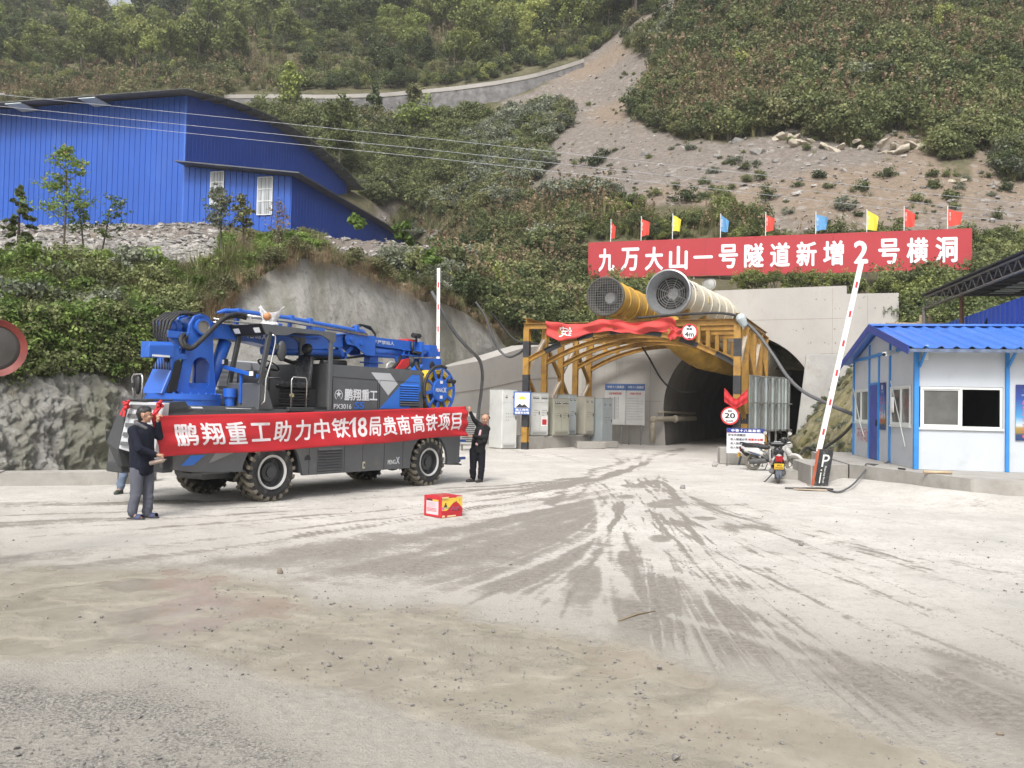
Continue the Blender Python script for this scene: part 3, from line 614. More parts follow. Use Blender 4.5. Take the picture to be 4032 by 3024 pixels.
def leaves(r, n, rad_, clumps, leaf, flat=.75, seed=0, hollow=.55, low=-.3):
    """leaf quads spread through an uneven crown of half-axes rad_ centred at (0,0,0)"""
    g = np.random.default_rng(seed); d = g.normal(size=(clumps, 3)); d /= np.linalg.norm(d, axis=1)[:, None]; d[:, 2] = np.where(d[:, 2] < low, -d[:, 2], d[:, 2])
    cr = (hollow+(1-hollow)*g.random(clumps)); C = d*cr[:, None]*np.array(rad_)*(.75+.45*g.random(clumps))[:, None]; cs = (.17+.20*g.random(clumps))*np.mean(rad_); ct = g.random(clumps)
    k = g.integers(0, clumps, n); o = g.normal(size=(n, 3)); o /= np.linalg.norm(o, axis=1)[:, None]; o *= (g.random(n)**.45)[:, None]; o[:, 2] *= flat; P = C[k]+o*cs[k][:, None]*1.35
    nr = o+np.array([0, 0, .5])+g.normal(size=(n, 3))*.55; nr /= np.linalg.norm(nr, axis=1)[:, None]; t = np.cross(nr, g.normal(size=(n, 3))); t /= np.linalg.norm(t, axis=1)[:, None]; s = np.cross(nr, t)
    L = leaf*(.55+.9*g.random(n)); W = L*(.28+.22*g.random(n)); a = P-t*L[:, None]*.5; c = P+t*L[:, None]*.5-nr*L[:, None]*.12; b = P+s*W[:, None]; e = P-s*W[:, None]
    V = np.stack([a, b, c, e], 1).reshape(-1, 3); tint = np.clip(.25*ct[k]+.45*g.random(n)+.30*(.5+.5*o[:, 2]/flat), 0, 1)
    return V, np.arange(4*n).reshape(n, 4), tint
def blades(n, h, spread, w, seed=0, droop=.5, base=.12):
    g = np.random.default_rng(seed); V, Fc, T = [], [], []; o = 0
    for i in range(n):
        a = g.random()*2*math.pi; r0 = base*g.random(); hh = h*(.5+.7*g.random()); sp = spread*(.2+g.random()); d = np.array([math.cos(a), math.sin(a), 0]); s = np.array([-d[1], d[0], 0])*w*(.6+.8*g.random()); p0 = d*r0
        for j in range(4):
            t = j/3; p = p0+d*sp*t**1.6+np.array([0, 0, hh*(t-droop*t**3*g.random())]); ww = s*(1-t*.92); V += [p-ww, p+ww]
        for j in range(3): Fc.append([o+2*j, o+2*j+1, o+2*j+3, o+2*j+2]); T.append(np.clip(.2+.8*g.random(), 0, 1))
        o += 8
    return np.array(V), np.array(Fc), np.array(T)
def tube_np(pts, r, n=5):
    mb = MB(); mb.tube(pts, r, n, 0, caps=False); return np.array(mb.v), np.array(mb.f)
def compose(name, parts, mats):
    V, Fc, T, M = [], [], [], []; o = 0
    for v, f, t, m in parts: V.append(v); Fc.append(f+o); T.append(t if hasattr(t, '__len__') else np.full(len(f), t)); M.append(np.full(len(f), m)); o += len(v)
    return np_mesh(name, np.concatenate(V), np.concatenate(Fc), mats, False, {"tint": np.concatenate(T)}, np.concatenate(M))
def shrub(name, m, seed, n=380, rad_=(.55, .55, .5), leaf=.16, clumps=16, stems=4):
    V, Fq, t = leaves(None, n, rad_, clumps, leaf, .8, seed, .35); V = V+np.array([0, 0, rad_[2]*.85]); parts = [(V, Fq, t, 0)]; g = random.Random(seed)
    for k in range(stems): a = g.random()*6.28; v, f = tube_np([(0, 0, -.1), (.15*math.cos(a), .15*math.sin(a), rad_[2]*.6), (.4*rad_[0]*math.cos(a), .4*rad_[0]*math.sin(a), rad_[2]*1.4)], [.02, .014, .005], 4); parts.append((v, f, .4, 1))
    return compose(name, parts, [m, BARK])
def tuft(name, m, seed, n=46, h=.9, spread=.6, w=.014, plume=0):
    V, Fq, t = blades(n, h, spread, w, seed); parts = [(V, Fq, t, 0)]
    if plume:
        V2, F2, t2 = blades(plume, h*1.45, spread*.35, w*.6, seed+9, .1); parts.append((V2, F2, t2, 1)); g = np.random.default_rng(seed)
        tips = V2.reshape(-1, 8, 3)[:, 6]; v3, f3, t3 = leaves(None, plume*10, (.05, .05, .2), 6, .10, 1, seed); v3 = v3.reshape(plume, -1, 3)+tips[:, None]; parts.append((v3.reshape(-1, 3), f3, t3, 1))
    return compose(name, parts, [m, L_DRY])
def tree_mesh(name, m, seed, h=5, rad_=(2, 2, 2), n=900, leaf=.42, clumps=22, trunk=.11, fl=.7):
    g = random.Random(seed); parts = []; cz = h-rad_[2]*.95
    V, Fq, t = leaves(None, n, rad_, clumps, leaf, fl, seed, .35, -.75); parts.append((V+np.array([0, 0, cz]), Fq, t, 0))
    v, f = tube_np([(0, 0, -.4), (.05*h*g.uniform(-1, 1), 0, h*.35), (.04*h*g.uniform(-1, 1), .03*h, h*.7), (0, 0, h*.92)], [trunk*1.3, trunk, trunk*.6, trunk*.15], 6); parts.append((v, f, .4, 1))
    for k in range(6):
        a = g.random()*6.28; z = h*(.3+.08*k); v, f = tube_np([(0, 0, z), (rad_[0]*.45*math.cos(a), rad_[1]*.45*math.sin(a), z+h*.12), (rad_[0]*.8*math.cos(a), rad_[1]*.8*math.sin(a), z+h*.2)], [trunk*.5, trunk*.3, .01], 4); parts.append((v, f, .4, 1))
    return compose(name, parts, [m, BARK])
# ---- scattering (only for growth and stones nobody could count)
def scatter(name, P, scale, protos, label, cat, idx=None):
    n = len(P); me = bpy.data.meshes.new(name); me.vertices.add(n); me.vertices.foreach_set("co", np.asarray(P, np.float32).ravel())
    for k, tp, a in (("s", 'FLOAT', scale), ("r", 'FLOAT', rng.random(n)*6.283), ("tl", 'FLOAT', rng.normal(0, .12, n)), ("i", 'INT', rng.integers(0, len(protos), n) if idx is None else idx)):
        at_ = me.attributes.new(k, tp, 'POINT'); at_.data.foreach_set("value", np.asarray(a, np.float32 if tp == 'FLOAT' else np.int32))
    col = bpy.data.collections.new(name+"_sources")
    for i, p in enumerate(protos): o = bpy.data.objects.new(f"{name}_source_{i:02d}", p); col.objects.link(o)
    o = link(name, me, None, label, cat, None, "stuff"); ng = bpy.data.node_groups.new(name, 'GeometryNodeTree'); ng.interface.new_socket("Geometry", in_out='INPUT', socket_type='NodeSocketGeometry'); ng.interface.new_socket("Geometry", in_out='OUTPUT', socket_type='NodeSocketGeometry')
    N, Lk = ng.nodes, ng.links; gi, go = N.new("NodeGroupInput"), N.new("NodeGroupOutput"); ci = N.new("GeometryNodeCollectionInfo"); ci.inputs[0].default_value = col; ci.inputs[1].default_value = True; ci.inputs[2].default_value = True
    ip = N.new("GeometryNodeInstanceOnPoints"); ip.inputs["Pick Instance"].default_value = True
    def na(k, tp): a = N.new("GeometryNodeInputNamedAttribute"); a.data_type = tp; a.inputs[0].default_value = k; return a.outputs[0]
    cx = N.new("ShaderNodeCombineXYZ"); Lk.new(na("tl", 'FLOAT'), cx.inputs[0]); Lk.new(na("r", 'FLOAT'), cx.inputs[2])
    Lk.new(gi.outputs[0], ip.inputs["Points"]); Lk.new(ci.outputs[0], ip.inputs["Instance"]); Lk.new(na("i", 'INT'), ip.inputs["Instance Index"]); Lk.new(cx.outputs[0], ip.inputs["Rotation"]); Lk.new(na("s", 'FLOAT'), ip.inputs["Scale"]); Lk.new(ip.outputs[0], go.inputs[0])
    o.modifiers.new("growth", 'NODES').node_group = ng; return o
def sample(n, box, test, tries=12):
    xs, ys = [], []
    for _ in range(tries):
        x = rng.uniform(box[0], box[2], n); y = rng.uniform(box[1], box[3], n); k = test(x, y); xs.append(x[k]); ys.append(y[k])
        if sum(len(a) for a in xs) >= n: break
    return np.concatenate(xs)[:n], np.concatenate(ys)[:n]
RX_, RY_ = [r[0] for r in RD]+[2450, 2620, 2800], [r[1] for r in RD]+[140, 40, -60]
def road_y(x): return np.interp(x, RX_, RY_)
def below_top(x, y, m=6): return y < top_line(x)[0]-m
def wpoint(x, y, dz=0): return hill_point(x, y, dz)
def in_building(x, y): return inpoly(x, y, [(-900, 430), (700, 360), (1250, 560), (1400, 740), (1640, 960), (1280, 945), (690, 890), (-900, 890)])
# upper forest: trees one can tell apart are things, the growth under them is one mass
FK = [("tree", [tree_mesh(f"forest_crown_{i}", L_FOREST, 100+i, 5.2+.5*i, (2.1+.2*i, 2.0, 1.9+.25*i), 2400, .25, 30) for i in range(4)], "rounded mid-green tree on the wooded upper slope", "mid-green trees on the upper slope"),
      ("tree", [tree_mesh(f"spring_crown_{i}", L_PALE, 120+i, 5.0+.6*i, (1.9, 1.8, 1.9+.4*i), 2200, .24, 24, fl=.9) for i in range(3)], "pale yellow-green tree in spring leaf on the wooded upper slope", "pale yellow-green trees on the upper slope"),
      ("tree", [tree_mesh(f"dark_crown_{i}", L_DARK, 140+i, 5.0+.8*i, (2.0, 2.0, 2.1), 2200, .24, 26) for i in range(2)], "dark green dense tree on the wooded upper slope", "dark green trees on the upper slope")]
fx, fy = sample(285, (-150, -120, 2650, 352), lambda x, y: (y < road_y(x)-22) & ~((x < 980) & (y > 300)) & ~((np.abs(x-1150) < 330) & (y > 170) & (rng.random(len(x)) < .6)) & ~((np.abs(x-480) < 170) & (y < 110)))
FP = wpoint(fx, fy, -.2); order = np.argsort(FP[:, 1])
for i in order:
    u = rng.random(); kd = 0 if u < .48 else 1 if u < .80 else 2; nm, ms, lab, grp = FK[kd]
    o = link(nm, ms[rng.integers(len(ms))], None, lab, "tree", grp); o.location = FP[i]; s = rng.uniform(.9, 1.75)*(.8+.3*(fy[i] < 150)); o.scale = (s, s, s*rng.uniform(.9, 1.2)); o.rotation_euler = (0, 0, rng.random()*6.28)
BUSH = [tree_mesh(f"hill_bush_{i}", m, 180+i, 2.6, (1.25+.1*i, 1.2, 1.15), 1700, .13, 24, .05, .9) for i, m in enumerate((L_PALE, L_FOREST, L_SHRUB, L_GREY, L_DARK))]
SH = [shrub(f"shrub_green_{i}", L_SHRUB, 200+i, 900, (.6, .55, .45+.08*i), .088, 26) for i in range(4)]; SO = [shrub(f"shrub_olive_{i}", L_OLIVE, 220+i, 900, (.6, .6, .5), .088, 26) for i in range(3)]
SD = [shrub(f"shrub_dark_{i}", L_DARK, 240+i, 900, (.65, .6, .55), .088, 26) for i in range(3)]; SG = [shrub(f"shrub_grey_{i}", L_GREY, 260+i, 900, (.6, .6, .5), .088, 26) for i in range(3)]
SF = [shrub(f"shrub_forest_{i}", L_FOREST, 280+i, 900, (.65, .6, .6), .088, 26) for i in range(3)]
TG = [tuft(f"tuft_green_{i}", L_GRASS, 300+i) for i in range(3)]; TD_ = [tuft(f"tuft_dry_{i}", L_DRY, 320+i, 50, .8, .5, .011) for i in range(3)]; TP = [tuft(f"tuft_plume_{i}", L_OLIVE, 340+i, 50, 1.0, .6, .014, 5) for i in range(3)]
def mass(name, n, box, test, smin, smax, protos, label, cat, far=0.0, dz=-.08):
    x, y = sample(n, box, test); P = wpoint(x, y, dz); s = (smin+(smax-smin)*rng.random(len(x))**2.6)*(1+far*np.clip((P[:, 1]-80)/80, 0, 1.5)); k_ = np.clip(.5+1.25*fbm(P*.055+len(name), 3, len(name))+rng.normal(0, .16, len(x)), 0, .999); return scatter(name, P, s*(.75+.6*np.clip(.5+fbm(P*.09, 2, 77), 0, 1)), protos, label, cat, (k_*len(protos)).astype(int))
mass("forest_undergrowth", 4200, (-300, -160, 2700, 372), lambda x, y: (y < road_y(x)-4) & ~((np.abs(x-480) < 110) & (y < 60)), 1.0, 1.9, SD+SF+SD+SO+SH+TP, "dense mixed undergrowth filling the wooded upper slope above the road wall", "undergrowth", .3)
mass("dry_grass", 700, (-300, 318, 900, 420), lambda x, y: rng.random(len(x)) < .9, 1.0, 2.2, TD_+TP+SO, "band of dry straw-coloured grass above the warehouse roof", "grass")
mid = lambda x, y: (y > road_y(x)+np.interp(x, [r[0] for r in RD], [r[2] for r in RD])+np.where(x > 870, 78, 16)) & ~scree_at(x, y) & below_top(x, y) & ~in_building(x, y) & (x < 2420)
mass("slope_scrub", 3000, (1000, 330, 2420, 1330), lambda x, y: mid(x, y) & (y < 830), .7, 2.3, SH+SO+SG+SD[:1]+TP, "low scrub and grass over the middle slope right of the warehouse", "scrub")
mass("slope_grass", 1200, (900, 330, 2420, 900), mid, .8, 1.9, TG+TD_+TP, "tall grass among the scrub of the middle slope", "grass")
mass("grey_bushes", 260, (1780, 380, 2280, 780), lambda x, y: mid(x, y) & inpoly(x, y, [(1850, 560), (2000, 480), (2250, 390), (2260, 520), (2150, 640), (2130, 760), (1850, 740)]), 1.6, 3.0, SG, "silvery grey-green bushes crowding the slope beside the scree", "bushes")
right = lambda x, y: ~scree_at(x, y) & (y < np.where(x > 3880, 760, 640)) & (y > road_y(x)+10)
mass("right_hill_scrub", 5600, (2260, -160, 4250, 760), lambda x, y: right(x, y) & (x > 2260), .7, 2.5, SO+SH+SD+TP+SH+TG+SG[:1]+SO, "dark olive scrub covering the steep right hillside", "scrub")
mass("right_hill_grass", 2600, (2260, -160, 4250, 600), lambda x, y: right(x, y) & (x > 2260), 1.2, 2.2, TP+TD_+TG, "tall reedy grass among the scrub of the right hillside", "grass")
mass("scree_edge_bushes", 240, (2500, 380, 4200, 640), lambda x, y: ~scree_at(x, y) & scree_at(x, y+60), 1.3, 2.4, SD+SH, "darker bushes along the lower edge of the right hillside scrub", "bushes")
bx_, by_ = sample(70, (2480, -80, 4100, 560), lambda x, y: right(x, y) & (x > 2480)); BPs = wpoint(bx_, by_, -.3)
for p in BPs:
    k = int(rng.choice(5, p=[.2, .25, .2, .1, .25])); o = link("bush", BUSH[k], None, ("pale yellow-green", "mid-green", "olive-green", "silvery grey-green", "dark green")[k]+" rounded bush standing above the scrub of the right hillside", "bush", ("pale", "mid-green", "olive", "grey", "dark")[k]+" bushes on the right hillside"); o.location = p; s = rng.uniform(.5, 1.15); o.scale = (s, s, s*rng.uniform(.8, 1.2)); o.rotation_euler = (0, 0, rng.random()*6)
bn = lambda x, y: ~scree_at(x, y) & below_top(x, y)
mass("scree_weeds", 260, (2050, 180, 4200, 960), lambda x, y: scree_at(x, y) & (fbm(np.stack([x*.006, y*.012, 0*x], -1), 3, 140) > .05), .25, .8, TG+SH+TD_+SG, "sparse small weeds and grass tufts over the bare scree slope", "weeds", 0, -.12)
mass("portal_scrub", 1250, (1900, 830, 4200, 1335), lambda x, y: bn(x, y) & (y > 850+60*np.sin(x*.01)) & ~((x > 3560) & (y < 900)) & ~((x > 2270) & (x < 3860) & (y > 960) & (y < 1150)), .7, 1.35, SH+SD+SF+SH+TG, "leafy bushes and creepers crowding the bank above the tunnel portal", "bushes")
mass("portal_grass", 380, (1650, 880, 3300, 1335), lambda x, y: bn(x, y) & ~((x > 2270) & (y > 960) & (y < 1170)), .7, 1.3, TG+TP, "long green grass on the bank above the retaining wall", "grass")
mass("bank_scrub", 420, (1500, 760, 2300, 1300), lambda x, y: bn(x, y) & ~in_building(x, y), .8, 1.5, SH+SG+SD+SO, "mixed bushes on the bank between the warehouse and the tunnel", "bushes")
# left bank, near
BL_ = [shrub(f"bramble_{i}", L_BRIGHT, 400+i, 1000, (.55, .5, .42), .074, 24) for i in range(4)]; BD = [shrub(f"bramble_dark_{i}", L_SHRUB, 420+i, 900, (.55, .55, .45), .066, 24) for i in range(3)]
lb_ = lambda x, y: below_top(x, y, -20) & ~scree_at(x, y)
mass("bramble_bank", 430, (-400, 1040, 640, 1400), lambda x, y: lb_(x, y) & (y > 1085), .55, 1.7, BL_+BD+SG[:1]+BL_, "bright green leafy brambles covering the bank at the left", "brambles")
mass("bank_undergrowth", 420, (300, 930, 1300, 1330), lambda x, y: lb_(x, y) & (x > 520) & (y > np.where(x < 860, 1070, 930)), .6, 1.15, BD+SO+TG+TD_+BL_[:1], "tangled bushes, reeds and dry stalks on the bank below the warehouse", "undergrowth")
mass("bank_reeds", 420, (-300, 1020, 1250, 1400), lambda x, y: below_top(x, y, -20) & (y > np.where(x < 860, 1085, 1020)), .8, 1.7, TG+TD_+TP, "arching green and dry reeds on the left bank", "reeds")
# fringes hanging over the edge of the cliff
def fringe(name, n, x0, x1, protos, s0, s1, label, cat, dzr=(-.7, .25), out=.25):
    x = rng.uniform(x0, x1, n); tp, ty = top_line(x); P = CAM+rays(x, tp)*(ty/rays(x, tp)[..., 1])[..., None]; dz = rng.uniform(dzr[0], dzr[1], n); P[:, 2] += dz; P[:, 0] += out*.8*(1-dz); P[:, 1] -= out*.6*(1-dz); return scatter(name, P, rng.uniform(s0, s1, n), protos, label, cat)
HANG = []
for i in range(3):
    V, Fq, t = blades(60, .25, .45, .008, 500+i, 5.5, .18); HANG.append(compose(f"hanging_grass_{i}", [(V, Fq, t, 0)], [L_DRY]))
fringe("cliff_fringe", 300, 640, 2060, HANG+TD_+HANG+SO[:1]+TG[:1], .4, .85, "brown dry grass hanging over the edge of the sprayed cliff", "grass", (-.02, .28))
fringe("bramble_fringe", 330, -500, 700, BL_+BD+BD, .7, 1.25, "leafy creepers hanging over the rough cliff at the left", "creepers", (-1.0, .3), .3)
fringe("dry_fringe", 150, 300, 900, HANG+TD_, .5, 1.0, "straw-coloured roots and grass hanging below the left bank", "grass", (-.5, .1), .3)
vn = []
for i in range(3):
    V, Fq, t = leaves(None, 170, (.16, .10, .95), 10, .075, 1.5, 560+i, .1, -1); W2, F2, t2 = blades(14, .15, .3, .006, 570+i, 9, .12); vn.append(compose(f"vine_{i}", [(V-np.array([0, 0, .7]), Fq, t, 0), (W2, F2, t2, 1)], [L_BRIGHT if i else L_SHRUB, L_DRY]))
fringe("vine_fringe", 120, -500, 660, vn, .7, 1.3, "green vines and dead strands trailing down the rough cliff at the left", "vines", (-1.3, .0), .42)
iv = []
for i in range(3):
    V, Fq, t = leaves(None, 160, (.5, .12, .6), 9, .10, .6, 520+i, .2); iv.append(compose(f"ivy_{i}", [(V, Fq, t, 0)], [L_FOREST]))
fringe("ivy_fringe", 150, 2020, 2420, iv+SH, .7, 1.3, "green creepers trailing over the bare slope left of the gantry", "creepers", (-1.0, .2), .3)
x = rng.uniform(2910, 3540, 60); P = np.stack([at(a, 1128+(30 if a > 3350 else 0), 41.0-(a-2912)*.0043) for a in x]); scatter("portal_top_creeper", P+np.array([0, .3, .0]), rng.uniform(.5, .9, 60), iv+SF, "green creepers along the top edge of the portal wall", "creepers")
# moss and weeds on the rubble bank
x = rng.uniform(3090, 3420, 260); ft = np.interp(x, [3085, 3130, 3380, 3700], [36.0, 33.5, 27.6, 25.5]); tpY = np.interp(x, [3085, 3130, 3380, 3560], [36.5, 35.2, 34.6, 34.6]); tz = np.interp(x, [3085, 3140, 3200, 3300, 3370, 3500], [1760, 1735, 1640, 1510, 1430, 1330]); q = rng.random(260)
Pt = np.stack([at(a, b, c) for a, b, c in zip(x, tz, tpY)]); Pf = np.stack([((a-2016)/FPX*b, b, 0) for a, b in zip(x, ft)]); scatter("bank_weeds", Pf*(1-q[:, None])+Pt*q[:, None]+np.array([0, 0, .1]), rng.uniform(.12, .36, 260), SO+SG+TG, "small weeds on the mossy rubble bank", "weeds")
# ---- single plants that stand out
def plant(name, parts_, label, cat, px, py, Y, s=1.0, group=None, dz=0.0):
    p = at(px, py, Y); t = thing(name, label, cat, (p[0], p[1], p[2]+dz), random.random()*6, group)
    for nm, me in parts_: o = link(nm, me, t); o.scale = (s, s, s)
    return t
def sapling(seed, h, m, n, leaf, lean=.1, branches=12, flowers=0, rad_=.22):
    g = np.random.default_rng(seed); tr = [(0, 0, -.2), (lean*.3, 0, h*.4), (lean*.5, .05, h*.75), (lean, 0, h)]; v, f = tube_np(tr, [.035, .028, .018, .006], 6); stem = [(v, f, .4, 0)]; lv, fl = [], []
    for k in range(branches):
        z = h*(.22+.75*k/branches); a = g.random()*6.28; L = h*.22*(1.25-.8*k/branches)*(.7+.6*g.random()); b0 = np.array([lean*z/h, 0, z]); b1 = b0+np.array([math.cos(a)*L, math.sin(a)*L, L*.55]); v, f = tube_np([tuple(b0), tuple((b0+b1)/2-np.array([0, 0, L*.06])), tuple(b1)], [.014, .010, .004], 4); stem.append((v, f, .4, 0))
        V, Fq, t = leaves(None, n, (L*.75+.10, L*.75+.10, rad_*1.3), 14, leaf, .6, seed*31+k, .15); lv.append((V+b0*.35+b1*.65, Fq, t, 0))
        if flowers and k > branches*.4: V, Fq, t = leaves(None, flowers, (.10, .10, .06), 4, .06, .5, seed*37+k, .2); fl.append((V+b1+np.array([0, 0, .08]), Fq, t, 0))
    r = [("trunk", compose("trunk", stem, [BARK])), ("crown", compose("crown", lv, [m]))]
    if fl: r.append(("blossom", compose("blossom", fl, [L_FLOWER])))
    return r
plant("sapling", sapling(1, 3.3, L_BRIGHT, 120, .085, .15, 16, 26), "tall thin sapling with cream flower heads in front of the warehouse's long wall", "sapling", 250, 985, 26.0)
plant("sapling", sapling(2, 1.9, L_BRIGHT, 70, .075, -.5, 9, 14), "bent small sapling with pale leaves right of the tall flowering one", "sapling", 395, 1000, 27.0)
plant("sapling", sapling(3, 1.5, L_BRIGHT, 80, .075, .3, 9, 12), "bushy young sapling at the foot of the tall flowering one", "sapling", 330, 965, 27.0)
plant("bush", sapling(4, 2.0, L_GREY, 130, .08, -.3, 14, 34, .3), "cream-flowered bush on the bank in front of the lean-to's left window", "bush", 870, 960, 29.0)
plant("bush", sapling(5, 1.5, L_OLIVE, 110, .08, .2, 12, 0, .3), "brown-green twiggy bush before the lean-to wall between its windows", "bush", 960, 950, 29.5)
plant("bush", sapling(6, 1.6, L_DRY, 24, .07, .3, 16, 0, .2), "bare brown twiggy bush at the lean-to's right window", "bush", 1090, 960, 30.0)
def conifer(seed, h):
    v, f = tube_np([(0, 0, -.3), (0, 0, h)], [.06, .01], 6); tr = [(v, f, .4, 0)]; lv = []; g = np.random.default_rng(seed)
    for k in range(30):
        z = h*(.2+.78*k/30); L = h*.36*(1-k/32)*(.7+.5*g.random()); a = g.random()*6.28; V, Fq, t = leaves(None, 60, (L*.5, .08, .06), 6, .13, .5, seed+k, .1); c, s = math.cos(a), math.sin(a); X, Y = V[:, 0]+L*.5, V[:, 1]; V = np.stack([c*X-s*Y, s*X+c*Y, V[:, 2]+z-.12*X], 1); lv.append((V, Fq, t, 0))
    return [("trunk", compose("trunk", tr, [BARK])), ("crown", compose("crown", lv, [L_DARK]))]
plant("conifer", conifer(11, 2.3), "dark young conifer on the bank at the left edge", "conifer", 70, 1015, 25.5)
for k, (px, py, sc, lab) in enumerate(((560, 1290, 1.0, "broad-leaved creeper beside the truck's hoses on the cliff edge"), (840, 1225, 1.0, "broad-leaved plant on the cliff edge above the truck's cab"))):
    V, Fq, t = leaves(None, 26, (.45, .3, .35), 12, .30, .6, 600+k, .4); V[:, 2] += .35; plant("broadleaf_plant", [("foliage", compose("foliage", [(V, Fq, t, 0)], [leaf_mat("leaf_broad", (.10, .15, .06), (.17, .24, .10), (.26, .33, .16))]))], lab, "plant", px, py, 22.5+k*2.2, sc)
for k, (px, py, lab) in enumerate(((1400, 940, "bright green leafy plant left on the gravel edge below the lean-to"), (1585, 985, "bright green climbing plant at the gravel's right end"), (1690, 1075, "bright green shrub at the cliff edge beside the white barrier arm"))):
    V, Fq, t = leaves(None, 300, (.5, .45, .55), 12, .20, .7, 620+k, .3); V[:, 2] += .55; plant("leafy_plant", [("foliage", compose("foliage", [(V, Fq, t, 0)], [L_BRIGHT]))], lab, "plant", px, py, 33+k*1.0, 1.0)
for k, (px, py, h, w, m, lab) in enumerate(((1142, 465, 7.5, 1.6, L_PALE, "slim pale green tree just below the road wall, left of the dark one"), (1475, 470, 4.6, 1.0, L_DARK, "small dark cypress-like tree against the stone road wall"), (1335, 690, 8.5, 2.0, L_FOREST, "full green tree standing behind the warehouse's roof end"), (1640, 545, 5.5, 2.3, L_PALE, "light green round tree on the middle slope under the road wall"), (1640, 440, 4.2, 1.5, L_OLIVE, "thin yellowish tree against the stone road wall"))):
    Y = float(depth(np.array([px]), np.array([py]))[0])-1; n_ = "tree"
    V, Fq, t = leaves(None, 1500, (w, w, h*.46), 26, .36, .9, 700+k, .3, -.9); v, f = tube_np([(0, 0, -.5), (.05, 0, h*.5), (0, 0, h*.9)], [.12, .09, .02], 6)
    plant(n_, [("trunk", compose("trunk", [(v, f, .4, 0)], [BARK])), ("crown", compose("crown", [(V+np.array([0, 0, h*.52]), Fq, t, 0)], [m]))], lab, "tree", px, py, Y)
wd = [(245, 470), (360, 700), (400, 660), (445, 640), (590, 670), (270, 840), (145, 850), (1050, 700), (960, 690), (870, 740), (830, 790), (840, 850), (750, 870), (800, 870), (950, 810), (900, 830), (1100, 840), (1020, 770), (1190, 900), (1430, 900), (1510, 815), (1500, 930), (1620, 770), (1820, 770), (1830, 820), (1750, 870), (1880, 770), (1960, 770), (1940, 820), (2080, 860), (2140, 830), (1330, 760), (1230, 790), (1370, 800), (1900, 860), (1680, 950), (2100, 950), (690, 640), (770, 640)]
for i, (u, v) in enumerate(wd):
    p = wpoint(np.array([2016+.9114*u]), np.array([.9114*(v+8)]))[0]; o = link("weed_clump", (SD+SH+SG)[i % 10], None, "small dark green weed clump growing alone on the bare scree slope", "weed", "weed clumps on the scree"); s = rng.uniform(.5, 1.3)*(1.6 if i in (1, 2, 18, 19, 12) else 1); o.location = p-np.array([0, 0, .38*s]); o.scale = (s, s, s); o.rotation_euler = (0, 0, rng.random()*6)
# ---- rocks
def rock_mesh(name, seed, m, sub=3, sq=(1, 1, .7), amp=.35, n=15):
    g = np.random.default_rng(seed); bm = bmesh.new(); P = g.normal(size=(n, 3)); P /= np.linalg.norm(P, axis=1)[:, None]; P *= (.75+.35*g.random(n))[:, None]*np.array(sq)
    for p in P: bm.verts.new(p)
    bmesh.ops.convex_hull(bm, input=bm.verts[:]); bmesh.ops.delete(bm, geom=[v for v in bm.verts if not v.link_faces], context='VERTS')
    if sub > 1: bmesh.ops.bevel(bm, geom=bm.edges[:], offset=.05, segments=1, affect='EDGES')
    me = bpy.data.meshes.new(name); bm.to_mesh(me); bm.free(); me.materials.append(m); return me
M_CREAMR = mat("cream_rock", (.40, .355, .285), .9, var=.25, vs=1.5, bump=.6, bs=6, dirt=((.20, .15, .10), .35, 1.5)); M_STONE = mat("pale_stone", (.31, .295, .275), .9, var=.3, vs=2, bump=.3, bs=10); M_GREYS = mat("grey_stone", (.20, .19, .18), .9, var=.35, vs=3, bump=.3, bs=10)
OUT = [((1130, 540, 1240, 640), 5, "cluster of cream limestone blocks at the scrub's edge, leftmost on the bare slope"), ((1210, 590, 1300, 670), 4, "leaning cream limestone slabs right of the leftmost outcrop"), ((1340, 590, 1510, 690), 5, "undercut cream limestone ledge in the middle of the bare slope"), ((1580, 600, 1790, 715), 6, "largest cream limestone outcrop with a dark undercut, at the right of the bare slope"), ((1880, 780, 1950, 820), 2, "single rounded cream boulder low on the right of the bare slope"), ((1630, 300, 1720, 385), 2, "grey rock face showing through the scrub on the right hillside")]
for i, (b, n, lab) in enumerate(OUT):
    cx, cy = 2016+.9114*(b[0]+b[2])/2, .9114*(b[1]+b[3])/2; p = wpoint(np.array([cx]), np.array([cy]))[0]; t = thing("rock_outcrop", lab, "rock", tuple(p)); sc = .9114*p[1]/FPX; W_, H_ = (b[2]-b[0])*sc, (b[3]-b[1])*sc
    for k in range(n*2):
        o = link("rock", rock_mesh(f"outcrop_rock", 20+i*7+k, M_CREAMR if i < 5 else M_GREYS, 3, (1, .8, .75), .5), t); o.location = ((k+.5)/(2*n)*W_-W_/2, rng.uniform(-.3, .5), rng.uniform(-.45, .35)*H_); s = max(W_/n, H_*.5)*rng.uniform(.42, .80); o.scale = (s*1.25, s, s*.72); o.rotation_euler = (rng.uniform(-.5, .5), rng.uniform(-.6, .6), rng.random()*6)
ST = [rock_mesh(f"stone_{i}", 40+i, M_STONE if i % 2 else M_GREYS, 1) for i in range(6)]
x, y = sample(1000, (1500, 60, 4200, 960), lambda x, y: scree_at(x, y) & (x > 1900)); P = wpoint(x, y, .02); scatter("scree_stones", P, rng.gamma(1.1, .075, len(x))+.03, ST, "loose stones scattered over the bare scree slope", "stones")
x, y = sample(2600, (-100, 840, 2000, 1080), lambda x, y: scree_at(x, y) & (x < 1900)); P = wpoint(x, y, .02); scatter("gravel_bank_stones", P, rng.gamma(2, .045, len(x))+.05, ST, "tipped grey rubble on the terrace edge below the warehouse", "rubble")
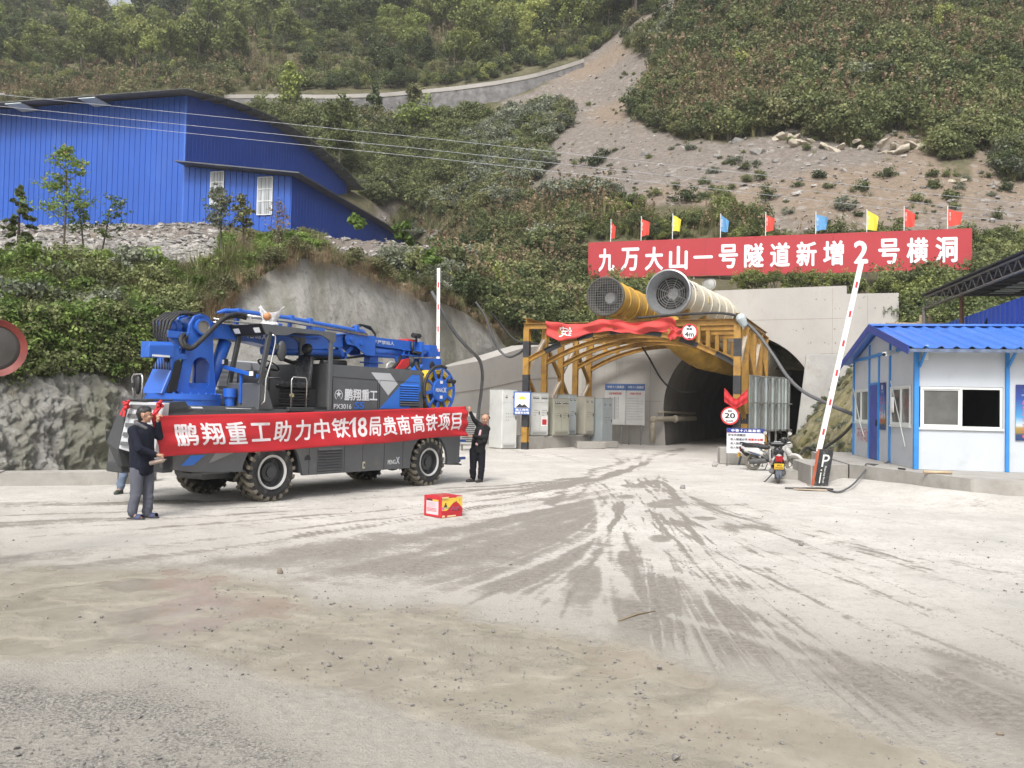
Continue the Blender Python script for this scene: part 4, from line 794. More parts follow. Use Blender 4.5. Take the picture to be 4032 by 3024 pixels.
x, y = sample(700, (560, 980, 860, 1060), lambda x, y: inpoly(x, y, [(600, 1000), (640, 960), (800, 900), (860, 930), (830, 1040), (720, 1080), (600, 1075)])); P = wpoint(x, y, .05); scatter("rubble_heap", P, rng.uniform(.08, .24, len(x)), ST, "heap of broken grey rock spilling down the bank left of the truck's boom", "rubble")
# pebbles and stones lying in the yard
PB = [rock_mesh(f"pebble_{i}", 60+i, M_GREYS, 1, (1, .9, .6)) for i in range(5)]
n = 9000; yy = 4.0*np.exp(rng.random(n)**1.15*1.75); xx = rng.uniform(-.68, .68, n)*yy; dens = fbm(np.stack([xx*.6, yy*.6, 0*xx], -1), 3, 130); k = (dens > -.12) | (rng.random(n) < .2); xx, yy = xx[k], yy[k]
scatter("yard_grit", np.stack([xx, yy, 0*xx-.003], -1), np.clip(rng.gamma(1.0, .0040, len(xx))+.003, 0, .024), PB, "dark grit and small stones lying on the muddy yard", "grit")
for i, (px, py, r, lab) in enumerate(((1101, 2258, .05, "round brown stone lying alone on the wet mud left of centre"), (2815, 1838, .16, "pale rounded stone on the ground left of the safety reminder board"), (2596, 2632, .028, "dark angular stone on the mud right of centre"), (2660, 2990, .03, "shiny dark stone at the bottom edge of the yard"), (2690, 1925, .09, "dark flat stone near the middle of the yard"), (3155, 2148, .045, "grey pebble on the dusty ground right of centre"), (3940, 2900, .026, "brown stone near the bottom right corner"))):
    g_ = ground_at(px, py); o = link("stone", rock_mesh("stone", 80+i, mat("brown_stone", (.19, .155, .12), .8, var=.3, vs=8) if i in (0, 6) else M_STONE if i == 1 else M_GREYS, 2, (1, .9, .75)), None, lab, "stone"); o.location = (g_[0], g_[1], r*.45); o.scale = (r, r, r); o.rotation_euler = (0, 0, i)
mb = MB(); a, b = ground_at(2435, 2450), ground_at(2580, 2412); mb.tube([tuple(a+[0, 0, .012]), tuple((a+b)/2+[.0, .03, .02]), tuple(b+[0, 0, .012])], [.006, .009, .005], 6); mb.build("twig", [M_WOOD if 'M_WOOD' in globals() else mat("twig_brown", (.22, .17, .11), .8)], None, "thin pale twig lying on the mud in the middle of the yard", "twig")
# ================================================================ TUNNEL PORTAL AND GANTRY
AXA = rad(24); AX = np.array([math.sin(AXA), math.cos(AXA), 0]); RX = np.array([math.cos(AXA), -math.sin(AXA), 0])
GP = np.array([.6, 35, 0])
def loc(o, v): return tuple(np.asarray(o, float)+RX*v[0]+AX*v[1]+np.array([0, 0, v[2]]))
M_CONC = mat("portal_concrete", (.385, .368, .345), .85, var=.10, vs=.6, bump=.25, bs=12, dirt=((.29, .27, .24), .34, 1.2), stretch=(1, 1, .6))
M_CONC2 = mat("grey_concrete", (.33, .315, .29), .88, var=.14, vs=1.5, bump=.4, bs=20, dirt=((.24, .22, .19), .42, 2.5))
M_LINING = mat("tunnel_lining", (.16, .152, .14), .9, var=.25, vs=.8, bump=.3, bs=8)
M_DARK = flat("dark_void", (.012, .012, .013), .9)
M_YEL = mat("gantry_yellow", (.34, .185, .030), .55, var=.22, vs=2.2, bump=.15, bs=40, dirt=((.17, .085, .035), .48, 3.5))
M_BLK = mat("gantry_black", (.025, .026, .03), .55, var=.3, vs=4, dirt=((.12, .10, .07), .25, 4))
M_PALE = mat("pale_timber_steel", (.50, .42, .33), .7, var=.15, vs=4)
# portal wall with the arched opening
PO = GP+AX*9.0
portal = thing("tunnel_portal", "pale cast concrete tunnel portal wall with arched dark opening at the foot of the hill", "tunnel portal", tuple(PO), -AXA)
CX, CZ, CR = 7.35, 1.9, 3.65
def arch_top(x):
    d = CR*CR-(x-CX)**2; return CZ+math.sqrt(d) if d > 0 else 0.0
def wall_top(x):
    return float(np.interp(x, [-2.2, -1.1, 1.0, 3.0, 12.2, 12.21, 14.4], [5.0, 5.3, 6.3, 7.72, 7.72, 7.34, 7.3]))
mb = MB(); xs = sorted(set(list(np.linspace(-2.2, CX-CR, 14))+[CX+CR*math.cos(a) for a in np.linspace(math.pi, 0, 61)]+list(np.linspace(CX+CR, 14.4, 14))+[12.2, 12.21]))
for x0, x1 in zip(xs[:-1], xs[1:]):
    xm = (x0+x1)/2; ins = abs(xm-CX) < CR
    b0, b1 = (arch_top(x0) or CZ, arch_top(x1) or CZ) if ins else (-.2, -.2)
    t0, t1 = wall_top(x0), wall_top(x1)
    mb.add([(x0, 0, b0), (x1, 0, b1), (x1, 0, t1), (x0, 0, t0), (x0, .7, b0), (x1, .7, b1), (x1, .7, t1), (x0, .7, t0)], [(0, 1, 2, 3), (5, 4, 7, 6), (3, 2, 6, 7)])
    if not ins and not (x1 < 3.7 or x0 > 11): pass
lo = 3.5
mb.add([(CX-CR, 0, CZ), (CX-lo, 0, -.2), (CX-CR, 0, -.2)], [(0, 2, 1)]); mb.add([(CX+CR, 0, CZ), (CX+lo, 0, -.2), (CX+CR, 0, -.2)], [(0, 1, 2)])
mb.add([(14.4, 0, -.2), (14.4, .7, -.2), (14.4, .7, 7.3), (14.4, 0, 7.3)], [(0, 1, 2, 3)]); mb.add([(-2.2, 0, -.2), (-2.2, .7, -.2), (-2.2, .7, 5), (-2.2, 0, 5)], [(3, 2, 1, 0)])
pw = mb.build("wall", [M_CONC], portal)
mb = MB()                      # formwork joints, tie holes and rust weeps
for z in (2.2, 4.55, 6.2):
    for xa, xb in ((-2, CX-3.75), (CX+3.75, 14.3)) if z < 5.4 else ((1.2, 12.1),): mb.bx(xa, xb, -.004, .01, z, z+.016)
for x in (-.6, 1.2, 3.0, 11.6, 13.1): mb.bx(x, x+.014, -.004, .01, .2, wall_top(x)-.1)
for i in range(150):
    x, z = random.uniform(.5, 14.2), random.choice([1.3, 2.8, 3.6, 5.0, 5.7, 6.6, 7.1])+random.uniform(-.06, .06)
    if z > wall_top(x)-.2 or (abs(x-CX) < CR+.3 and z < (arch_top(x) or CZ)+.3): continue
    w = random.uniform(.02, .06); mb.bx(x, x+w, -.004, .01, z, z+random.uniform(.02, .09))
mb.build("formwork_marks", [mat("weep_stain", (.24, .21, .175), .9, var=.3, vs=6)], portal)
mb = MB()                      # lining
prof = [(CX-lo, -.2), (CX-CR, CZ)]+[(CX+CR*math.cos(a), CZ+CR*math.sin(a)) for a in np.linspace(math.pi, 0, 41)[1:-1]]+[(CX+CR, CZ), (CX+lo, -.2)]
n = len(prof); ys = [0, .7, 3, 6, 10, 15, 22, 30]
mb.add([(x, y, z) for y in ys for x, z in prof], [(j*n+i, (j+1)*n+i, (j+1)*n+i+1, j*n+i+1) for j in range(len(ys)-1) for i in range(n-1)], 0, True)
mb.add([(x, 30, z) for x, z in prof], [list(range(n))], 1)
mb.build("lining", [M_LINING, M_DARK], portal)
# wing wall right of the mouth
mb = MB(); a_, b_, c_ = np.array([13.25, 38.3, 0]), np.array([17.5, 36.9, 0]), np.array([11.95, 36.5, 0])
base = [(12.35, 36.3), (17.2, 33.8), (18.2, 36.8), (13.6, 38.9)]; topz = [(13.2, 37.2), (17.6, 35.2), (18.2, 36.8), (13.7, 38.7)]
vs = [(x, y, -.2) for x, y in base]+[(x, y, 4.4) for x, y in topz]
mb.add(vs, [(3, 2, 1, 0), (4, 5, 6, 7), (0, 1, 5, 4), (1, 2, 6, 5), (2, 3, 7, 6), (3, 0, 4, 7)])
mb.build("wing_wall", [mat("wing_concrete", (.31, .305, .29), .88, var=.16, vs=.9, bump=.4, bs=14, dirt=((.24, .22, .19), .42, 1.3))], None, "battered grey concrete wing wall right of the tunnel mouth", "wing wall", bevel=.03)
# low white retaining wall running left from the portal, behind the cabinets
mb = MB(); pl = [(2.45, 44.0, 5.15), (.6, 41.2, 4.75), (-1.36, 38.3, 3.9), (-3.0, 35.7, 3.42), (-4.6, 33.3, 2.9)]
for (x0, y0, z0), (x1, y1, z1) in zip(pl[:-1], pl[1:]):
    for q in range(4):
        f0, f1 = q/4, (q+1)/4; A = [x0+(x1-x0)*f0, y0+(y1-y0)*f0, z0+(z1-z0)*f0]; B = [x0+(x1-x0)*f1, y0+(y1-y0)*f1, z0+(z1-z0)*f1]
        nx, ny = -.83, .55
        mb.add([(A[0], A[1], -.1), (B[0], B[1], -.1), (B[0], B[1], B[2]), (A[0], A[1], A[2]), (A[0]+nx*.8, A[1]+ny*.8, A[2]+.1), (B[0]+nx*.8, B[1]+ny*.8, B[2]+.1)], [(0, 3, 2, 1), (3, 4, 5, 2)])
for (zf, tt) in ((.36, .012), (.66, .014)):
    for (x0, y0, z0), (x1, y1, z1) in zip(pl[:-1], pl[1:]): mb.bar((x0+.004, y0-.004, z0*zf), (x1+.004, y1-.004, z1*zf), .02, tt*1.4, 1)
mb.build("retaining_wall", [M_CONC, mat("weep_stain", (.24, .21, .175), .9)], None, "low pale concrete retaining wall behind the electrical cabinets, stepping up to the portal", "retaining wall")

# ---- height gantry
gan = thing("height_gantry", "rusty yellow and black steel height gantry in front of the tunnel", "gantry", tuple(GP), -AXA)
YS = [0, 2.05, 4.1, 6.15, 8.2]; GW = 8.7
def striped_post(x, y, z0, z1, bands):
    mb = MB(); mb.ibeam((x, y, z0), (x, y, z1), .26, .22, 0, up=(0, 1, 0))
    for a, b in bands: mb.box((x, y, (a+b)/2), (.272, .232, b-a), 1)
    return mb.build("post", [M_YEL, M_BLK], gan)
for i, y in enumerate(YS):
    for x in (0, GW):
        z0 = .0 if x else (0 if i == 0 else .52)
        striped_post(x, y, z0, 5.08, [(3.88, 4.56), (2.45, 3.15), (.95, 1.7), (0, .3)] if i == 0 else [(1.3, 1.7)])
    mb = MB(); mb.ibeam((-.15, y, 5.2), (GW+.15, y, 5.2), .2, .24, 0); mb.build("cross_beam", [M_YEL], gan)
    mb = MB(); pts = [(.1+t*(GW-.2), 3.62+1.22*(1-(2*t-1)**2)+(.16*(1-t))) for t in np.linspace(0, 1, 25)]
    for k, ((xa, za), (xb, zb)) in enumerate(zip(pts[:-1], pts[1:])):
        mb.ibeam((xa, y, za), (xb, y, zb), .2, .2, 1 if (i == 0 and (k//2) % 2 == 1) else 0, up=(0, 0, 1))
    mb.build("arch_rib", [M_YEL, M_BLK], gan)
    for x in (1.5, 2.7, 6.1, 7.2):
        za = np.interp(x, [p[0] for p in pts], [p[1] for p in pts]); mb = MB(); mb.ibeam((x, y, za+.1), (x, y, 5.08), .16, .16, 0, up=(0, 1, 0)); mb.build("strut", [M_YEL], gan)
for x in (0, GW):
    mb = MB(); mb.ibeam((x, -.1, 5.43), (x, 8.3, 5.43), .18, .2, 0); mb.build("side_beam", [M_YEL], gan)
    for i in range(4):
        mb = MB(); y0, y1 = YS[i]+.1, YS[i+1]-.1
        if i % 2 == 0: seg = [((x, y1, 4.8), (x, y0, 3.3), 2), ((x, y0, 3.1), (x, y1, 1.5), 0)]
        else: seg = [((x, y0, 4.6), (x, y1, 3.2), 0), ((x, y0, 1.5), (x, y1, 3.0), 2)]
        for a, b, m in seg: mb = MB(); mb.ibeam(a, b, .13, .15, m, up=(1, 0, 0)); mb.build("brace", [M_YEL, M_BLK, M_PALE], gan)
for x in (2.9, 5.8): mb = MB(); mb.ibeam((x, -.05, 5.02), (x, 8.25, 5.02), .14, .14, 0); mb.build("purlin", [M_YEL], gan)
# ---- fans on top
M_FANY = mat("fan_yellow", (.52, .31, .05), .5, var=.25, vs=1.6, dirt=((.20, .15, .08), .45, 2.2), bump=.1)
M_CREAM = mat("fan_cream", (.62, .57, .46), .5, var=.08, vs=2, dirt=((.38, .31, .2), .22, 1.8))
M_BELL = mat("galvanised_bell", (.30, .31, .32), .38, .6, var=.15, vs=6)
M_GUARD = flat("guard_wire", (.24, .235, .225), .5, metal=.4)
def fan(pos, yaw, r0, r1, L, col, name, label, square, extra=None):
    t = thing(name, label, "ventilation fan", loc(GP, pos), -(AXA+yaw)); ax = (0, 1, 0)
    mb = MB(); mb.lathe([(r0, 0), (r0*.99, .06), ((r0+r1)/2, .25), (r1, .5), (r1, L)], (0, 0, 0), ax, 40, 0)
    for y in np.arange(1.2, L, 1.25): mb.lathe([(r1, y-.05), (r1+.045, y-.05), (r1+.045, y+.05), (r1, y+.05)], (0, 0, 0), ax, 40, 0, False)
    mb.build("casing", [col], t)
    mb = MB(); mb.lathe([(r0*.97, -.02), (r0*1.035, 0), (r0*1.035, .1), (r0*.985, .1)], (0, 0, 0), ax, 40, 0)
    mb.lathe([(r0*.97, -.02), (r1*.86, .42), (r1*.86, .5)], (0, 0, 0), ax, 40, 0); mb.build("intake_bell", [M_BELL if not square else mat('mouth_dark', (.07, .065, .055), .7)], t)
    mb = MB(); mb.lathe([(r1*.9, .5), (r1*.9, L-.3), (0, L-.3)], (0, 0, 0), ax, 32, 0)
    mb.lathe([(0, .62), (.2, .64), (.26, .75), (.26, 1.4)], (0, 0, 0), ax, 16, 1); mb.build("duct_interior", [M_DARK, mat("fan_hub", (.3, .3, .3), .5)], t)
    mb = MB()
    for k in range(10):
        a = 2*math.pi*k/10; u = Vector((math.cos(a), 0, math.sin(a))); w = Vector((-math.sin(a), .6, math.cos(a)))
        mb.add([u*.24+Vector((0, .9, 0))-w*.07, u*.24+Vector((0, .9, 0))+w*.07, u*r1*.86+Vector((0, .9, 0))+w*.13, u*r1*.86+Vector((0, .9, 0))-w*.13], [(0, 1, 2, 3)])
    mb.build("blades", [flat("blade_dark", (.05, .05, .05), .6)], t)
    mb = MB()
    if square:
        for k in range(-7, 8):
            q = k*r0/7.6; h = math.sqrt(max(0, r0*r0*.93-q*q))
            for a, b in (((q, .0, -h), (q, .0, h)), ((-h, .014, q), (h, .014, q))): mb.bar(a, b, .011, .010, 0)
    else:
        for k in range(1, 8): mb.tube([(r1*.84*k/7*math.cos(a), .4, r1*.84*k/7*math.sin(a)) for a in np.linspace(0, 2*math.pi, 36)[:-1]], .011, 5, 0, closed=True)
        for k in range(8): a = math.pi/8+k*math.pi/4; mb.tube([(.05*math.cos(a), .39, .05*math.sin(a)), (r1*.86*math.cos(a), .39, r1*.86*math.sin(a))], .012, 5, 0)
    mb.build("guard", [M_GUARD], t)
    mb = MB()
    for y in (.9, L*.45, L-.8):
        for sx in (-1, 1): mb.add([(sx*.25, y-.06, -r1*.93), (sx*.6, y-.06, -r1*.75), (sx*.62, y-.06, -r0-.06), (sx*.3, y-.06, -r0-.06), (sx*.25, y+.06, -r1*.93), (sx*.6, y+.06, -r1*.75), (sx*.62, y+.06, -r0-.06), (sx*.3, y+.06, -r0-.06)], [(0, 1, 2, 3), (7, 6, 5, 4), (0, 4, 5, 1), (1, 5, 6, 2), (2, 6, 7, 3), (3, 7, 4, 0)])
    mb.build("cradle", [M_YEL], t); return t
fa = fan((3.45, -.15, 6.34), rad(1), .78, .72, 6.6, M_FANY, "ventilation_fan", "yellow rust-stained ventilation fan with a square wire grid over its mouth, left on the gantry", True)
fb = fan((6.01, -.05, 6.42), rad(4.5), .89, .76, 7.6, M_CREAM, "ventilation_fan", "cream ventilation fan with a grey bell mouth and round guard, right on the gantry", False)
def cyl_text(t, body, r, y0, ang, h, w, m, name):      # lettering wrapped on the casing (reads along the axis on the right-hand side)
    mb = MB()
    def warp(a, b): th = ang+b/r; return (r*math.cos(th), y0+a, r*math.sin(th))
    mb.text(body, (0, 0, 0), (1, 0, 0), (0, 1, 0), h, w, 0, .012, warp); mb.build(name, [m], t)
M_INKB = flat("blue_ink", (.05, .06, .19), .5)
cyl_text(fb, "鑫丰源", .768, .85, .42, .30, .8, M_INKB, "maker_lettering"); cyl_text(fb, "Xin Feng Yuan", .768, .85, .25, .10, .75, M_INKB, "maker_lettering")
cyl_text(fb, "风机 SDF-No12.5", .768, 4.6, .0, .1, .9, flat("grey_ink", (.3, .3, .32), .5), "data_lettering")
mb = MB(); mb.bx(.70, .775, 3.05, 3.35, -.1, .18, 0); mb.build("terminal_box", [mat("fan_cream2", (.55, .45, .22), .5)], fb, bevel=.01)
def duct(name, label, path, r, m):
    mb = MB(); P = [Vector(loc(GP, p)) for p in path]; fine = []
    for i in range(len(P)-1):
        p0, p1, p2, p3 = P[max(i-1, 0)], P[i], P[i+1], P[min(i+2, len(P)-1)]
        for k in range(8):
            t = k/8; fine.append(.5*((2*p1)+(p2-p0)*t+(2*p0-5*p1+4*p2-p3)*t*t+(3*p1-p0-3*p2+p3)*t**3))
    fine.append(P[-1]); rs = [r*(1+.02*math.sin(i*2.1)) for i in range(len(fine))]; mb.tube(fine, rs, 28, 0)
    return mb.build(name, [m], None, label, "ventilation duct")
duct("ventilation_duct", "yellow flexible duct sagging from the yellow fan into the tunnel crown", [(3.6, 6.3, 6.34), (4.0, 7.2, 6.0), (4.9, 8.2, 5.1), (5.5, 9.2, 4.62), (6.0, 11, 4.5), (6.2, 20, 4.5)], .74, M_FANY)
duct("ventilation_duct", "cream flexible duct bending down from the cream fan into the tunnel", [(6.62, 7.4, 6.42), (6.7, 8.0, 6.3), (7.0, 8.7, 5.6), (7.5, 9.4, 4.8), (8.1, 11, 4.45), (8.1, 20, 4.4)], .76, M_CREAM)
# ---- torn red cloth on the gantry
M_RED = mat("red_cloth", (.46, .022, .028), .75, var=.10, vs=2.5, bump=.1, bs=60)
M_RED2 = mat("faded_red_cloth", (.52, .055, .05), .8, var=.12, vs=2, bump=.1, bs=60)
M_WHITE = flat("white_print", (.82, .81, .80), .7)
tb = thing("torn_banner", "crumpled faded red safety banner drooping along the gantry's top beam", "banner", loc(GP, (0, -.2, 0)), -AXA)
def tb_fn(u, v):
    x = .95+5.45*u; top = 5.36-.04*math.sin(u*9)-.10*u*0; hgt = np.interp(u, [0, .12, .22, .3, .45, .6, .8, .93, 1], [.66, .72, .66, .46, .50, .46, .44, .54, .60])
    top += np.interp(u, [0, .1, .3, .45, .7, .9, .97, 1], [.04, -.04, -.1, .02, -.14, .06, .1, -.1])
    z = top-hgt*(1-v); return Vector((x, -.06*math.sin(u*31+v*3)-.07*math.sin(u*13-v*5)-.05*math.sin(v*9+u*5), z+.025*math.sin(u*40+v*4)))
mb = MB(); mb.grid(tb_fn, 90, 12, 0); mb.build("cloth", [M_RED2], tb, solid=.006)
for ch, u0 in (("安", .10), ("全", .175)):
    mb = MB(); w_, h_ = (.42, .40) if ch == "安" else (.2, .42)
    def warp(a, b, u0=u0): p = tb_fn(u0+a/5.45, .22+b/.62*.9); return (p.x, p.y-.02, p.z)
    mb.text(ch, (0, 0, 0), (1, 0, 0), (0, 0, 1), h_, w_, 0, .02, warp); mb.build("lettering", [M_WHITE], tb)
mb = MB(); mb.grid(lambda u, v: Vector((6.15+.45*u+.05*math.sin(v*7), -.12-.08*math.sin(u*9+v*4), 4.98-.5*v*(1-.4*u)+.04*math.sin(u*12))), 16, 12, 0); mb.build("loose_end", [M_RED2], tb, solid=.006)
cl = thing("red_cloth", "red plastic cloth tied round the gantry's right front post", "cloth", loc(GP, (GW, -.25, 2.25)), -AXA)
mb = MB(); mb.grid(lambda u, v: Vector((-.42+.85*u, -.05+.07*math.sin(u*15)+.03*math.sin(v*9), (.42*abs(2*u-1)**1.3)*(1-v)-.12*v-.25*v*(1-abs(2*u-1)))), 20, 10, 0); mb.build("cloth_sheet", [M_RED], cl, solid=.01)
# ---- round signs
def round_sign(name, label, pos, r, lines):
    t = thing(name, label, "road sign", loc(GP, pos), -AXA)
    mb = MB(); mb.lathe([(r*.84, 0), (r*.84, -.012), (0, -.012)], (0, 0, 0), (0, 1, 0), 36, 0, False); mb.build("face", [mat("sign_white", (.78, .78, .77), .4, var=.04)], t)
    mb = MB(); mb.lathe([(r*.82, -.014), (r, -.014), (r, .012), (r*.82, .012)], (0, 0, 0), (0, 1, 0), 36, 0, False); mb.build("rim", [mat("sign_red", (.55, .03, .035), .4, var=.06)], t)
    mb = MB()
    for s_, x, z, h, w in lines: mb.text(s_, (x-w/2, -.02, z), (1, 0, 0), (0, 0, 1), h, w, 0, .03)
    mb.build("lettering", [flat("sign_black", (.02, .02, .022), .5)], t)
    mb = MB(); mb.bx(-.03, .03, .012, .1, -r*.6, r*.6); mb.build("bracket", [M_YEL], t); return t
s4 = round_sign("height_sign", "round red-rimmed sign reading 4m hanging on the gantry's cross beam", (6.92, -.28, 4.82), .32, [("限高", 0, .06, .10, .22), ("4m", 0, -.19, .20, .36)])
mb = MB(); mb.add([(-.11, -.021, .262), (.11, -.021, .262), (0, -.021, .17)], [(0, 2, 1)]); mb.add([(-.09, -.021, -.262), (.09, -.021, -.262), (0, -.021, -.215)], [(0, 1, 2)]); mb.build("height_arrow", [flat("sign_black", (.02, .02, .022))], s4)
round_sign("speed_sign", "round red-rimmed sign reading 20 Km/h on the gantry's right post", (8.5, -.3, 1.62), .34, [("限速", 0, .14, .08, .15), ("20", 0, -.10, .21, .40), ("Km/h", 0, -.24, .10, .26)])
# ---- helmet sign on the left post
hs_ = thing("helmet_sign", "blue and white sign of a worker in a yellow helmet on the gantry's left post", "safety sign", loc(GP, (-.02, -.35, 1.95)), -rad(10))
mb = MB(); mb.bx(-.36, .36, 0, .02, -.48, .48); mb.build("panel", [mat("sign_blue", (.03, .10, .34), .45, var=.08)], hs_)
mb = MB(); mb.bx(-.31, .31, -.004, 0, -.20, .43); mb.build("picture_field", [mat("sign_white", (.78, .78, .77), .4)], hs_)
mb = MB(); mb.prism([(.13*math.cos(a), .11*math.sin(a)) for a in np.linspace(0, math.pi, 14)], (.0, -.008, .18), (1, 0, 0), (0, 0, 1), (0, .004, 0), 0); mb.bx(-.19, .16, -.009, -.005, .155, .19, 0)
mb.prism([(-.14, .15), (.12, .15), (.13, .02), (.08, -.06), (-.02, -.08), (-.1, 0)], (0, -.0075, 0), (1, 0, 0), (0, 0, 1), (0, .003, 0), 2); mb.prism([(-.28, -.19), (-.1, -.02), (0, -.1), (.1, -.04), (.28, -.19)], (0, -.0085, 0), (1, 0, 0), (0, 0, 1), (0, .003, 0), 1)
mb.bx(-.13, -.02, -.009, -.007, .07, .085, 1); mb.bx(.03, .11, -.009, -.007, .07, .085, 1); mb.bx(0, .012, -.009, -.007, .0, .07, 1); mb.bx(-.03, .05, -.009, -.007, -.035, -.025, 1)
mb.build("worker_picture", [flat("helmet_yellow", (.65, .5, .03)), flat("sign_black", (.02, .02, .022)), flat("paper_skin", (.72, .7, .66))], hs_)
mb = MB(); mb.text("施工现场", (-.28, -.005, -.33), (1, 0, 0), (0, 0, 1), .10, .56, 0, .02); mb.text("佩戴安全帽", (-.30, -.005, -.455), (1, 0, 0), (0, 0, 1), .10, .60, 0, .02); mb.build("lettering", [M_WHITE], hs_)

# ---- corrugated steel hoarding beside the right legs
A, B = np.array([9.22, 32.35, 0]), np.array([11.62, 34.75, 0]); dv = (B-A)/np.linalg.norm(B-A); Lh = np.linalg.norm(B-A)
ho = thing("steel_hoarding", "galvanised corrugated steel hoarding panel standing beside the gantry's right legs", "hoarding", tuple(A), math.atan2(dv[1], dv[0]))
mb = MB(); xs = np.linspace(0, Lh, 121); zs = [1.02, 2.1, 3.23]
prof = [(x, -.05*(1 if (x*3.6) % 1 < .35 else 0)) for x in xs]
mb.add([(x, y, z) for z in zs for x, y in prof], [(j*121+i, j*121+i+1, (j+1)*121+i+1, (j+1)*121+i) for j in range(2) for i in range(120)])
mb.build("sheet", [mat("galvanised_sheet", (.36, .40, .40), .42, .35, var=.14, vs=1.5, dirt=((.22, .22, .2), .3, 3))], ho, solid=.004)
mb = MB()
for x in (.18, .75, .95, 1.55, 2.1, 2.5, 3.2): mb.bx(x, x+.05, -.12, -.055, 0.0 if x in (.18, 1.55, 2.1, 3.2) else .95, 3.2)
for z in (1.04, 2.12, 3.16): mb.bx(0, Lh, -.16, -.125, z, z+.05)
mb.build("support_frame", [mat("grey_steel", (.22, .22, .21), .55, .3, var=.2)], ho)

# ---- electrical cabinets on the plinth
def crop(x, y): return 1750+x*.36166, 1480+y*.36166
pl_ = thing("concrete_plinth", "long low concrete plinth carrying the row of electrical cabinets", "plinth", (.55, 35.25, 0), rad(90)-math.atan2(2.95, 4.0)*1.0)
pl_.rotation_euler = (0, 0, math.atan2(4.0, 3.0))
mb = MB(); mb.box((2.5, .55, .26), (5.0, 1.5, .54)); mb.build("plinth_block", [M_CONC2], pl_, bevel=.02)
def cabinet(cx, Y, base, w, d, h, col, label, doors=1, kick=.22, meters=2, split=.78, yaw=-38, poster=False, buttons=True):
    px, _ = crop(cx, 0); p = at(px, 1700, Y); t = thing("electrical_cabinet", label, "electrical cabinet", (p[0], Y, base), rad(yaw+90), "electrical cabinets beside the gantry")
    # local +x: along the front, -y: front normal -> rotate so the front faces camera right
    t.rotation_euler = (0, 0, rad(yaw+78))
    m = mat("cabinet_"+col[0], col[1], .45, var=.06, vs=2, dirt=((.25, .22, .17), .22, 2.5)); md = mat("cabinet_seam", (.05, .05, .05), .6); mg = flat("meter_glass", (.55, .57, .56), .25)
    mb = MB(); mb.bx(-w/2, w/2, 0, d, .06, h); mb.build("body", [m], t, bevel=.012)
    mb = MB(); mb.bx(-w/2+.02, w/2-.02, .03, d-.03, 0, .06); mb.bx(-w/2-.01, w/2+.01, -.012, d+.01, h, h+.03); mb.build("base_and_cap", [mat("cabinet_edge", (.30, .29, .26), .6)], t)
    dw = (w-.04)/doors
    for k in range(doors):
        x0 = -w/2+.02+k*dw
        mb = MB(); mb.bx(x0+.008, x0+dw-.008, -.018, -.001, kick+.02, h*split-.008); mb.bx(x0+.008, x0+dw-.008, -.018, -.001, h*split+.008, h-.03); dr = mb.build("door", [m], t, bevel=.004)
        mb = MB(); mb.bx(x0+dw-.075, x0+dw-.05, -.045, -.019, h*.5, h*.5+.14); mb.build("handle", [md], dr)
        mb = MB()
        for q in range(meters):
            xq = x0+dw*(.25+.5*q/max(1, meters-1)); mb.bx(xq-.045, xq+.045, -.030, -.019, h*.86, h*.86+.10, 0); mb.bx(xq-.034, xq+.034, -.033, -.031, h*.86+.04, h*.86+.09, 1)
        mb.build("meters", [md, mg], dr)
        if buttons:
            mb = MB()
            for r_ in range(3):
                for c_ in range(4 if r_ < 2 else 2): mb.lathe([(.016, -.036), (.016, -.019)], (x0+dw*(.25+.16*c_), 0, h*(.60-.055*r_)), (0, 1, 0), 8, 0, False); mb.disc((x0+dw*(.25+.16*c_), -.036, h*(.60-.055*r_)), (0, 1, 0), .016, 8, 0)
            mb.build("buttons", [mat("button_mix", (.20, .18, .15), .5, var=.9, vs=25)], dr)
    mb = MB(); mb.bx(-w/2+.03, w/2-.03, -.014, -.001, .07, kick)
    kp = mb.build("kick_panel", [m], t)
    mb = MB()
    for q in range(4): mb.bx(-w/2+.1, w/2-.1, -.018, -.0145, .09+q*(kick-.1)/4, .10+q*(kick-.1)/4)
    mb.build("louvre", [md], kp)
    if poster:
        mb = MB(); mb.bx(.08, .42, -.024, -.019, .45, .86, 0); mb.bx(.12, .38, -.026, -.0245, .50, .74, 1); mb.text("有电危险", (.13, -.027, .77), (1, 0, 0), (0, 0, 1), .06, .24, 1); mb.build("warning_poster", [M_WHITE, M_RED], t)
    return t
GREYW = ("off_white", (.56, .57, .55)); OLIVE = ("olive_grey", (.36, .355, .29)); BLUEG = ("blue_grey", (.36, .40, .41)); BEIGE = ("beige", (.44, .42, .35))
cabinet(705, 34.7, 0, .82, .85, 2.5, GREYW, "tallest off-white electrical cabinet, first of the row, standing on the ground", meters=2)
cabinet(1035, 35.9, .53, 1.0, .7, 1.88, GREYW, "off-white two-door electrical cabinet with a red warning poster on its right door", doors=2, poster=True, meters=3)
cabinet(1270, 36.9, .53, .98, .5, 1.66, OLIVE, "squat olive-grey two-door electrical cabinet between the white and the blue-grey ones", doors=2, meters=3)
cabinet(1390, 38.0, .53, .5, .75, 1.85, BLUEG, "narrow blue-grey electrical cabinet right of the squat olive one", meters=2, split=.9)
cabinet(1575, 38.7, .53, .62, .75, 1.78, BEIGE, "beige electrical cabinet with a perforated side panel, standing apart on the plinth", meters=2, split=.9)
cabinet(1770, 38.9, .05, .72, .8, 2.2, BLUEG, "tall grey-blue electrical cabinet at the far right end of the row", meters=2)
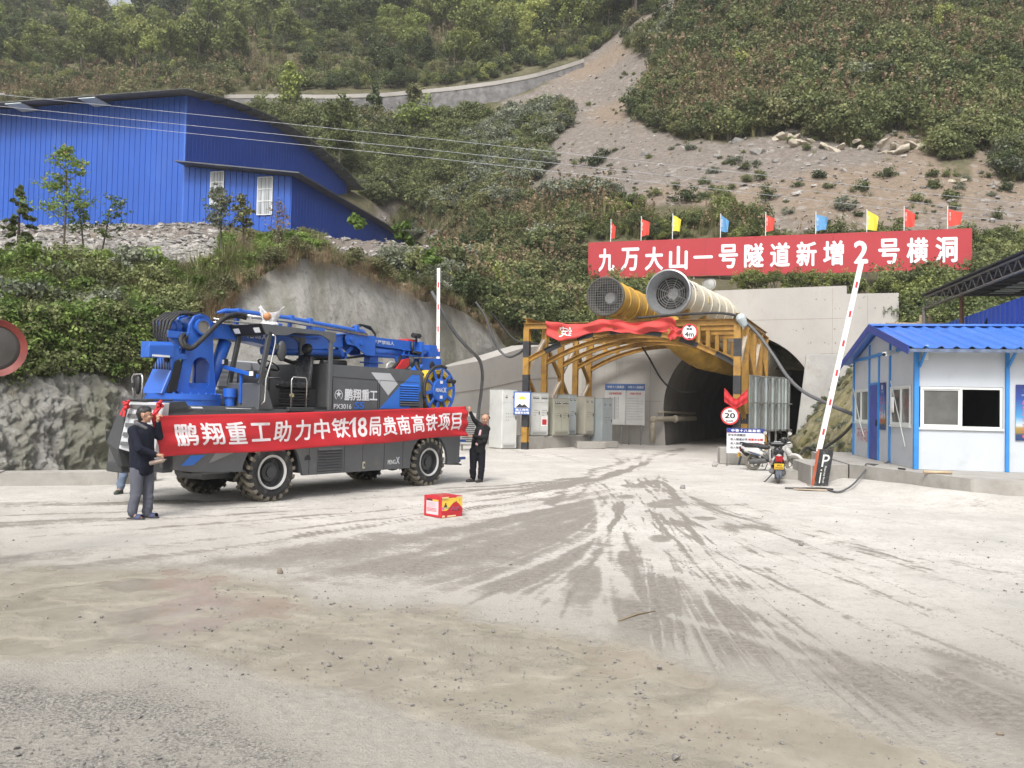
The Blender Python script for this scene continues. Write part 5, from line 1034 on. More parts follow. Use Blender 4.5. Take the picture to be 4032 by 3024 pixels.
for cx, Y, w in ((1585, 37.3, 1.3), (1750, 38.2, 1.1)):
    p = at(crop(cx, 0)[0], 1750, Y); mb = MB(); mb.bx(-w/2, w/2, -.3, .3, 0, .3)
    o = mb.build("concrete_block", [M_CONC2], None, "rough grey concrete block lying in front of the "+("beige cabinet" if cx < 1600 else "far right cabinet"), "concrete block", bevel=.02); o.location = (p[0], Y, 0); o.rotation_euler = (0, 0, rad(8))
# ---- two notice boards in front of the portal wall
for i, (cx, w, body) in enumerate(((1858, 1.08, "应急疏散路线图"), (2066, .98, "文明施工明示牌"))):
    p = at(crop(cx, 300)[0], crop(cx, 300)[1], 41.6); t = thing("notice_board", ("left" if i == 0 else "right")+" of two white notice boards with a blue header, "+("showing a route diagram" if i == 0 else "covered in lines of text"), "notice board", (p[0], 41.6-.3*i, 0), -AXA)
    mb = MB(); mb.bx(-w/2, w/2, 0, .03, 1.0, 3.05); mb.build("panel", [mat("board_white", (.52, .52, .51), .5, var=.05, dirt=((.36, .34, .3), .2, 2))], t)
    mb = MB(); mb.bx(-w/2, w/2, -.004, 0, 2.72, 3.05); mb.build("header", [mat("board_blue", (.06, .12, .30), .5)], t)
    mb = MB(); mb.text("中铁十八局集团", (-w*.38, -.008, 2.82), (1, 0, 0), (0, 0, 1), .13, w*.8, 0, .03); mb.build("header_lettering", [flat("board_pale", (.5, .52, .55))], t)
    mb = MB(); mb.text(body, (-w*.3, -.004, 2.50), (1, 0, 0), (0, 0, 1), .12, w*.6, 0, .02); mb.build("title_lettering", [M_RED], t)
    mb = MB()
    if i:
        for k in range(9): mb.text("".join(random.choice("施工现场必须安全文明生产管理项目部严禁人员车辆") for _ in range(13)), (-w*.42, -.004, 2.3-k*.13), (1, 0, 0), (0, 0, 1), .055, w*(.84 if k % 3 else .6), 0)
    else:
        for x0, x1 in ((-.28, -.24), (-.05, .0), (.16, .18)): mb.bx(x0, x1, -.004, 0, 1.25, 2.4)
        for k in range(24): mb.bx(-.2+.02*(k % 3), .1+.03*(k % 4), -.004, 0, 1.3+k*.045, 1.315+k*.045)
    mb.build("body_print", [flat("print_grey", (.25, .25, .26))], t)
    mb = MB(); [mb.bx(x-.025, x+.025, .03, .08, 0, 1.6) for x in (-w*.3, w*.3)]; mb.build("legs" if False else "support_frame", [mat("grey_steel", (.22, .22, .21), .55, .3)], t)
# ---- water pipe at the tunnel mouth
mb = MB(); a = at(*[2600-.0, 1694], 41.0)
P_ = lambda u, v, Y: tuple(at(2600+u*.4522, 1100+v*.4522, Y))
mb.tube([P_(-70, 1420, 41.2), P_(-66, 1300, 41.2), P_(-60, 1215, 41.2), P_(0, 1215, 41.3), P_(130, 1215, 42.2), P_(300, 1213, 45)], .13, 12, 0); mb.tube([P_(-20, 1165, 41.6), P_(30, 1155, 41.8), P_(300, 1168, 46)], .06, 8, 0)
for u, v, Y in ((-62, 1222, 41.2), (130, 1215, 42.15)): mb.sphere(P_(u, v, Y), .19, 0)
mb.build("water_pipe", [mat("pipe_beige", (.36, .32, .25), .6, var=.2, dirt=((.2, .12, .06), .3, 3))], None, "beige steel water pipe with an elbow entering the tunnel's left side", "pipe")
# ---- floodlight above the portal
p = at(2600+425*.4522, 1100+45*.4522, 40.8); fl = thing("floodlight", "round floodlight under a rusty plate on top of the portal wall", "floodlight", tuple(p), -AXA*.5)
mb = MB(); mb.lathe([(.0, .22), (.2, .2), (.3, .05), (.34, -.05), (.30, -.06)], (0, 0, 0), (.2, 1, -.25), 24, 0); mb.build("housing", [mat("lamp_housing", (.25, .24, .23), .5, .3)], fl)
mb = MB(); mb.lathe([(.28, -.065), (0, -.085)], (0, 0, 0), (.2, 1, -.25), 24, 0); mb.build("lens", [flat("lamp_lens", (.20, .20, .185), .3)], fl)
mb = MB(); mb.box((.0, .1, .42), (.95, .5, .03), 0); mb.bx(-.03, .03, .1, .16, -.75, .42, 0); mb.build("bracket", [mat("rust", (.16, .08, .045), .8, var=.3)], fl)

# ---- roadside billboard
BA, BB = np.array([4.45, 50.0, 0]), np.array([24.4, 44.0, 0]); bd = (BB-BA); BL = float(np.linalg.norm(bd)); bd /= BL
bi = thing("billboard", "long red billboard with large white characters on the bank above the tunnel", "billboard", (BA[0], BA[1], 0), math.atan2(bd[1], bd[0]))
ZB0, ZB1 = 9.62, 11.83
mb = MB()
for x0, x1 in zip(np.linspace(0, BL, 4)[:-1], np.linspace(0, BL, 4)[1:]): mb.bx(x0+.008, x1-.008, 0, .08, ZB0, ZB1)
mb.build("panel", [mat("billboard_red", (.36, .022, .030), .6, var=.07, vs=.5)], bi)
mb = MB(); sgn = "九万大山一号隧道新增2号横洞"; x = .42; cw = (BL-.95)/len(sgn)
for ch in sgn:
    hh, ww = 1.42, 1.08
    if ch == "一": hh, ww = .19, 1.1
    if ch == "2": hh, ww = 1.3, .74
    if ch == "九": ww = 1.0
    mb.text(ch, (x+(cw-ww)/2, -.012, (ZB0+ZB1)/2-hh/2-(.0 if ch != "一" else 0)), (1, 0, 0), (0, 0, 1), hh, ww, 0, .032); x += cw
mb.build("lettering", [mat("billboard_white", (.72, .73, .76), .6, var=.03)], bi)
for x in np.linspace(.8, BL-.8, 8): mb = MB(); mb.tube([(x, .14, 5.5), (x, .14, ZB1-.1)], .05, 8, 0); mb.build("support_post", [mat("galv_post", (.45, .46, .46), .5, .3)], bi)
FL = [(190, 88, 170, "red"), (340, 73, 160, "red"), (495, 60, 140, "yellow"), (732, 60, 140, "blue"), (955, 52, 135, "red"), (1203, 52, 135, "blue"), (1455, 40, 135, "yellow"), (1640, 25, 115, "red"), (1855, 25, 110, "red")]
FC = {"red": (.60, .06, .04), "yellow": (.72, .60, .06), "blue": (.10, .28, .52)}
where = ["leftmost", "second", "third", "fourth", "fifth", "sixth", "seventh", "eighth", "rightmost"]
wid = [.30, .52, .5, .48, .5, .64, .6, .58, .75]
for i, (x, y0, y1, c) in enumerate(FL):
    px = 2250+x*.8056; a = (px-2016)/FPX; k = (a*BA[1]-BA[0])/(bd[0]-a*bd[1]); q = BA+bd*k+np.array([-.1, .25, 0]); zt = at(px, 800+y0*.8056, q[1])[2]; zb = at(px, 800+y1*.8056, q[1])[2]
    t = thing("flag", f"{c} pennant flag on a pole, {where[i]} of the nine above the billboard", "flag", (q[0], q[1], 0), math.atan2(bd[1], bd[0]), "flags above the billboard")
    mb = MB(); mb.tube([(0, 0, 9.0 if i != 4 else 7.5), (0, 0, zt+.12)], .028, 6, 0); mb.build("pole", [mat("galv_post", (.45, .46, .46), .5, .3)], t)
    hh = zt-zb; W_ = wid[i]; ph = i*1.7
    mb = MB(); mb.grid(lambda u, v: Vector((W_*u*(.85+.15*v), .10*math.sin(u*6+ph+v*2)*u, zb+hh*v-(.30*hh)*u*(v-.0)*1.0-.10*hh*math.sin(u*3+ph)*.5)), 12, 8, 0)
    fl_ = mb.build("flag_cloth", [mat("flag_"+c, FC[c], .7, var=.08)], t)
    mb = MB(); mb.text("中铁十八局集团", (.12*W_+.06, -.05-.03, zb+hh*.28), (.0, 0, .93), (-1, 0, 0), .085, hh*.5, 0)
    mb.build("flag_lettering", [flat("flag_pale", (.75, .7, .66))], fl_)
# ================================================================ SPRAYING TRUCK
TA = rad(35.37); TD = np.array([math.sin(TA), math.cos(TA), 0]); TE = np.array([-math.cos(TA), math.sin(TA), 0])
TW = np.array([-4.369, 14.934, 0.0])
truck = thing("spraying_truck", "grey and blue concrete spraying truck with a folded blue boom, parked along the cliff", "truck", tuple(TW), math.pi/2-TA)
def T(px, py, q=0.0):
    p = on_plane(px, py, TW+TE*q, TE); return float((p-TW) @ TD), float(p[2])
def t2(x, y, q=0.0): return T(1100+x*.38427, 1150+y*.38427, q)
def t1(x, y, q=0.0): return T(400+x*.36166, 1150+y*.36166, q)
def t4(x, y, q=0.0): return T(1100+x*.38462, 1500+y*.38462, q)
M_TG = mat("truck_grey", (.088, .092, .098), .45, var=.06, vs=2, dirt=((.20, .185, .16), .26, 3), coat=.2)
M_TD = mat("truck_dark", (.045, .047, .05), .5, var=.1, vs=3, dirt=((.15, .14, .12), .15, 4))
M_TL = mat("truck_silver", (.46, .47, .49), .4, var=.05, vs=2, dirt=((.30, .28, .25), .12, 4))
M_TB = mat("truck_blue", (.018, .105, .46), .38, var=.07, vs=2, dirt=((.10, .13, .22), .10, 5), coat=.35)
M_BLACK = flat("black_plastic", (.015, .015, .016), .5)
M_RUB = mat("hose_rubber", (.02, .02, .021), .6, var=.3, vs=12, bump=.6, bs=50)
M_CHR = flat("chrome", (.55, .54, .52), .22, metal=.9)
M_DECW = flat("decal_white", (.66, .67, .70), .5)
M_DECB = flat("decal_blue", (.03, .15, .56), .4)
def part(mb, name, m, bevel=.012, parent=None, **k): return mb.build(name, m, truck if parent is None else parent, bevel=bevel, **k)
def arc(cx, cz, r, a0, a1, n=14): return [(cx+r*math.cos(a), cz+r*math.sin(a)) for a in np.radians(np.linspace(a0, a1, n))]
WX = (.12, 4.42)
# lower hull
poly = [(-2.12, 1.66), (-2.05, .70), (-1.47, .60), (-.45, .56)]+arc(.12, .50, .66, 172, 15)+[(.83, .42), (3.80, .42)]+arc(4.42, .52, .635, 188, -8)[0:]+[(5.08, .43), (5.47, .41), (5.5, 1.03), (5.5, 1.66)]
mb = MB(); mb.prism(poly, (0, 0, 0), (1, 0, 0), (0, 0, 1), (0, .07, 0)); side = part(mb, "side_panel", [M_TG], .01)
mb = MB(); mb.prism([(-1.35, 1.66), (-1.35, .62), (-.45, .56)]+poly[4:], (0, 2.2, 0), (1, 0, 0), (0, 0, 1), (0, .06, 0)); part(mb, "side_panel", [M_TG], .01)
mb = MB(); mb.bx(-1.9, 5.35, .5, 1.75, .62, 1.02); mb.bx(-1.15, 5.45, .07, 2.2, 1.18, 1.64); mb.bx(-2.0, -1.15, .07, .95, 1.18, 1.64); mb.bx(.8, 3.9, .075, 2.19, .46, 1.18); part(mb, "chassis", [M_TD], .02)
for cx in WX:
    mb = MB(); mb.tube([(cx, .3, .52), (cx, 1.95, .52)], .12, 12, 0); mb.sphere((cx, 1.12, .52), .26, 0); part(mb, "axle", [M_TD], 0)
# seams, louvres, latch on the near side
for x in (.96, 1.86, 2.36, 2.98, 3.55):
    mb = MB(); mb.bx(x, x+.008, -.003, .01, .44, 1.6); mb.build("panel_seam", [M_BLACK], side)
a, b = t4(395, 690), t4(640, 660); c_ = t4(385, 935)
mb = MB()
for k in range(8):
    z = c_[1]+.02+k*(a[1]-c_[1]-.02)/8; mb.add([(a[0], -.002, z), (b[0], -.002, z), (b[0], -.028, z+.012), (a[0], -.028, z+.012), (b[0], -.002, z+.055), (a[0], -.002, z+.055)], [(0, 1, 2, 3), (3, 2, 4, 5)]); mb.bx(a[0], b[0], -.004, -.001, z-.012, z, 1)
part(mb, "lower_louvre", [M_TG, M_BLACK], 0)
s_, z_ = t4(862, 862); mb = MB(); mb.bx(s_-.035, s_+.035, -.014, 0, z_-.07, z_+.07, 0); mb.bx(s_-.018, s_+.018, -.022, -.014, z_-.03, z_+.035, 1); part(mb, "latch", [mat("latch_beige", (.45, .42, .33), .5), M_BLACK], .004)
s_, z_ = t4(288, 795); mb = MB(); mb.prism(arc(s_, z_, .07, 0, 180, 10)+[(s_-.07, z_-.03), (s_+.07, z_-.03)], (0, -.004, 0), (1, 0, 0), (0, 0, 1), (0, .01, 0)); part(mb, "towing_recess", [M_BLACK], 0)
s0, z0 = t4(1108, 855); s1, z1 = t4(1308, 800); mb = MB()
mb.text("PENG", (s0, -.004, z0), (1, 0, 0), (0, 0, 1), .095, .235, 0, .02); mb.text("X", (s0+.25, -.004, z0), (1, 0, 0), (0, 0, 1), .15, .105, 0, .02); mb.add([(s0+.325, -.0045, z0+.10), (s0+.37, -.0045, z0+.15), (s0+.37, -.0045, z0+.09)], [(0, 2, 1)], 1)
part(mb, "side_lettering", [M_DECW, M_DECB], 0)
mb = MB(); mb.prism([(-1.72, .72), (-1.55, .88), (-1.28, .88), (-1.5, .72)], (0, -.004, 0), (1, 0, 0), (0, 0, 1), (0, .003, 0), 0); mb.prism([(-1.2, .74), (-1.08, .9), (-.7, .9)], (0, -.004, 0), (1, 0, 0), (0, 0, 1), (0, .003, 0), 1); part(mb, "side_stripe", [M_DECB, mat("truck_mid", (.2, .2, .205), .5)], 0)
# front end: stepped silver grille, dark frame, angled far corner
mb = MB(); mb.add([(-2.14, -.14, 1.74), (-2.14, .86, 1.76), (-2.3, .86, .98), (-2.24, -.05, .86), (-2.04, -.14, 1.74), (-2.04, .86, 1.76), (-2.05, .86, .9), (-2.05, -.05, .8)], [(0, 1, 2, 3), (7, 6, 5, 4), (0, 4, 5, 1), (1, 5, 6, 2), (2, 6, 7, 3), (3, 7, 4, 0)])
grille = part(mb, "grille", [M_TL], .01)
mb = MB()
for k in range(5):
    t = (k+.55)/5.3; z = 1.75-.8*t; x = -2.150-.185*t; mb.add([(x-.004, -.04, z+.035), (x-.004, .78, z+.035), (x-.016, .78, z-.028), (x-.016, -.04, z-.028)], [(0, 1, 2, 3)])
mb.build("grille_mesh", [mat("mesh_dark", (.10, .10, .105), .5, var=.8, vs=90)], grille)
mb = MB(); mb.add([(-2.17, .86, 1.80), (-2.17, 1.0, 1.80), (-2.36, 1.13, 1.08), (-2.3, .86, .95), (-2.24, .98, .68), (-2.2, .90, .68), (-1.7, .86, 1.80), (-1.7, 1.0, 1.80), (-1.9, 1.13, 1.08), (-1.9, .9, .66), (-1.9, 1.0, .66)], [(0, 1, 2, 3), (3, 2, 4, 5), (0, 6, 7, 1), (1, 7, 8, 2), (2, 8, 10, 4), (4, 10, 9, 5), (0, 3, 5, 9, 6)]); part(mb, "front_frame", [M_TD], .008)
mb = MB(); mb.bx(-2.17, -1.7, .3, 1.0, 1.765, 1.80); part(mb, "front_top_rail", [M_TD], .008)
mb = MB(); mb.add([(-2.16, 1.0, 1.42), (-1.70, 1.9, 1.42), (-1.82, 2.02, .98), (-2.34, 1.13, 1.04), (-1.9, 1.9, .70), (-2.2, 1.0, .68), (-1.3, 1.0, 1.42), (-1.3, 2.0, 1.42), (-1.3, 2.0, .70), (-1.3, 1.0, .7)], [(0, 1, 2, 3)[::-1], (3, 2, 4, 5)[::-1], (0, 6, 7, 1), (1, 7, 8, 4, 2), (5, 4, 8, 9), (6, 9, 8, 7)]); part(mb, "front_corner", [M_TG], .01)
mb = MB(); mb.tube([(-2.1, 1.02, 1.5), (-1.72, 1.88, 1.52), (-1.75, 1.93, 1.42)], .03, 8, 0); mb.tube([(-2.1, 1.0, 1.62), (-1.9, 1.4, 1.64), (-1.72, 1.86, 1.52)], .028, 8, 0); part(mb, "corner_rail", [M_TD], 0)
mb = MB(); mb.bx(-2.15, -1.9, 1.02, 1.5, .56, .72); mb.bx(-2.05, -1.85, .0, 1.0, .62, .9); part(mb, "bumper", [M_TD], .02)
mb = MB(); mb.bx(-2.22, -2.12, 1.28, 1.42, 1.08, 1.25); part(mb, "headlight", [M_BLACK], .01)
mb = MB(); mb.prism([(-2.05, .1), (0, .1), (0, 2.2), (-.9, 2.2), (-1.75, 1.3), (-2.05, .95)], (0, 0, 1.645), (1, 0, 0), (0, 1, 0), (0, 0, .055)); part(mb, "deck", [M_TG], .01)
mb = MB(); pA = [t1(708, 1320), t1(745, 1200), t1(915, 1190), t1(945, 1245), t1(945, 1320)]; mb.prism(pA, (0, .0, 0), (1, 0, 0), (0, 0, 1), (0, .16, 0)); part(mb, "fender_box", [M_TD], .015)
for xa, xb, m in ((945, 1000, M_TD), (1003, 1130, M_TL), (1133, 1385, M_TD), (1388, 1665, M_TL)):
    mb = MB(); p0, p1 = t1(xa, 1245+(xa-945)*.035), t1(xb, 1245+(xb-945)*.035); mb.add([(p0[0], .0, 1.60), (p1[0], .0, 1.60), (p1[0], .0, p1[1]-.05), (p0[0], .0, p0[1]-.05), (p1[0], .12, p1[1]+.01), (p0[0], .12, p0[1]+.01)], [(0, 1, 2, 3), (3, 2, 4, 5)]); part(mb, "deck_edge", [m], 0)
mb = MB(); mb.bx(-.9, -.3, .95, 1.6, 1.7, 1.92); mb.bx(-.6, .1, 1.3, 2.2, 1.7, 2.0); part(mb, "tank_step", [M_TL], .02)
# underslung foot bracket
mb = MB(); mb.bx(-1.5, -.75, .05, .3, .55, .59); mb.bx(-.9, .0, .6, 1.4, .40, .62); part(mb, "underbody_bracket", [M_TG], .01)
# hood / machine box
HL, HR = t2(545, 1195)[0], 4.2
mb = MB(); r_ = .09
hp = [(1.52, 1.665), (4.22, 1.665), (4.20, 2.2)]+[(4.20-r_*1.6+r_*1.6*math.cos(a), 2.46+r_*math.sin(a)) for a in np.linspace(0, math.pi/2, 5)]+[(1.52, 2.55)]
mb.prism(hp, (0, .045, 0), (1, 0, 0), (0, 0, 1), (0, 2.1, 0)); hood = part(mb, "machine_hood", [M_TG], .05, seg=3)
mb = MB(); mb.bx(1.5, 5.5, .02, 2.2, 1.6, 1.664); part(mb, "rear_deck", [M_TD], .01)
def decal(pts, m, name, y=.040, par=hood): mb = MB(); mb.prism(pts, (0, y, 0), (1, 0, 0), (0, 0, 1), (0, .003, 0)); return mb.build(name, [m], par)
decal([t2(955, 822), t2(1150, 833), t2(1228, 945), t2(1130, 1060)], M_TL, "silver_decal")
decal([t2(1375, 850), t2(1452, 852), t2(1464, 1010), t2(1340, 1195), t2(1040, 1195), t2(1250, 965)], M_DECB, "blue_decal")
for pl in ([t2(560, 868), t2(1025, 900)], [t2(1025, 900), t2(1022, 1195)], [t2(1045, 902), t2(1440, 930)], [t2(560, 868), t2(555, 1195)], [t2(1045, 902), t2(1040, 1190)]):
    mb = MB(); mb.bar((pl[0][0], .041, pl[0][1]), (pl[1][0], .041, pl[1][1]), .008, .008, 0); mb.build("hood_seam", [M_BLACK], hood)
la, lb = t2(1250, 960), t2(1440, 975); lc = t2(1245, 1165); mb = MB()
for k in range(9):
    z = lc[1]+k*(la[1]-lc[1])/8.3; mb.add([(la[0], .044, z), (lb[0], .044, z), (lb[0], .016, z+.012), (la[0], .016, z+.012), (lb[0], .040, z+.042), (la[0], .040, z+.042)], [(0, 1, 2, 3), (3, 2, 4, 5)], 0 if k > 1 else 2); mb.bx(la[0], lb[0], .036, .039, z-.010, z, 1)
mb.build("side_louvre", [M_DECB, M_BLACK, M_TG], hood)
cs, cz = t2(622, 1055); mb = MB(); R_ = .105
mb.lathe([(R_*.86, 0), (R_, 0)], (cs, .038, cz), (0, 1, 0), 28, 0, False, a0=rad(125)-math.pi, a1=rad(55)+math.pi)
star = []
for k in range(10): a = math.pi/2+k*math.pi/5; rr = (R_*.72 if k % 2 == 0 else R_*.3); star.append((cs+rr*math.cos(a)*(1), cz+rr*math.sin(a)*(1.25 if k == 0 else 1)+.012))
mb.prism(star, (0, .038, 0), (1, 0, 0), (0, 0, 1), (0, .002, 0)); mb.bx(cs-.07, cs+.07, .0365, .0375, cz-.028, cz-.015, 1); mb.build("star_emblem", [M_DECW, M_TG], hood)
mb = MB(); p0, p1 = t2(680, 1112), t2(1020, 1000); mb.text("鹏翔重工", (p0[0], .038, p0[1]), (1, 0, 0), (0, 0, 1), p1[1]-p0[1]+.0, p1[0]-p0[0], 0, .03); mb.build("maker_lettering", [M_DECW], hood)
mb = MB(); p0, p1 = t2(570, 1197), t2(752, 1155); mb.text("PX3016", (p0[0], .038, p0[1]), (1, 0, 0), (0, 0, 1), .10, p1[0]-p0[0], 0, .015); mb.build("model_lettering", [M_DECW], hood)
mb = MB(); p0, p1 = t2(775, 1198), t2(882, 1142); mb.text("S5", (p0[0], .038, p0[1]), (1, 0, 0), (.15, 0, 1), .145, p1[0]-p0[0], 0, .03); mb.build("model_lettering", [M_DECB], hood)
# ---- cab
QW = .93
mb = MB(); mb.add([(-.22, 0, 1.63), (-.22, QW, 1.63), (-.24, QW, 2.12), (-.22, 0, 2.13), (-.17, 0, 1.63), (-.17, QW, 1.63), (-.19, QW, 2.12), (-.17, 0, 2.13)], [(3, 2, 1, 0), (4, 5, 6, 7), (0, 4, 7, 3), (1, 2, 6, 5), (2, 3, 7, 6)]); mb.add([(-.22, 0, 1.63), (.12, 0, 1.63), (-.02, 0, 2.0), (-.2, 0, 2.14), (-.22, .03, 1.63), (.12, .03, 1.63), (-.02, .03, 2.0), (-.2, .03, 2.14)], [(0, 1, 2, 3), (7, 6, 5, 4), (1, 5, 6, 2), (2, 6, 7, 3)]); part(mb, "cab_front_panel", [M_TG], .012)
for q, n_ in ((.03, 0), (QW-.03, 1)):
    mb = MB(); mb.bar((-.2, q, 2.1), (.0, q, 3.06), .06, .09, 0, up=(1, 0, 0)); part(mb, "front_post", [M_TD], .008)
    mb = MB(); mb.bar((1.46, q, 1.64), (1.46, q, 3.14), .05, .09, 0, up=(1, 0, 0)); part(mb, "rear_post", [M_TG], .008)
mb = MB(); rp = [(-.22, 3.19), (1.56, 3.17), (1.56, 2.98), (1.42, 2.98)]+[(1.41-.3*t, 3.0+.10*math.sin(t*math.pi/2)) for t in np.linspace(.2, 1, 4)]+[(.55, 3.09), (.35, 3.02), (-.1, 3.0)]
mb.prism(rp, (0, 0, 0), (1, 0, 0), (0, 0, 1), (0, .04, 0)); mb.prism(rp, (0, QW-.04, 0), (1, 0, 0), (0, 0, 1), (0, .04, 0)); mb.bx(-.2, 1.55, .04, QW-.04, 3.13, 3.17); roof = part(mb, "cab_roof", [M_TG], .008)
mb = MB(); mb.add([(-.235, .0, 3.185), (-.235, QW, 3.185), (-.125, QW-.1, 2.995), (-.125, .04, 2.995), (-.2, .0, 3.185), (-.2, QW, 3.185), (-.09, QW-.1, 2.995), (-.09, .04, 2.995)], [(0, 1, 2, 3), (7, 6, 5, 4), (0, 4, 5, 1), (2, 6, 7, 3)]); part(mb, "visor", [M_BLACK], .006)
for q in (.14, .72):
    mb = MB(); mb.add([(-.215, q-.075, 3.12), (-.215, q+.075, 3.12), (-.17, q+.075, 3.03), (-.17, q-.075, 3.03)], [(0, 1, 2, 3)]); mb.grid(lambda u, v: Vector((-.235+.045*v, q-.07+.14*u, 3.115-.08*v)), 4, 3, 0, False); o = part(mb, "work_light", [mat("led_white", (.75, .76, .78), .25, var=.3, vs=60)], 0)
mb = MB(); mb.bx(-.15, 1.45, .05, QW, 1.66, 1.70); part(mb, "cab_floor", [M_BLACK], .005)
mb = MB(); mb.bx(1.40, 1.5, .05, 2.1, 1.7, 2.56); mb.bx(1.1, 1.42, .35, .9, 1.7, 2.05); part(mb, "bulkhead", [M_TD], .01)
mb = MB(); mb.text("7.5", (1.10, .0, 2.44), (1, 0, 0), (0, 0, 1), .07); p = t2(345, 812, .3)
mb = MB(); mb.bx(.15, 1.35, 1.75, 2.2, 1.7, 2.6); mb.bx(.1, .9, 1.7, 1.76, 2.05, 2.6); tank = part(mb, "far_tank", [M_TL], .03)
mb = MB()
for k, s in enumerate(("湖南鹏翔星通汽车有限公司", "服务热线: 400 0760508", "公司网址: www.pxxt.net")): mb.text(s, (.16, 1.694, 2.36-.095*k), (1, 0, 0), (0, 0, 1), .055, .62, 0, .02)
mb.build("service_lettering", [M_DECW], tank)
mb = MB(); mb.bx(-.02, .25, .3, .75, 1.7, 2.0); mb.tube([(.12, .48, 2.0), (.28, .48, 2.4)], .04, 8, 0); mb.bx(-.12, .1, .15, .8, 2.0, 2.36); part(mb, "dashboard", [M_TD], .05, seg=2)
sw = MB(); C0 = Vector((.34, .48, 2.48)); u = Vector((.38, 0, -.2)).normalized(); v = Vector((0, 1, 0)); sw.tube([C0+u*.2*math.cos(a)+v*.2*math.sin(a) for a in np.linspace(0, 2*math.pi, 24)[:-1]], .016, 8, 0, closed=True)
for a in (0, 2.1, 4.2): sw.tube([C0+u*.19*math.cos(a)+v*.19*math.sin(a), C0-Vector((.03, 0, .05))], .014, 6, 0)
part(sw, "steering_wheel", [M_BLACK], 0)
# seat wrapped in plastic
M_SEAT = mat("wrapped_seat", (.022, .023, .026), .22, var=.5, vs=9, bump=.9, bs=22)
mb = MB(); sq_ = .3
mb.grid(lambda u, v: Vector((1.24-.10*v+.03*math.sin(u*math.pi)*-1, .30+.52*(u-.5)*(1.0-.35*v*v)*2*.5+.2, 2.16+.60*v)) if True else 0, 8, 10, 0)
mb.v.clear(); mb.f.clear(); mb.m.clear(); mb.sm.clear()
for zz, w, th, x in ((2.12, .25, .10, 1.12), (2.3, .26, .09, 1.13), (2.5, .25, .085, 1.16), (2.66, .21, .075, 1.19), (2.72, .17, .06, 1.2)):
    mb.add([(x+th*math.cos(a)*(1 if math.cos(a) > 0 else .8), .44+w*math.sin(a), zz) for a in np.linspace(0, 2*math.pi, 17)[:-1]], [])
mb.f += [[j*16+i, j*16+(i+1) % 16, (j+1)*16+(i+1) % 16, (j+1)*16+i] for j in range(4) for i in range(16)]+[[64+i for i in range(16)]]; mb.m += [0]*65; mb.sm += [True]*65
seat = part(mb, "seat", [M_SEAT], 0)
mb = MB(); mb.sphere((1.22, .44, 2.84), (.075, .14, .11), 0); mb.bx(1.2, 1.24, .38, .5, 2.68, 2.8); mb.build("headrest", [M_SEAT], seat)
mb = MB(); mb.box((.92, .44, 2.12), (.52, .5, .14), 0); mb.build("cushion", [M_SEAT], seat, bevel=.05, seg=3)
mb = MB(); mb.bx(.72, 1.15, .25, .63, 1.98, 2.04)
for k in range(5): mb.bx(.72+.012*(k % 2), 1.15-.012*(k % 2), .23+.012*(k % 2), .65-.012*(k % 2), 1.72+.05*k, 1.765+.05*k)
mb.build("suspension", [M_BLACK], seat, bevel=.012)
mb = MB(); mb.lathe([(0, 0), (.035, 0), (.035, .05)], (.55, .02, 1.92), (0, 1, 0), 16, 0); mb.build("adjuster_knob", [mat("knob_brass", (.45, .38, .2), .4)], seat)
# hand rails, mirrors, front mirror hoop
def rail(name, pts, r=.016, m=M_CHR): mb = MB(); mb.tube(pts, r, 8, 0); return part(mb, name, [m], 0)
rail("grab_rail", [(.0, -.03, 3.0), (.06, -.05, 2.98), (.06, -.05, 2.85), (-.02, -.05, 2.5), (-.12, -.05, 2.2), (-.13, -.05, 1.95), (-.13, -.04, 1.8), (-.19, -.02, 1.73)], .015)
for x0, q in ((.48, -.02), (.62, .85)):
    rail("seat_rail", [(x0, q, 1.66), (x0, q, 2.2), (x0+.03, q, 2.26), (x0+.33, q, 2.26), (x0+.36, q, 2.2), (x0+.36, q, 1.66)], .014)
mb = MB(); mb.sphere((.2, -.06, 2.72), (.1, .06, .19), 0, 12, 8); mb.bx(.06, .12, -.09, -.03, 2.75, 2.83, 0); part(mb, "wing_mirror", [M_TD], 0)
mb = MB(); mb.tube([(-2.1, .56, 1.8), (-2.1, .56, 2.16), (-2.1, .6, 2.2), (-2.1, .82, 2.2), (-2.1, .87, 2.15), (-2.1, .85, 2.0), (-2.1, .78, 1.8)], .016, 8, 0); part(mb, "mirror_hoop", [M_CHR], 0)
mb = MB(); mb.sphere((-2.08, .72, 2.03), (.05, .07, .16), 0, 12, 8); mb.bx(-2.12, -2.06, .78, .9, 1.98, 2.06, 0); part(mb, "wing_mirror", [M_BLACK], 0)
mb = MB(); mb.bar((-.3, QW+.02, 2.42), (-.26, .0, 2.24), .05, .07, 0); mb.bar((-.24, .5, 1.75), (-.24, .5, 2.3), .05, .05, 0); part(mb, "blue_bracket", [M_TB], .005)
for q, z in ((QW, 2.5), (.08, 2.28)):
    mb = MB(); mb.bx(-.34, -.26, q-.07, q+.07, z-.05, z+.06, 0); mb.bx(-.346, -.341, q-.055, q+.055, z-.035, z+.045, 1); part(mb, "front_lamp", [M_BLACK, mat("led_white", (.7, .7, .7), .25)], .006)
mb = MB(); mb.bx(.4, 1.02, -.06, .02, 1.62, 1.70); part(mb, "cab_step", [M_TD], .01)
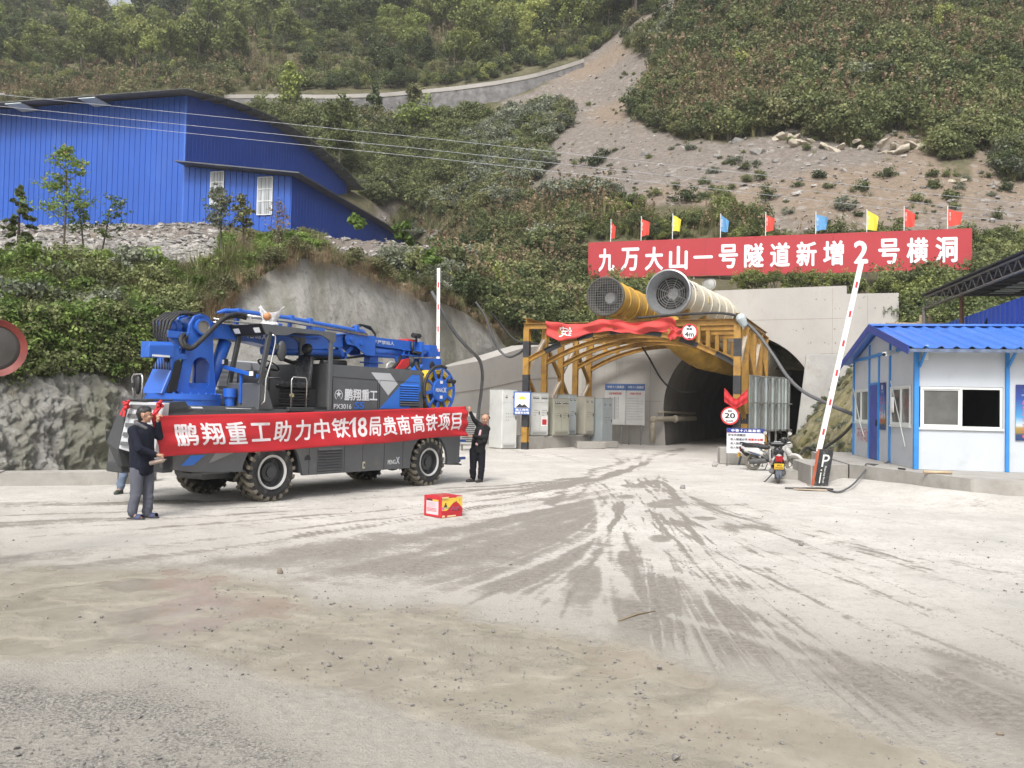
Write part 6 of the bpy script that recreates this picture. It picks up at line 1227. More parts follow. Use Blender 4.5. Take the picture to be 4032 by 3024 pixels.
# ---- turret
TQ = 1.1; TS = -1.0
mb = MB(); mb.lathe([(.64, 1.70), (.64, 1.80), (.66, 1.80), (.66, 1.83), (.63, 1.83), (.63, 1.90), (0, 1.90)], (TS, TQ, 0), (0, 0, 1), 40, 0)
ring = part(mb, "slew_ring", [M_TB], .008)
for k in range(22):
    a = 2*math.pi*k/22
mb = MB()
for k in range(26): a = 2*math.pi*k/26; mb.lathe([(.022, 1.90), (.022, 1.925), (0, 1.925)], (TS+.58*math.cos(a), TQ+.58*math.sin(a), 0), (0, 0, 1), 6, 0, False)
mb.build("ring_bolts", [M_TB], ring)
mb = MB(); mb.lathe([(.09, 1.64), (.09, 1.86), (.12, 1.86), (.12, 2.02), (0, 2.02)], (TS+.66, TQ-.42, 0), (0, 0, 1), 16, 0); part(mb, "slew_motor", [M_TB], .008)
# near cheek plate with oval opening (ring of quads round the hole)
def cheek(q0, th, name):
    out = [(-1.30, 1.90), (-.50, 1.90), (-.56, 2.35), (-.60, 2.88)]+arc(-.83, 3.10, .235, -5, 185, 12)+[(-1.10, 2.88), (-1.20, 2.4)]
    hole = [(-1.03, 2.0), (-.72, 1.98)]+[(-.64, 2.06)]+arc(-.82, 2.38, .19, 0, 180, 9)+[(-1.06, 2.06)]
    cx, cz = -.84, 2.3
    def samp(pl, n=48):
        r = []; P = pl+[pl[0]]
        for k in range(n):
            a = 2*math.pi*k/n; dx, dz = math.cos(a), math.sin(a); best = None
            for (x1, z1), (x2, z2) in zip(P[:-1], P[1:]):
                ex, ez = x2-x1, z2-z1; den = dx*ez-dz*ex
                if abs(den) < 1e-9: continue
                t = ((x1-cx)*ez-(z1-cz)*ex)/den; w = ((x1-cx)*dz-(z1-cz)*dx)/den
                if t > 0 and -1e-6 <= w <= 1+1e-6 and (best is None or t > best): best = t
            r.append((cx+dx*best, cz+dz*best))
        return r
    o, h = samp(out), samp(hole); n = 48; vs = [(x, q0, z) for x, z in o]+[(x, q0, z) for x, z in h]+[(x, q0+th, z) for x, z in o]+[(x, q0+th, z) for x, z in h]; fs = []
    for i in range(n):
        j = (i+1) % n; fs += [(i, j, n+j, n+i)[::-1], (2*n+i, 2*n+j, 3*n+j, 3*n+i), (i, 2*n+i, 2*n+j, j), (n+i, n+j, 3*n+j, 3*n+i)]
    mb = MB(); mb.add(vs, fs); return part(mb, name, [M_TB], .006)
cheek(.86, .05, "turret_cheek"); cheek(1.34, .05, "turret_cheek")
mb = MB(); mb.add([(-1.62, .8, 1.90), (-1.62, 1.4, 1.90), (-1.14, 1.4, 2.95), (-1.14, .86, 2.95), (-1.55, .8, 1.90), (-1.55, 1.4, 1.90), (-1.08, 1.4, 2.95), (-1.08, .86, 2.95)], [(0, 1, 2, 3), (7, 6, 5, 4), (0, 3, 7, 4), (1, 5, 6, 2), (2, 6, 7, 3)]); part(mb, "turret_back_plate", [M_TB], .01)
mb = MB(); mb.prism([(-1.5, 1.92), (-1.34, 1.92), (-1.25, 2.4), (-1.3, 2.5), (-1.38, 2.45)], (0, .795, 0), (1, 0, 0), (0, 0, 1), (0, .008, 0)); part(mb, "opening_dark_patch", [M_DARK], 0)  # thin dark sheet on the plate, standing for the shaded opening
mb = MB(); mb.bx(-1.25, -.55, .92, 1.33, 1.9, 2.1); mb.bx(-1.1, -.62, .92, 1.33, 2.62, 2.9); mb.bx(-.62, -.56, .92, 1.33, 1.95, 2.8); part(mb, "turret_core", [M_TB], .01)
mb = MB(); mb.lathe([(.115, .80), (.15, .80), (.15, .86), (.2, .86), (.2, 1.42)], (-.83, 0, 3.10), (0, 1, 0), 28, 0); mb.lathe([(.115, .80), (.115, 1.4)], (-.83, 0, 3.10), (0, 1, 0), 28, 1); part(mb, "turret_hub", [M_TB, mat("bore_grey", (.30, .28, .26), .5)], 0)
mb = MB(); mb.disc((-.83, .853, 3.10), (0, 1, 0), .117, 24); part(mb, "hub_bore", [MATS["bore_grey"]], 0)
mb = MB(); mb.lathe([(0, -.2), (.15, -.2), (.17, .0), (.14, .03), (.17, .06), (.17, .12)], (-1.18, 1.25, 3.06), (1, -.15, 0), 20, 0); mb.bx(-1.5, -1.1, .84, .9, 2.86, 2.98); part(mb, "swing_actuator", [M_TB], .006)
# valve block with levers
mb = MB(); mb.add([(-1.86, .80, 2.70), (-1.40, .80, 2.73), (-1.40, .80, 2.52), (-1.86, .80, 2.50), (-1.80, 1.15, 2.78), (-1.42, 1.15, 2.79), (-1.42, 1.15, 2.52), (-1.80, 1.15, 2.50), (-1.82, .86, 2.77), (-1.41, .86, 2.79)], [(3, 2, 1, 0), (0, 1, 9, 8), (8, 9, 5, 4), (7, 6, 2, 3), (0, 8, 4, 7, 3), (1, 2, 6, 5, 9), (4, 5, 6, 7)]); mb.bx(-1.44, -1.28, .82, .88, 2.3, 2.74); mb.bx(-1.32, -1.12, .83, .87, 2.5, 2.6); vb = part(mb, "valve_block", [M_TB], .006)
mb = MB(); mb.bx(-1.80, -1.48, .79, .797, 2.515, 2.55, 0); mb.build("valve_label", [M_DECW], vb)
for k in range(7):
    x = -1.74+.05*k; mb = MB(); mb.tube([(x, .86, 2.5), (x, .84, 2.40)], .007, 6, 0); mb.tube([(x, .84, 2.40), (x, .835, 2.31)], [.010, .017], 8, 0); mb.build("lever", [M_BLACK], vb)
# hose bundle looping over the turret
for k in range(6):
    o = k*.045; mb = MB(); mb.tube([(-.75+.04*k, 1.0+.05*k, 3.27+.02*k), (-1.0, .95+.06*k, 3.33+.02*(k % 3)), (-1.25-.02*k, .9+.06*k, 3.30), (-1.42-.03*k, .88+.06*k, 3.15), (-1.50-.03*k+o*.5, .88+.06*k, 2.9), (-1.46-.02*k+o, .9+.06*k, 2.7), (-1.40+o*.4, .95+.05*k, 2.45)], .026, 8, 0); part(mb, "hydraulic_hose", [M_RUB], 0)
for k in range(2):
    mb = MB(); pts = [(-1.18+.06*k, .86, 2.95-.05*k), (-1.28+.05*k, .80, 2.84), (-1.26+.05*k, .74, 2.72+.03*k), (-1.12+.03*k, .72, 2.70+.02*k), (-.95, .72, 2.84+.01*k), (-.72, .73, 3.06-.01*k), (-.5, .76, 3.25-.015*k), (-.3, .8, 3.36-.03*k), (-.1, .85, 3.40-.04*k), (.12, .9, 3.40-.05*k)]
    P = [Vector(p) for p in pts]; fine = []
    for i in range(len(P)-1):
        p0, p1, p2, p3 = P[max(i-1, 0)], P[i], P[i+1], P[min(i+2, len(P)-1)]
        for q in range(10): t = q/10; fine.append(.5*((2*p1)+(p2-p0)*t+(2*p0-5*p1+4*p2-p3)*t*t+(3*p1-p0-3*p2+p3)*t**3))
    fine.append(P[-1]); mb.tube(fine, [.040-.01*k+.004*(i % 2) for i in range(len(fine))], 10, 0); part(mb, "corrugated_hose", [M_RUB], 0)
# ---- main boom
mb = MB(); mb.prism([(-.75, 3.20), (2.6, 3.22), (2.6, 3.0), (2.0, 2.90), (.95, 2.83), (.3, 2.92), (-.62, 2.93)], (0, .92, 0), (1, 0, 0), (0, 0, 1), (0, .38, 0)); mb.bx(-.7, 2.6, .90, 1.32, 3.205, 3.225); mb.prism([(-.62, 2.93), (.3, 2.92), (.3, 2.945), (-.62, 2.955)], (0, .90, 0), (1, 0, 0), (0, 0, 1), (0, .42, 0)); boom = part(mb, "main_boom", [M_TB], .008)
mb = MB(); mb.text("PENG", (.18, .914, 2.99), (1, 0, 0), (0, 0, 1), .10, .30, 0, .02); mb.text("X", (.50, .914, 2.985), (1, 0, 0), (0, 0, 1), .13, .12, 0, .02); mb.build("boom_lettering", [M_DECW], boom)
mb = MB(); mb.tube([(-.52, 1.05, 2.05), (-.2, 1.05, 2.9)], .12, 14, 0); mb.tube([(-.58, 1.05, 1.88), (-.52, 1.05, 2.05)], .06, 10, 0); part(mb, "lift_cylinder", [M_TB], 0)
mb = MB(); mb.tube([(.6, 1.0, 2.78), (2.55, 1.0, 2.86)], .085, 12, 0); mb.tube([(.3, .88, 3.12), (1.9, .88, 3.12)], .02, 8, 0); part(mb, "fold_cylinder", [M_TB], 0)
rail("hydraulic_line", [(-.6, .86, 3.27), (.4, .86, 3.26), (.9, .86, 3.25)], .016); rail("hydraulic_line", [(-.6, .86, 3.21), (.4, .86, 3.20)], .012)
# concrete pipe above
mb = MB(); mb.tube([(-.47, .95, 3.40), (-.3, .95, 3.45), (0, .95, 3.47), (1.06, .95, 3.46), (3.0, .95, 3.37), (3.2, .95, 3.36), (3.27, .95, 3.30), (3.18, .95, 3.26)], [.02, .045, .05, .05, .05, .06, .07, .06], 12, 0)
for x in (-.02, 1.22, 1.7, 3.0): mb.box((x, .95, 3.45-.02*max(0, x-1)), (.09, .14, .15), 0); mb.bar((x, .95, 3.42), (x, 1.0, 3.2), .07, .07, 0)
part(mb, "concrete_pipe", [M_TB], .008)
rail("piston_rod", [(.1, .84, 3.39), (1.06, .84, 3.385), (3.22, .84, 3.29)], .036)
for x in (.75, 1.84): mb = MB(); mb.bx(x-.16, x+.16, .8, 1.0, 3.23, 3.32); part(mb, "pipe_saddle", [M_TB], .01)
# knuckle and fore arm
kp = [(2.60, 3.16)]+arc(2.72, 3.15, .12, 180, 90, 6)+[(3.49, 3.29), (3.49, 2.85), (3.22, 2.85), (2.9, 3.03), (2.66, 3.05)]
mb = MB(); mb.prism(kp, (0, .84, 0), (1, 0, 0), (0, 0, 1), (0, .03, 0)); mb.prism(kp, (0, 1.30, 0), (1, 0, 0), (0, 0, 1), (0, .03, 0)); mb.bx(2.7, 3.49, .87, 1.30, 3.26, 3.29); mb.bx(3.2, 3.49, .87, 1.30, 2.85, 2.87); kn = part(mb, "knuckle", [M_TB], .006)
for x, z in ((2.76, 3.17), (3.05, 3.10)):
    mb = MB(); mb.lathe([(0, -.035), (.045, -.035), (.045, -.015), (.06, -.015), (.06, 0)], (x, .84, z), (0, 1, 0), 14, 0); mb.build("pivot_pin", [M_TB], kn)
mb = MB(); mb.bar((2.45, 1.0, 3.1), (2.68, 1.0, 2.80), .1, .1, 0); mb.lathe([(.07, -.08), (.07, .08), (0, .08)], (2.66, 1.0, 2.80), (0, 1, 0), 14, 0); mb.bar((2.68, 1.0, 2.8), (2.95, 1.0, 3.0), .06, .06, 0); part(mb, "link_arm", [M_TB], .006)
mb = MB(); mb.prism([(3.45, 3.27), (4.85, 3.27), (4.85, 3.05), (3.45, 3.08)], (0, .90, 0), (1, 0, 0), (0, 0, 1), (0, .34, 0)); arm = part(mb, "fore_arm", [M_TB], .012)
mb = MB(); mb.text("臂下严禁站人", (3.34, .892, 3.13), (1, 0, 0), (0, 0, 1), .085, .80, 0, .01); mb.build("arm_lettering", [M_DECW], arm)
mb = MB(); mb.tube([(3.5, 1.02, 2.98), (4.5, 1.02, 2.98)], .10, 12, 0); mb.tube([(3.5, 1.0, 2.88), (4.6, 1.0, 2.89)], .05, 10, 0); part(mb, "extension_tube", [M_TB], 0)
mb = MB(); mb.bx(4.42, 5.05, .86, 1.3, 2.92, 2.95); mb.bx(4.42, 5.05, .86, 1.3, 3.04, 3.06)
for x in (4.46, 4.62, 4.78, 4.94): mb.bx(x, x+.02, .87, 1.29, 2.95, 3.04)
mb.bx(5.0, 5.1, .84, 1.3, 2.92, 3.28); mb.prism([(4.2, 2.93), (4.75, 2.93), (4.6, 2.74), (4.3, 2.74)], (0, .95, 0), (1, 0, 0), (0, 0, 1), (0, .03, 0)); part(mb, "arm_head", [M_TB], .006)
mb = MB(); mb.lathe([(.0, .0), (.11, 0), (.13, .12), (.11, .22), (.09, .34), (0, .34)], (5.12, 1.08, 3.08), (1, 0, 0), 18, 0); mb.prism([(5.42, 3.24), (5.70, 3.24), (5.72, 3.1), (5.82, 3.1), (5.82, 2.98), (5.45, 2.95)], (0, .95, 0), (1, 0, 0), (0, 0, 1), (0, .25, 0)); part(mb, "rotary_head", [M_TB], .008)
mb = MB(); mb.prism([(5.12, 2.9), (5.82, 2.93), (5.86, 2.72), (5.7, 2.6), (5.2, 2.58), (5.05, 2.72)], (0, .92, 0), (1, 0, 0), (0, 0, 1), (0, .3, 0)); mb.bx(5.0, 5.5, .95, 1.2, 2.4, 2.6); part(mb, "nozzle_carrier", [M_TB], .01)
mb = MB(); mb.lathe([(.0, -.02), (.075, -.02), (.1, 0), (.1, .02)], (5.5, .92, 2.75), (0, 1, 0), 18, 0); part(mb, "nozzle_port", [M_BLACK], 0)
mb = MB(); mb.tube([(4.72, .86, 3.26), (4.72, .86, 3.0)], .04, 8, 0); mb.tube([(4.7, .84, 3.01), (5.0, .84, 3.01)], .03, 8, 0); mb.tube([(4.75, .86, 2.9), (4.75, .86, 2.62)], .035, 8, 0); mb.tube([(5.0, .86, 2.9), (5.0, .86, 2.64)], .035, 8, 0); mb.tube([(4.75, .86, 2.6), (5.05, .86, 2.6)], .04, 8, 0); part(mb, "arm_rollers", [M_BLACK], 0)
mb = MB(); mb.tube([(4.82, .95, 3.42), (5.06, .95, 3.42)], .06, 12, 0); mb.tube([(4.95, .95, 3.28), (4.95, .95, 3.4)], .025, 6, 0); part(mb, "arm_lamp", [M_BLACK], 0)
mb = MB(); mb.bx(4.7, 5.02, 1.0, 1.3, 3.27, 3.33); part(mb, "red_cap", [mat("red_plastic", (.5, .03, .03), .4)], .01)
mb = MB(); mb.bx(3.5, 3.76, 1.0, 1.2, 2.52, 2.86); mb.bx(3.42, 3.86, .95, 1.25, 2.70, 2.73); mb.bx(3.44, 3.9, .95, 1.25, 2.86, 2.9); part(mb, "boom_rest", [M_TB], .008)
mb = MB(); mb.prism([(4.12, 2.55), (4.45, 2.58), (4.62, 2.72), (4.6, 2.86), (4.42, 2.82)], (0, .85, 0), (1, 0, 0), (0, 0, 1), (0, .08, 0)); part(mb, "red_guard", [mat("red_plastic", (.5, .03, .03), .4)], .02)
for k in range(4):
    mb = MB(); mb.tube([(2.9+.03*k, .98+.03*k, 3.42), (3.15+.05*k, .98+.03*k, 3.52), (3.45+.05*k, .98+.03*k, 3.5-.02*k), (3.6+.03*k, .96+.03*k, 3.35), (3.58+.02*k, .92+.02*k, 3.15), (3.52, .9+.02*k, 3.0)], .022, 8, 0); part(mb, "hydraulic_hose", [M_RUB], 0)
for pts, r in (([(3.9, .9, 2.56), (4.1, .9, 2.6), (4.3, .92, 2.75), (4.42, .95, 2.9)], .035), ([(4.3, .86, 2.55), (4.5, .86, 2.6), (4.66, .88, 2.72), (4.66, .9, 2.86)], .03), ([(1.5, 1.0, 2.72), (2.2, 1.0, 2.74), (2.9, 1.0, 2.78), (3.3, 1.0, 2.84)], .025), ([(1.5, 1.06, 2.66), (2.0, 1.06, 2.69), (2.6, 1.06, 2.74), (3.2, 1.06, 2.82)], .02), ([(.85, .95, 2.78), (1.05, .95, 2.64), (1.3, .95, 2.58), (1.5, .95, 2.62)], .04), ([(4.15, .8, 2.56), (4.6, .8, 2.6), (4.9, .82, 2.66)], .03)):
    mb = MB(); mb.tube(pts, r, 8, 0); part(mb, "hydraulic_hose", [M_RUB], 0)
mb = MB(); mb.tube([(2.1, 1.0, 2.62), (2.75, 1.0, 2.64)], .075, 10, 0); part(mb, "muffler", [M_BLACK], 0)
mb = MB(); mb.tube([(4.0, 1.0, 2.5), (4.05, 1.0, 2.7), (4.15, 1.0, 2.76), (4.3, 1.0, 2.74), (4.36, 1.0, 2.5)], .03, 8, 0); part(mb, "exhaust_pipe", [mat("pale_metal", (.6, .6, .6), .4, .4)], 0)
# ---- hose reel at the rear
RC = (4.72, .0, 2.13); RR = .53
mb = MB(); mb.lathe([(RR-.035, -.02), (RR, -.02), (RR+.01, .0), (RR, .03), (RR-.035, .03), (RR-.035, -.02)], RC, (0, 1, 0), 48, 0); reel = part(mb, "hose_reel", [M_TB], 0)
mb = MB(); mb.lathe([(RR-.035, .50), (RR, .50), (RR, .54), (RR-.035, .54), (RR-.035, .50)], RC, (0, 1, 0), 40, 0); mb.build("back_rim", [M_TB], reel)
for k in range(10):
    a = 2*math.pi*k/10+.15; u = Vector((math.cos(a), 0, math.sin(a))); mb = MB(); mb.bar(Vector(RC)+u*.25, Vector(RC)+u*(RR-.03), .075 if k % 2 else .055, .03, 0, up=(0, 1, 0)); mb.build("spoke", [M_TB], reel, bevel=.006)
mb = MB(); mb.lathe([(0, -.045), (.25, -.045), (.265, -.035), (.265, .02), (0, .02)], RC, (0, 1, 0), 36, 0)
for k in range(12): a = 2*math.pi*k/12; mb.lathe([(0, -.055), (.012, -.055), (.012, -.045)], (RC[0]+.235*math.cos(a), 0, RC[2]+.235*math.sin(a)), (0, 1, 0), 6, 0, False)
hubp = mb.build("hub", [M_TB], reel)
mb = MB(); mb.text("PENG", (RC[0]-.19, -.050, RC[2]-.04), (1, 0, 0), (0, 0, 1), .085, .25, 0, .02); mb.text("X", (RC[0]+.07, -.050, RC[2]-.05), (1, 0, 0), (0, 0, 1), .12, .11, 0, .02)
for dz in (.15, -.19): mb.bx(RC[0]-.04, RC[0]+.05, -.05, -.0455, RC[2]+dz, RC[2]+dz+.07, 0)
mb.build("hub_lettering", [M_DECW], hubp)
mb = MB()
for k in range(9):
    for j in range(2): mb.lathe([(.44-j*.045+.022*math.cos(b), .05+k*.048+.022*math.sin(b)) for b in np.linspace(0, 2*math.pi, 9)], RC, (0, 1, 0), 40, 0)
mb.lathe([(.36, .03), (.36, .48)], RC, (0, 1, 0), 30, 0); mb.build("yellow_cable", [mat("cable_yellow", (.62, .42, .03), .5, var=.12)], reel)
mb = MB(); mb.tube([(4.72+.55*math.cos(a), -.02, 2.13+.55*math.sin(a)) for a in np.radians(np.linspace(70, 200, 24))], .035, 8, 0); mb.tube([(4.26, .1, 2.45), (4.25, .3, 2.66), (4.35, .4, 2.74), (4.5, .45, 2.66)], .035, 8, 0); part(mb, "cable_guide", [M_RUB], 0)
mb = MB(); mb.bx(4.6, 4.84, .1, .45, 1.66, 2.1); mb.bar((4.3, .5, 2.5), (4.7, .6, 2.7), .2, .06, 0); part(mb, "reel_stand", [M_TB], .01)
mb = MB(); mb.tube([(4.95, -.0, 2.36), (5.22, -.02, 2.34)], .05, 10, 0); part(mb, "reel_handle", [M_BLACK], 0)
mb = MB(); mb.bx(5.46, 5.54, .0, 2.2, 1.56, 1.7); mb.bar((5.5, .35, 1.2), (5.9, .35, 1.05), .06, .06, 0); mb.bx(5.45, 6.1, .3, .36, .92, .98); mb.bar((5.6, .33, .95), (5.9, .33, .45), .06, .06, 0); mb.bx(5.5, 6.1, .3, .36, .5, .56); mb.bar((5.5, .8, 1.2), (5.95, .8, 1.0), .1, .1, 0); part(mb, "rear_ladder", [M_TB], .006)
mb = MB(); mb.prism([(5.06, .44), (5.47, .41), (5.56, .40), (5.56, .43), (5.47, .45)], (0, -.01, 0), (1, 0, 0), (0, 0, 1), (0, .3, 0)); part(mb, "mud_flap", [M_BLACK], 0)
# ---- wheels
M_TYRE = mat("tyre_rubber", (.022, .022, .023), .75, var=.35, vs=7, dirt=((.20, .185, .16), .30, 6), bump=.3, bs=40)
M_LUG = mat("dusty_tread", (.14, .125, .095), .85, var=.3, vs=6, dirt=((.28, .25, .20), .5, 7))
M_RIM = mat("rim_white", (.50, .50, .49), .45, var=.1, vs=8, dirt=((.3, .28, .24), .2, 8))
def wheel(cx, cy, flip, steer=0):
    w = thing("wheel", None, None); w.parent = truck; w.location = (cx, cy, .52); w.rotation_euler = (0, 0, (math.pi if flip else 0)+steer)
    R, W = .51, .46; mb = MB(); h = W/2
    mb.lathe([(.30, -h+.05), (.33, -h+.01), (.40, -h-.012), (.455, -h), (.485, -h+.03), (.49, -h+.07), (.49, h-.07), (.485, h-.03), (.455, h), (.40, h+.01), (.33, h-.01), (.30, h-.05)], (0, 0, 0), (0, 1, 0), 48, 0); mb.build("tyre", [M_TYRE], w)
    mb = MB(); n = 20
    for k in range(n):
        for s in (-1, 1):
            a0 = 2*math.pi*(k+(.5 if s > 0 else 0))/n; pts = []
            for (yy, da, r0, r1) in ((s*(h+.002), .12, .445, .515), (s*h*.75, .09, .485, .54), (s*.0+s*.015, -.14, .485, .54)):
                for e in (-.062, .062):
                    a = a0+da+e; pts += [(r0*math.cos(a), yy, r0*math.sin(a)), (r1*math.cos(a), yy, r1*math.sin(a))]
            fs = []
            for j in range(2):
                b = j*4; fs += [(b+1, b+3, b+7, b+5), (b, b+1, b+5, b+4), (b+2, b+6, b+7, b+3)]
            fs += [(0, 2, 3, 1), (8, 9, 11, 10)]; mb.add(pts, fs, 0 if True else 1)
    mb.build("tread", [M_LUG], w)
    mb = MB(); mb.lathe([(.27, -h+.02), (.31, -h-.005), (.315, -h+.02), (.30, -h+.06)], (0, 0, 0), (0, 1, 0), 40, 0); mb.lathe([(.27, -h+.02), (.262, -h+.14), (.2, -h+.16), (.17, -h+.14), (.17, -h+.09), (.10, -h+.08), (.10, -h+.04), (0, -h+.035)], (0, 0, 0), (0, 1, 0), 32, 1)
    for k in range(10): a = 2*math.pi*k/10; mb.lathe([(0, -h+.125), (.016, -h+.125), (.016, -h+.15)], (.215*math.cos(a), 0, .215*math.sin(a)), (0, 1, 0), 6, 1, False)
    mb.build("rim", [M_RIM, M_TD], w); return w
w0 = wheel(WX[0], .22, False, 0)
def place_wheel(cx, cy, rz): c = copy_thing(w0, (cx, cy, .52), rz, None, truck); return c
place_wheel(WX[1], .22, 0); place_wheel(WX[0], 2.03, math.pi); place_wheel(WX[1], 2.03, math.pi)
# ---- plastic bag on the cab roof
pb = thing("plastic_bag", "white translucent plastic bag of food standing on the truck's cab roof", "plastic bag", tuple(TW+TD*.16+TE*.3+np.array([0, 0, 3.19])), 0)
M_BAG = mat("bag_film", (.62, .62, .64), .35, var=.12, vs=14, bump=.8, bs=18)
mb = MB()
def bagf(u, v):
    a = 2*math.pi*u; r = np.interp(v, [0, .1, .25, .5, .8, 1], [.17, .20, .12, .17, .22, .25]); r *= 1+.12*math.sin(a*5+v*4)+.08*math.sin(a*9)
    r *= .72; return Vector((r*math.cos(a)*1.15+.10*v*math.sin(a*2+1), r*math.sin(a)*.7, .30*v+.07*math.sin(a*3+v)*v*v))
mb.grid(bagf, 32, 14, 0); mb.build("bag", [M_BAG], pb, solid=.004)
mb = MB(); mb.sphere((.0, -.06, .17), (.08, .07, .08), 0, 12, 8); mb.build("food_parcel", [mat("bread_brown", (.42, .19, .08), .6, var=.2, vs=10)], pb)
# ---- red ribbon rosettes tied to the truck front
for (q, z, lab) in ((.72, 1.70, "red ribbon rosette tied at the far corner of the truck's silver grille"), (-.22, 1.72, "red ribbon rosette tied beside the banner at the near corner of the grille")):
    rb = thing("ribbon_rosette", lab, "ribbon", tuple(TW+TD*-2.22+TE*q+np.array([0, 0, z])), math.pi/2-TA, "red ribbons on the truck front")
    mb = MB()
    for k in range(9):
        a = 2*math.pi*k/9; u = Vector((random.uniform(-.05, .02)-.03, math.cos(a)*random.uniform(.02, .065), math.sin(a)*random.uniform(.02, .065))); mb.sphere(u*1.0, (.03, random.uniform(.025, .045), random.uniform(.02, .04)), 0, 8, 6)
    mb.build("bow", [M_RED], rb)
    mb = MB(); mb.add([(-.06, -.02, -.04), (-.06, .05, -.04), (-.10, .02, -.20), (-.10, -.05, -.19), (-.06, .02, -.02), (-.06, .09, -.06), (-.1, .12, -.17), (-.1, .07, -.18)], [(0, 1, 2, 3), (4, 5, 6, 7)]); mb.build("tails", [M_RED], rb, solid=.004)
# ================================================================ PEOPLE AND THE BANNER THEY HOLD
M_SKIN = mat("skin", (.42, .235, .155), .5, var=.08, vs=12)
def blob(name, caps, m, parent, voxel=.012, it=4):
    mb = MB()
    for a, b, ra, rb in caps:
        a, b = Vector(a), Vector(b); d = b-a
        if d.length < 1e-4: mb.sphere(a, ra, 0, 12, 8); continue
        k = 6; prof = [(ra*math.sin(t), -ra*math.cos(t)) for t in np.linspace(0.05, math.pi/2, k)]+[(rb*math.cos(t), d.length+rb*math.sin(t)) for t in np.linspace(0, math.pi/2-.05, k)]
        mb.lathe([(0, -ra)]+prof+[(0, d.length+rb)], a, d, 12, 0)
    return remesh(mb, name, m, parent, voxel, it)
def remesh(mb, name, m, parent, voxel, it):
    me = bpy.data.meshes.new(name); me.from_pydata(mb.v, [], mb.f); bm = bmesh.new(); bm.from_mesh(me); bmesh.ops.remove_doubles(bm, verts=bm.verts, dist=1e-5); bmesh.ops.recalc_face_normals(bm, faces=bm.faces); bm.to_mesh(me); bm.free()
    o = bpy.data.objects.new(name, me); COL.objects.link(o); r = o.modifiers.new("r", 'REMESH'); r.mode = 'VOXEL'; r.voxel_size = voxel; r.use_smooth_shade = True
    if it: s = o.modifiers.new("s", 'SMOOTH'); s.factor = .5; s.iterations = it
    dg = bpy.context.evaluated_depsgraph_get(); me2 = bpy.data.meshes.new_from_object(o.evaluated_get(dg)); bpy.data.objects.remove(o); bpy.data.meshes.remove(me)
    me2.name = name; me2.materials.clear(); me2.materials.append(m); me2.polygons.foreach_set("use_smooth", [True]*len(me2.polygons))
    return link(name, me2, parent)
def ell(c, r, rot=None):      # ellipsoid as grid appended to list of special shapes
    return ('E', c, r, rot)
def hand_caps(w, d, nrm, grip=.6, size=1.0):
    w, d, nrm = Vector(w), Vector(d).normalized(), Vector(nrm).normalized(); s = d.cross(nrm).normalized(); nrm = s.cross(d).normalized(); L = .085*size
    caps = [(w, w+d*L, .026*size, .030*size), (w+s*.022, w+d*L+s*.028, .018*size, .016*size), (w-s*.022, w+d*L-s*.028, .018*size, .016*size)]
    for k, (off, ln) in enumerate(((-.030, .060), (-.011, .075), (.011, .080), (.030, .072))):
        a = w+d*L+s*off; ang = grip*(.8+.1*k); p1 = a+(d*math.cos(ang)-nrm*math.sin(ang))*ln*.5*size; p2 = p1+(d*math.cos(ang*2.2)-nrm*math.sin(ang*2.2))*ln*.5*size
        caps += [(a, p1, .0095*size, .0085*size), (p1, p2, .0085*size, .007*size)]
    t0 = w+d*.03+s*.03; t1 = t0+(s*.7+d*.6-nrm*.4*grip).normalized()*.035; t2 = t1+(d*.8+s*.15-nrm*.6*grip).normalized()*.03
    return caps+[(t0, t1, .012, .010), (t1, t2, .010, .008)]
def head_caps(c, f, up=(0, 0, 1), k=1.0):
    c, f = Vector(c), Vector(f).normalized(); u = Vector(up).normalized(); s = f.cross(u).normalized(); u = s.cross(f).normalized()
    C = [(c-f*.018+u*.025, c+f*.012+u*.03, .088, .082), (c+f*.03-u*.02, c+f*.035-u*.075, .060, .040), (c-f*.02-u*.02, c+f*.02-u*.05, .070, .058),
         (c+f*.090-u*.005, c+f*.104-u*.028, .008, .013), (c+f*.080-u*.062, c+f*.088-u*.062, .014, .011), (c+f*.062-u*.098, c+f*.07-u*.098, .018, .016)]
    for q in (-1, 1): C += [(c+s*q*.083-f*.012+u*.012, c+s*q*.085-f*.012-u*.022, .014, .010), (c+s*q*.04+f*.064-u*.03, c+s*q*.036+f*.06-u*.04, .028, .024), (c+s*q*.032+f*.083+u*.018, c+s*q*.012+f*.088+u*.018, .010, .010)]
    return C
def face_bits(t, c, f, up=(0, 0, 1), brow=True):
    c, f = Vector(c), Vector(f).normalized(); u = Vector(up); s = f.cross(u).normalized(); u = s.cross(f).normalized(); mb = MB()
    for q in (-1, 1):
        mb.sphere(c+s*q*.034+f*.080-u*.0+Vector((0, 0, 0)), (.013, .011, .007), 0, 8, 6)
        mb.bar(c+s*q*.018+f*.095+u*.022, c+s*q*.05+f*.082+u*.026, .006, .007, 0)
    mb.build("eyes_and_brows", [flat("hair_black", (.012, .011, .011), .5)], t)
    mb = MB(); mb.bar(c-s*.022+f*.097-u*.064, c+s*.022+f*.097-u*.064, .006, .008, 0); mb.build("lips", [flat("lip", (.30, .11, .09), .5)], t)
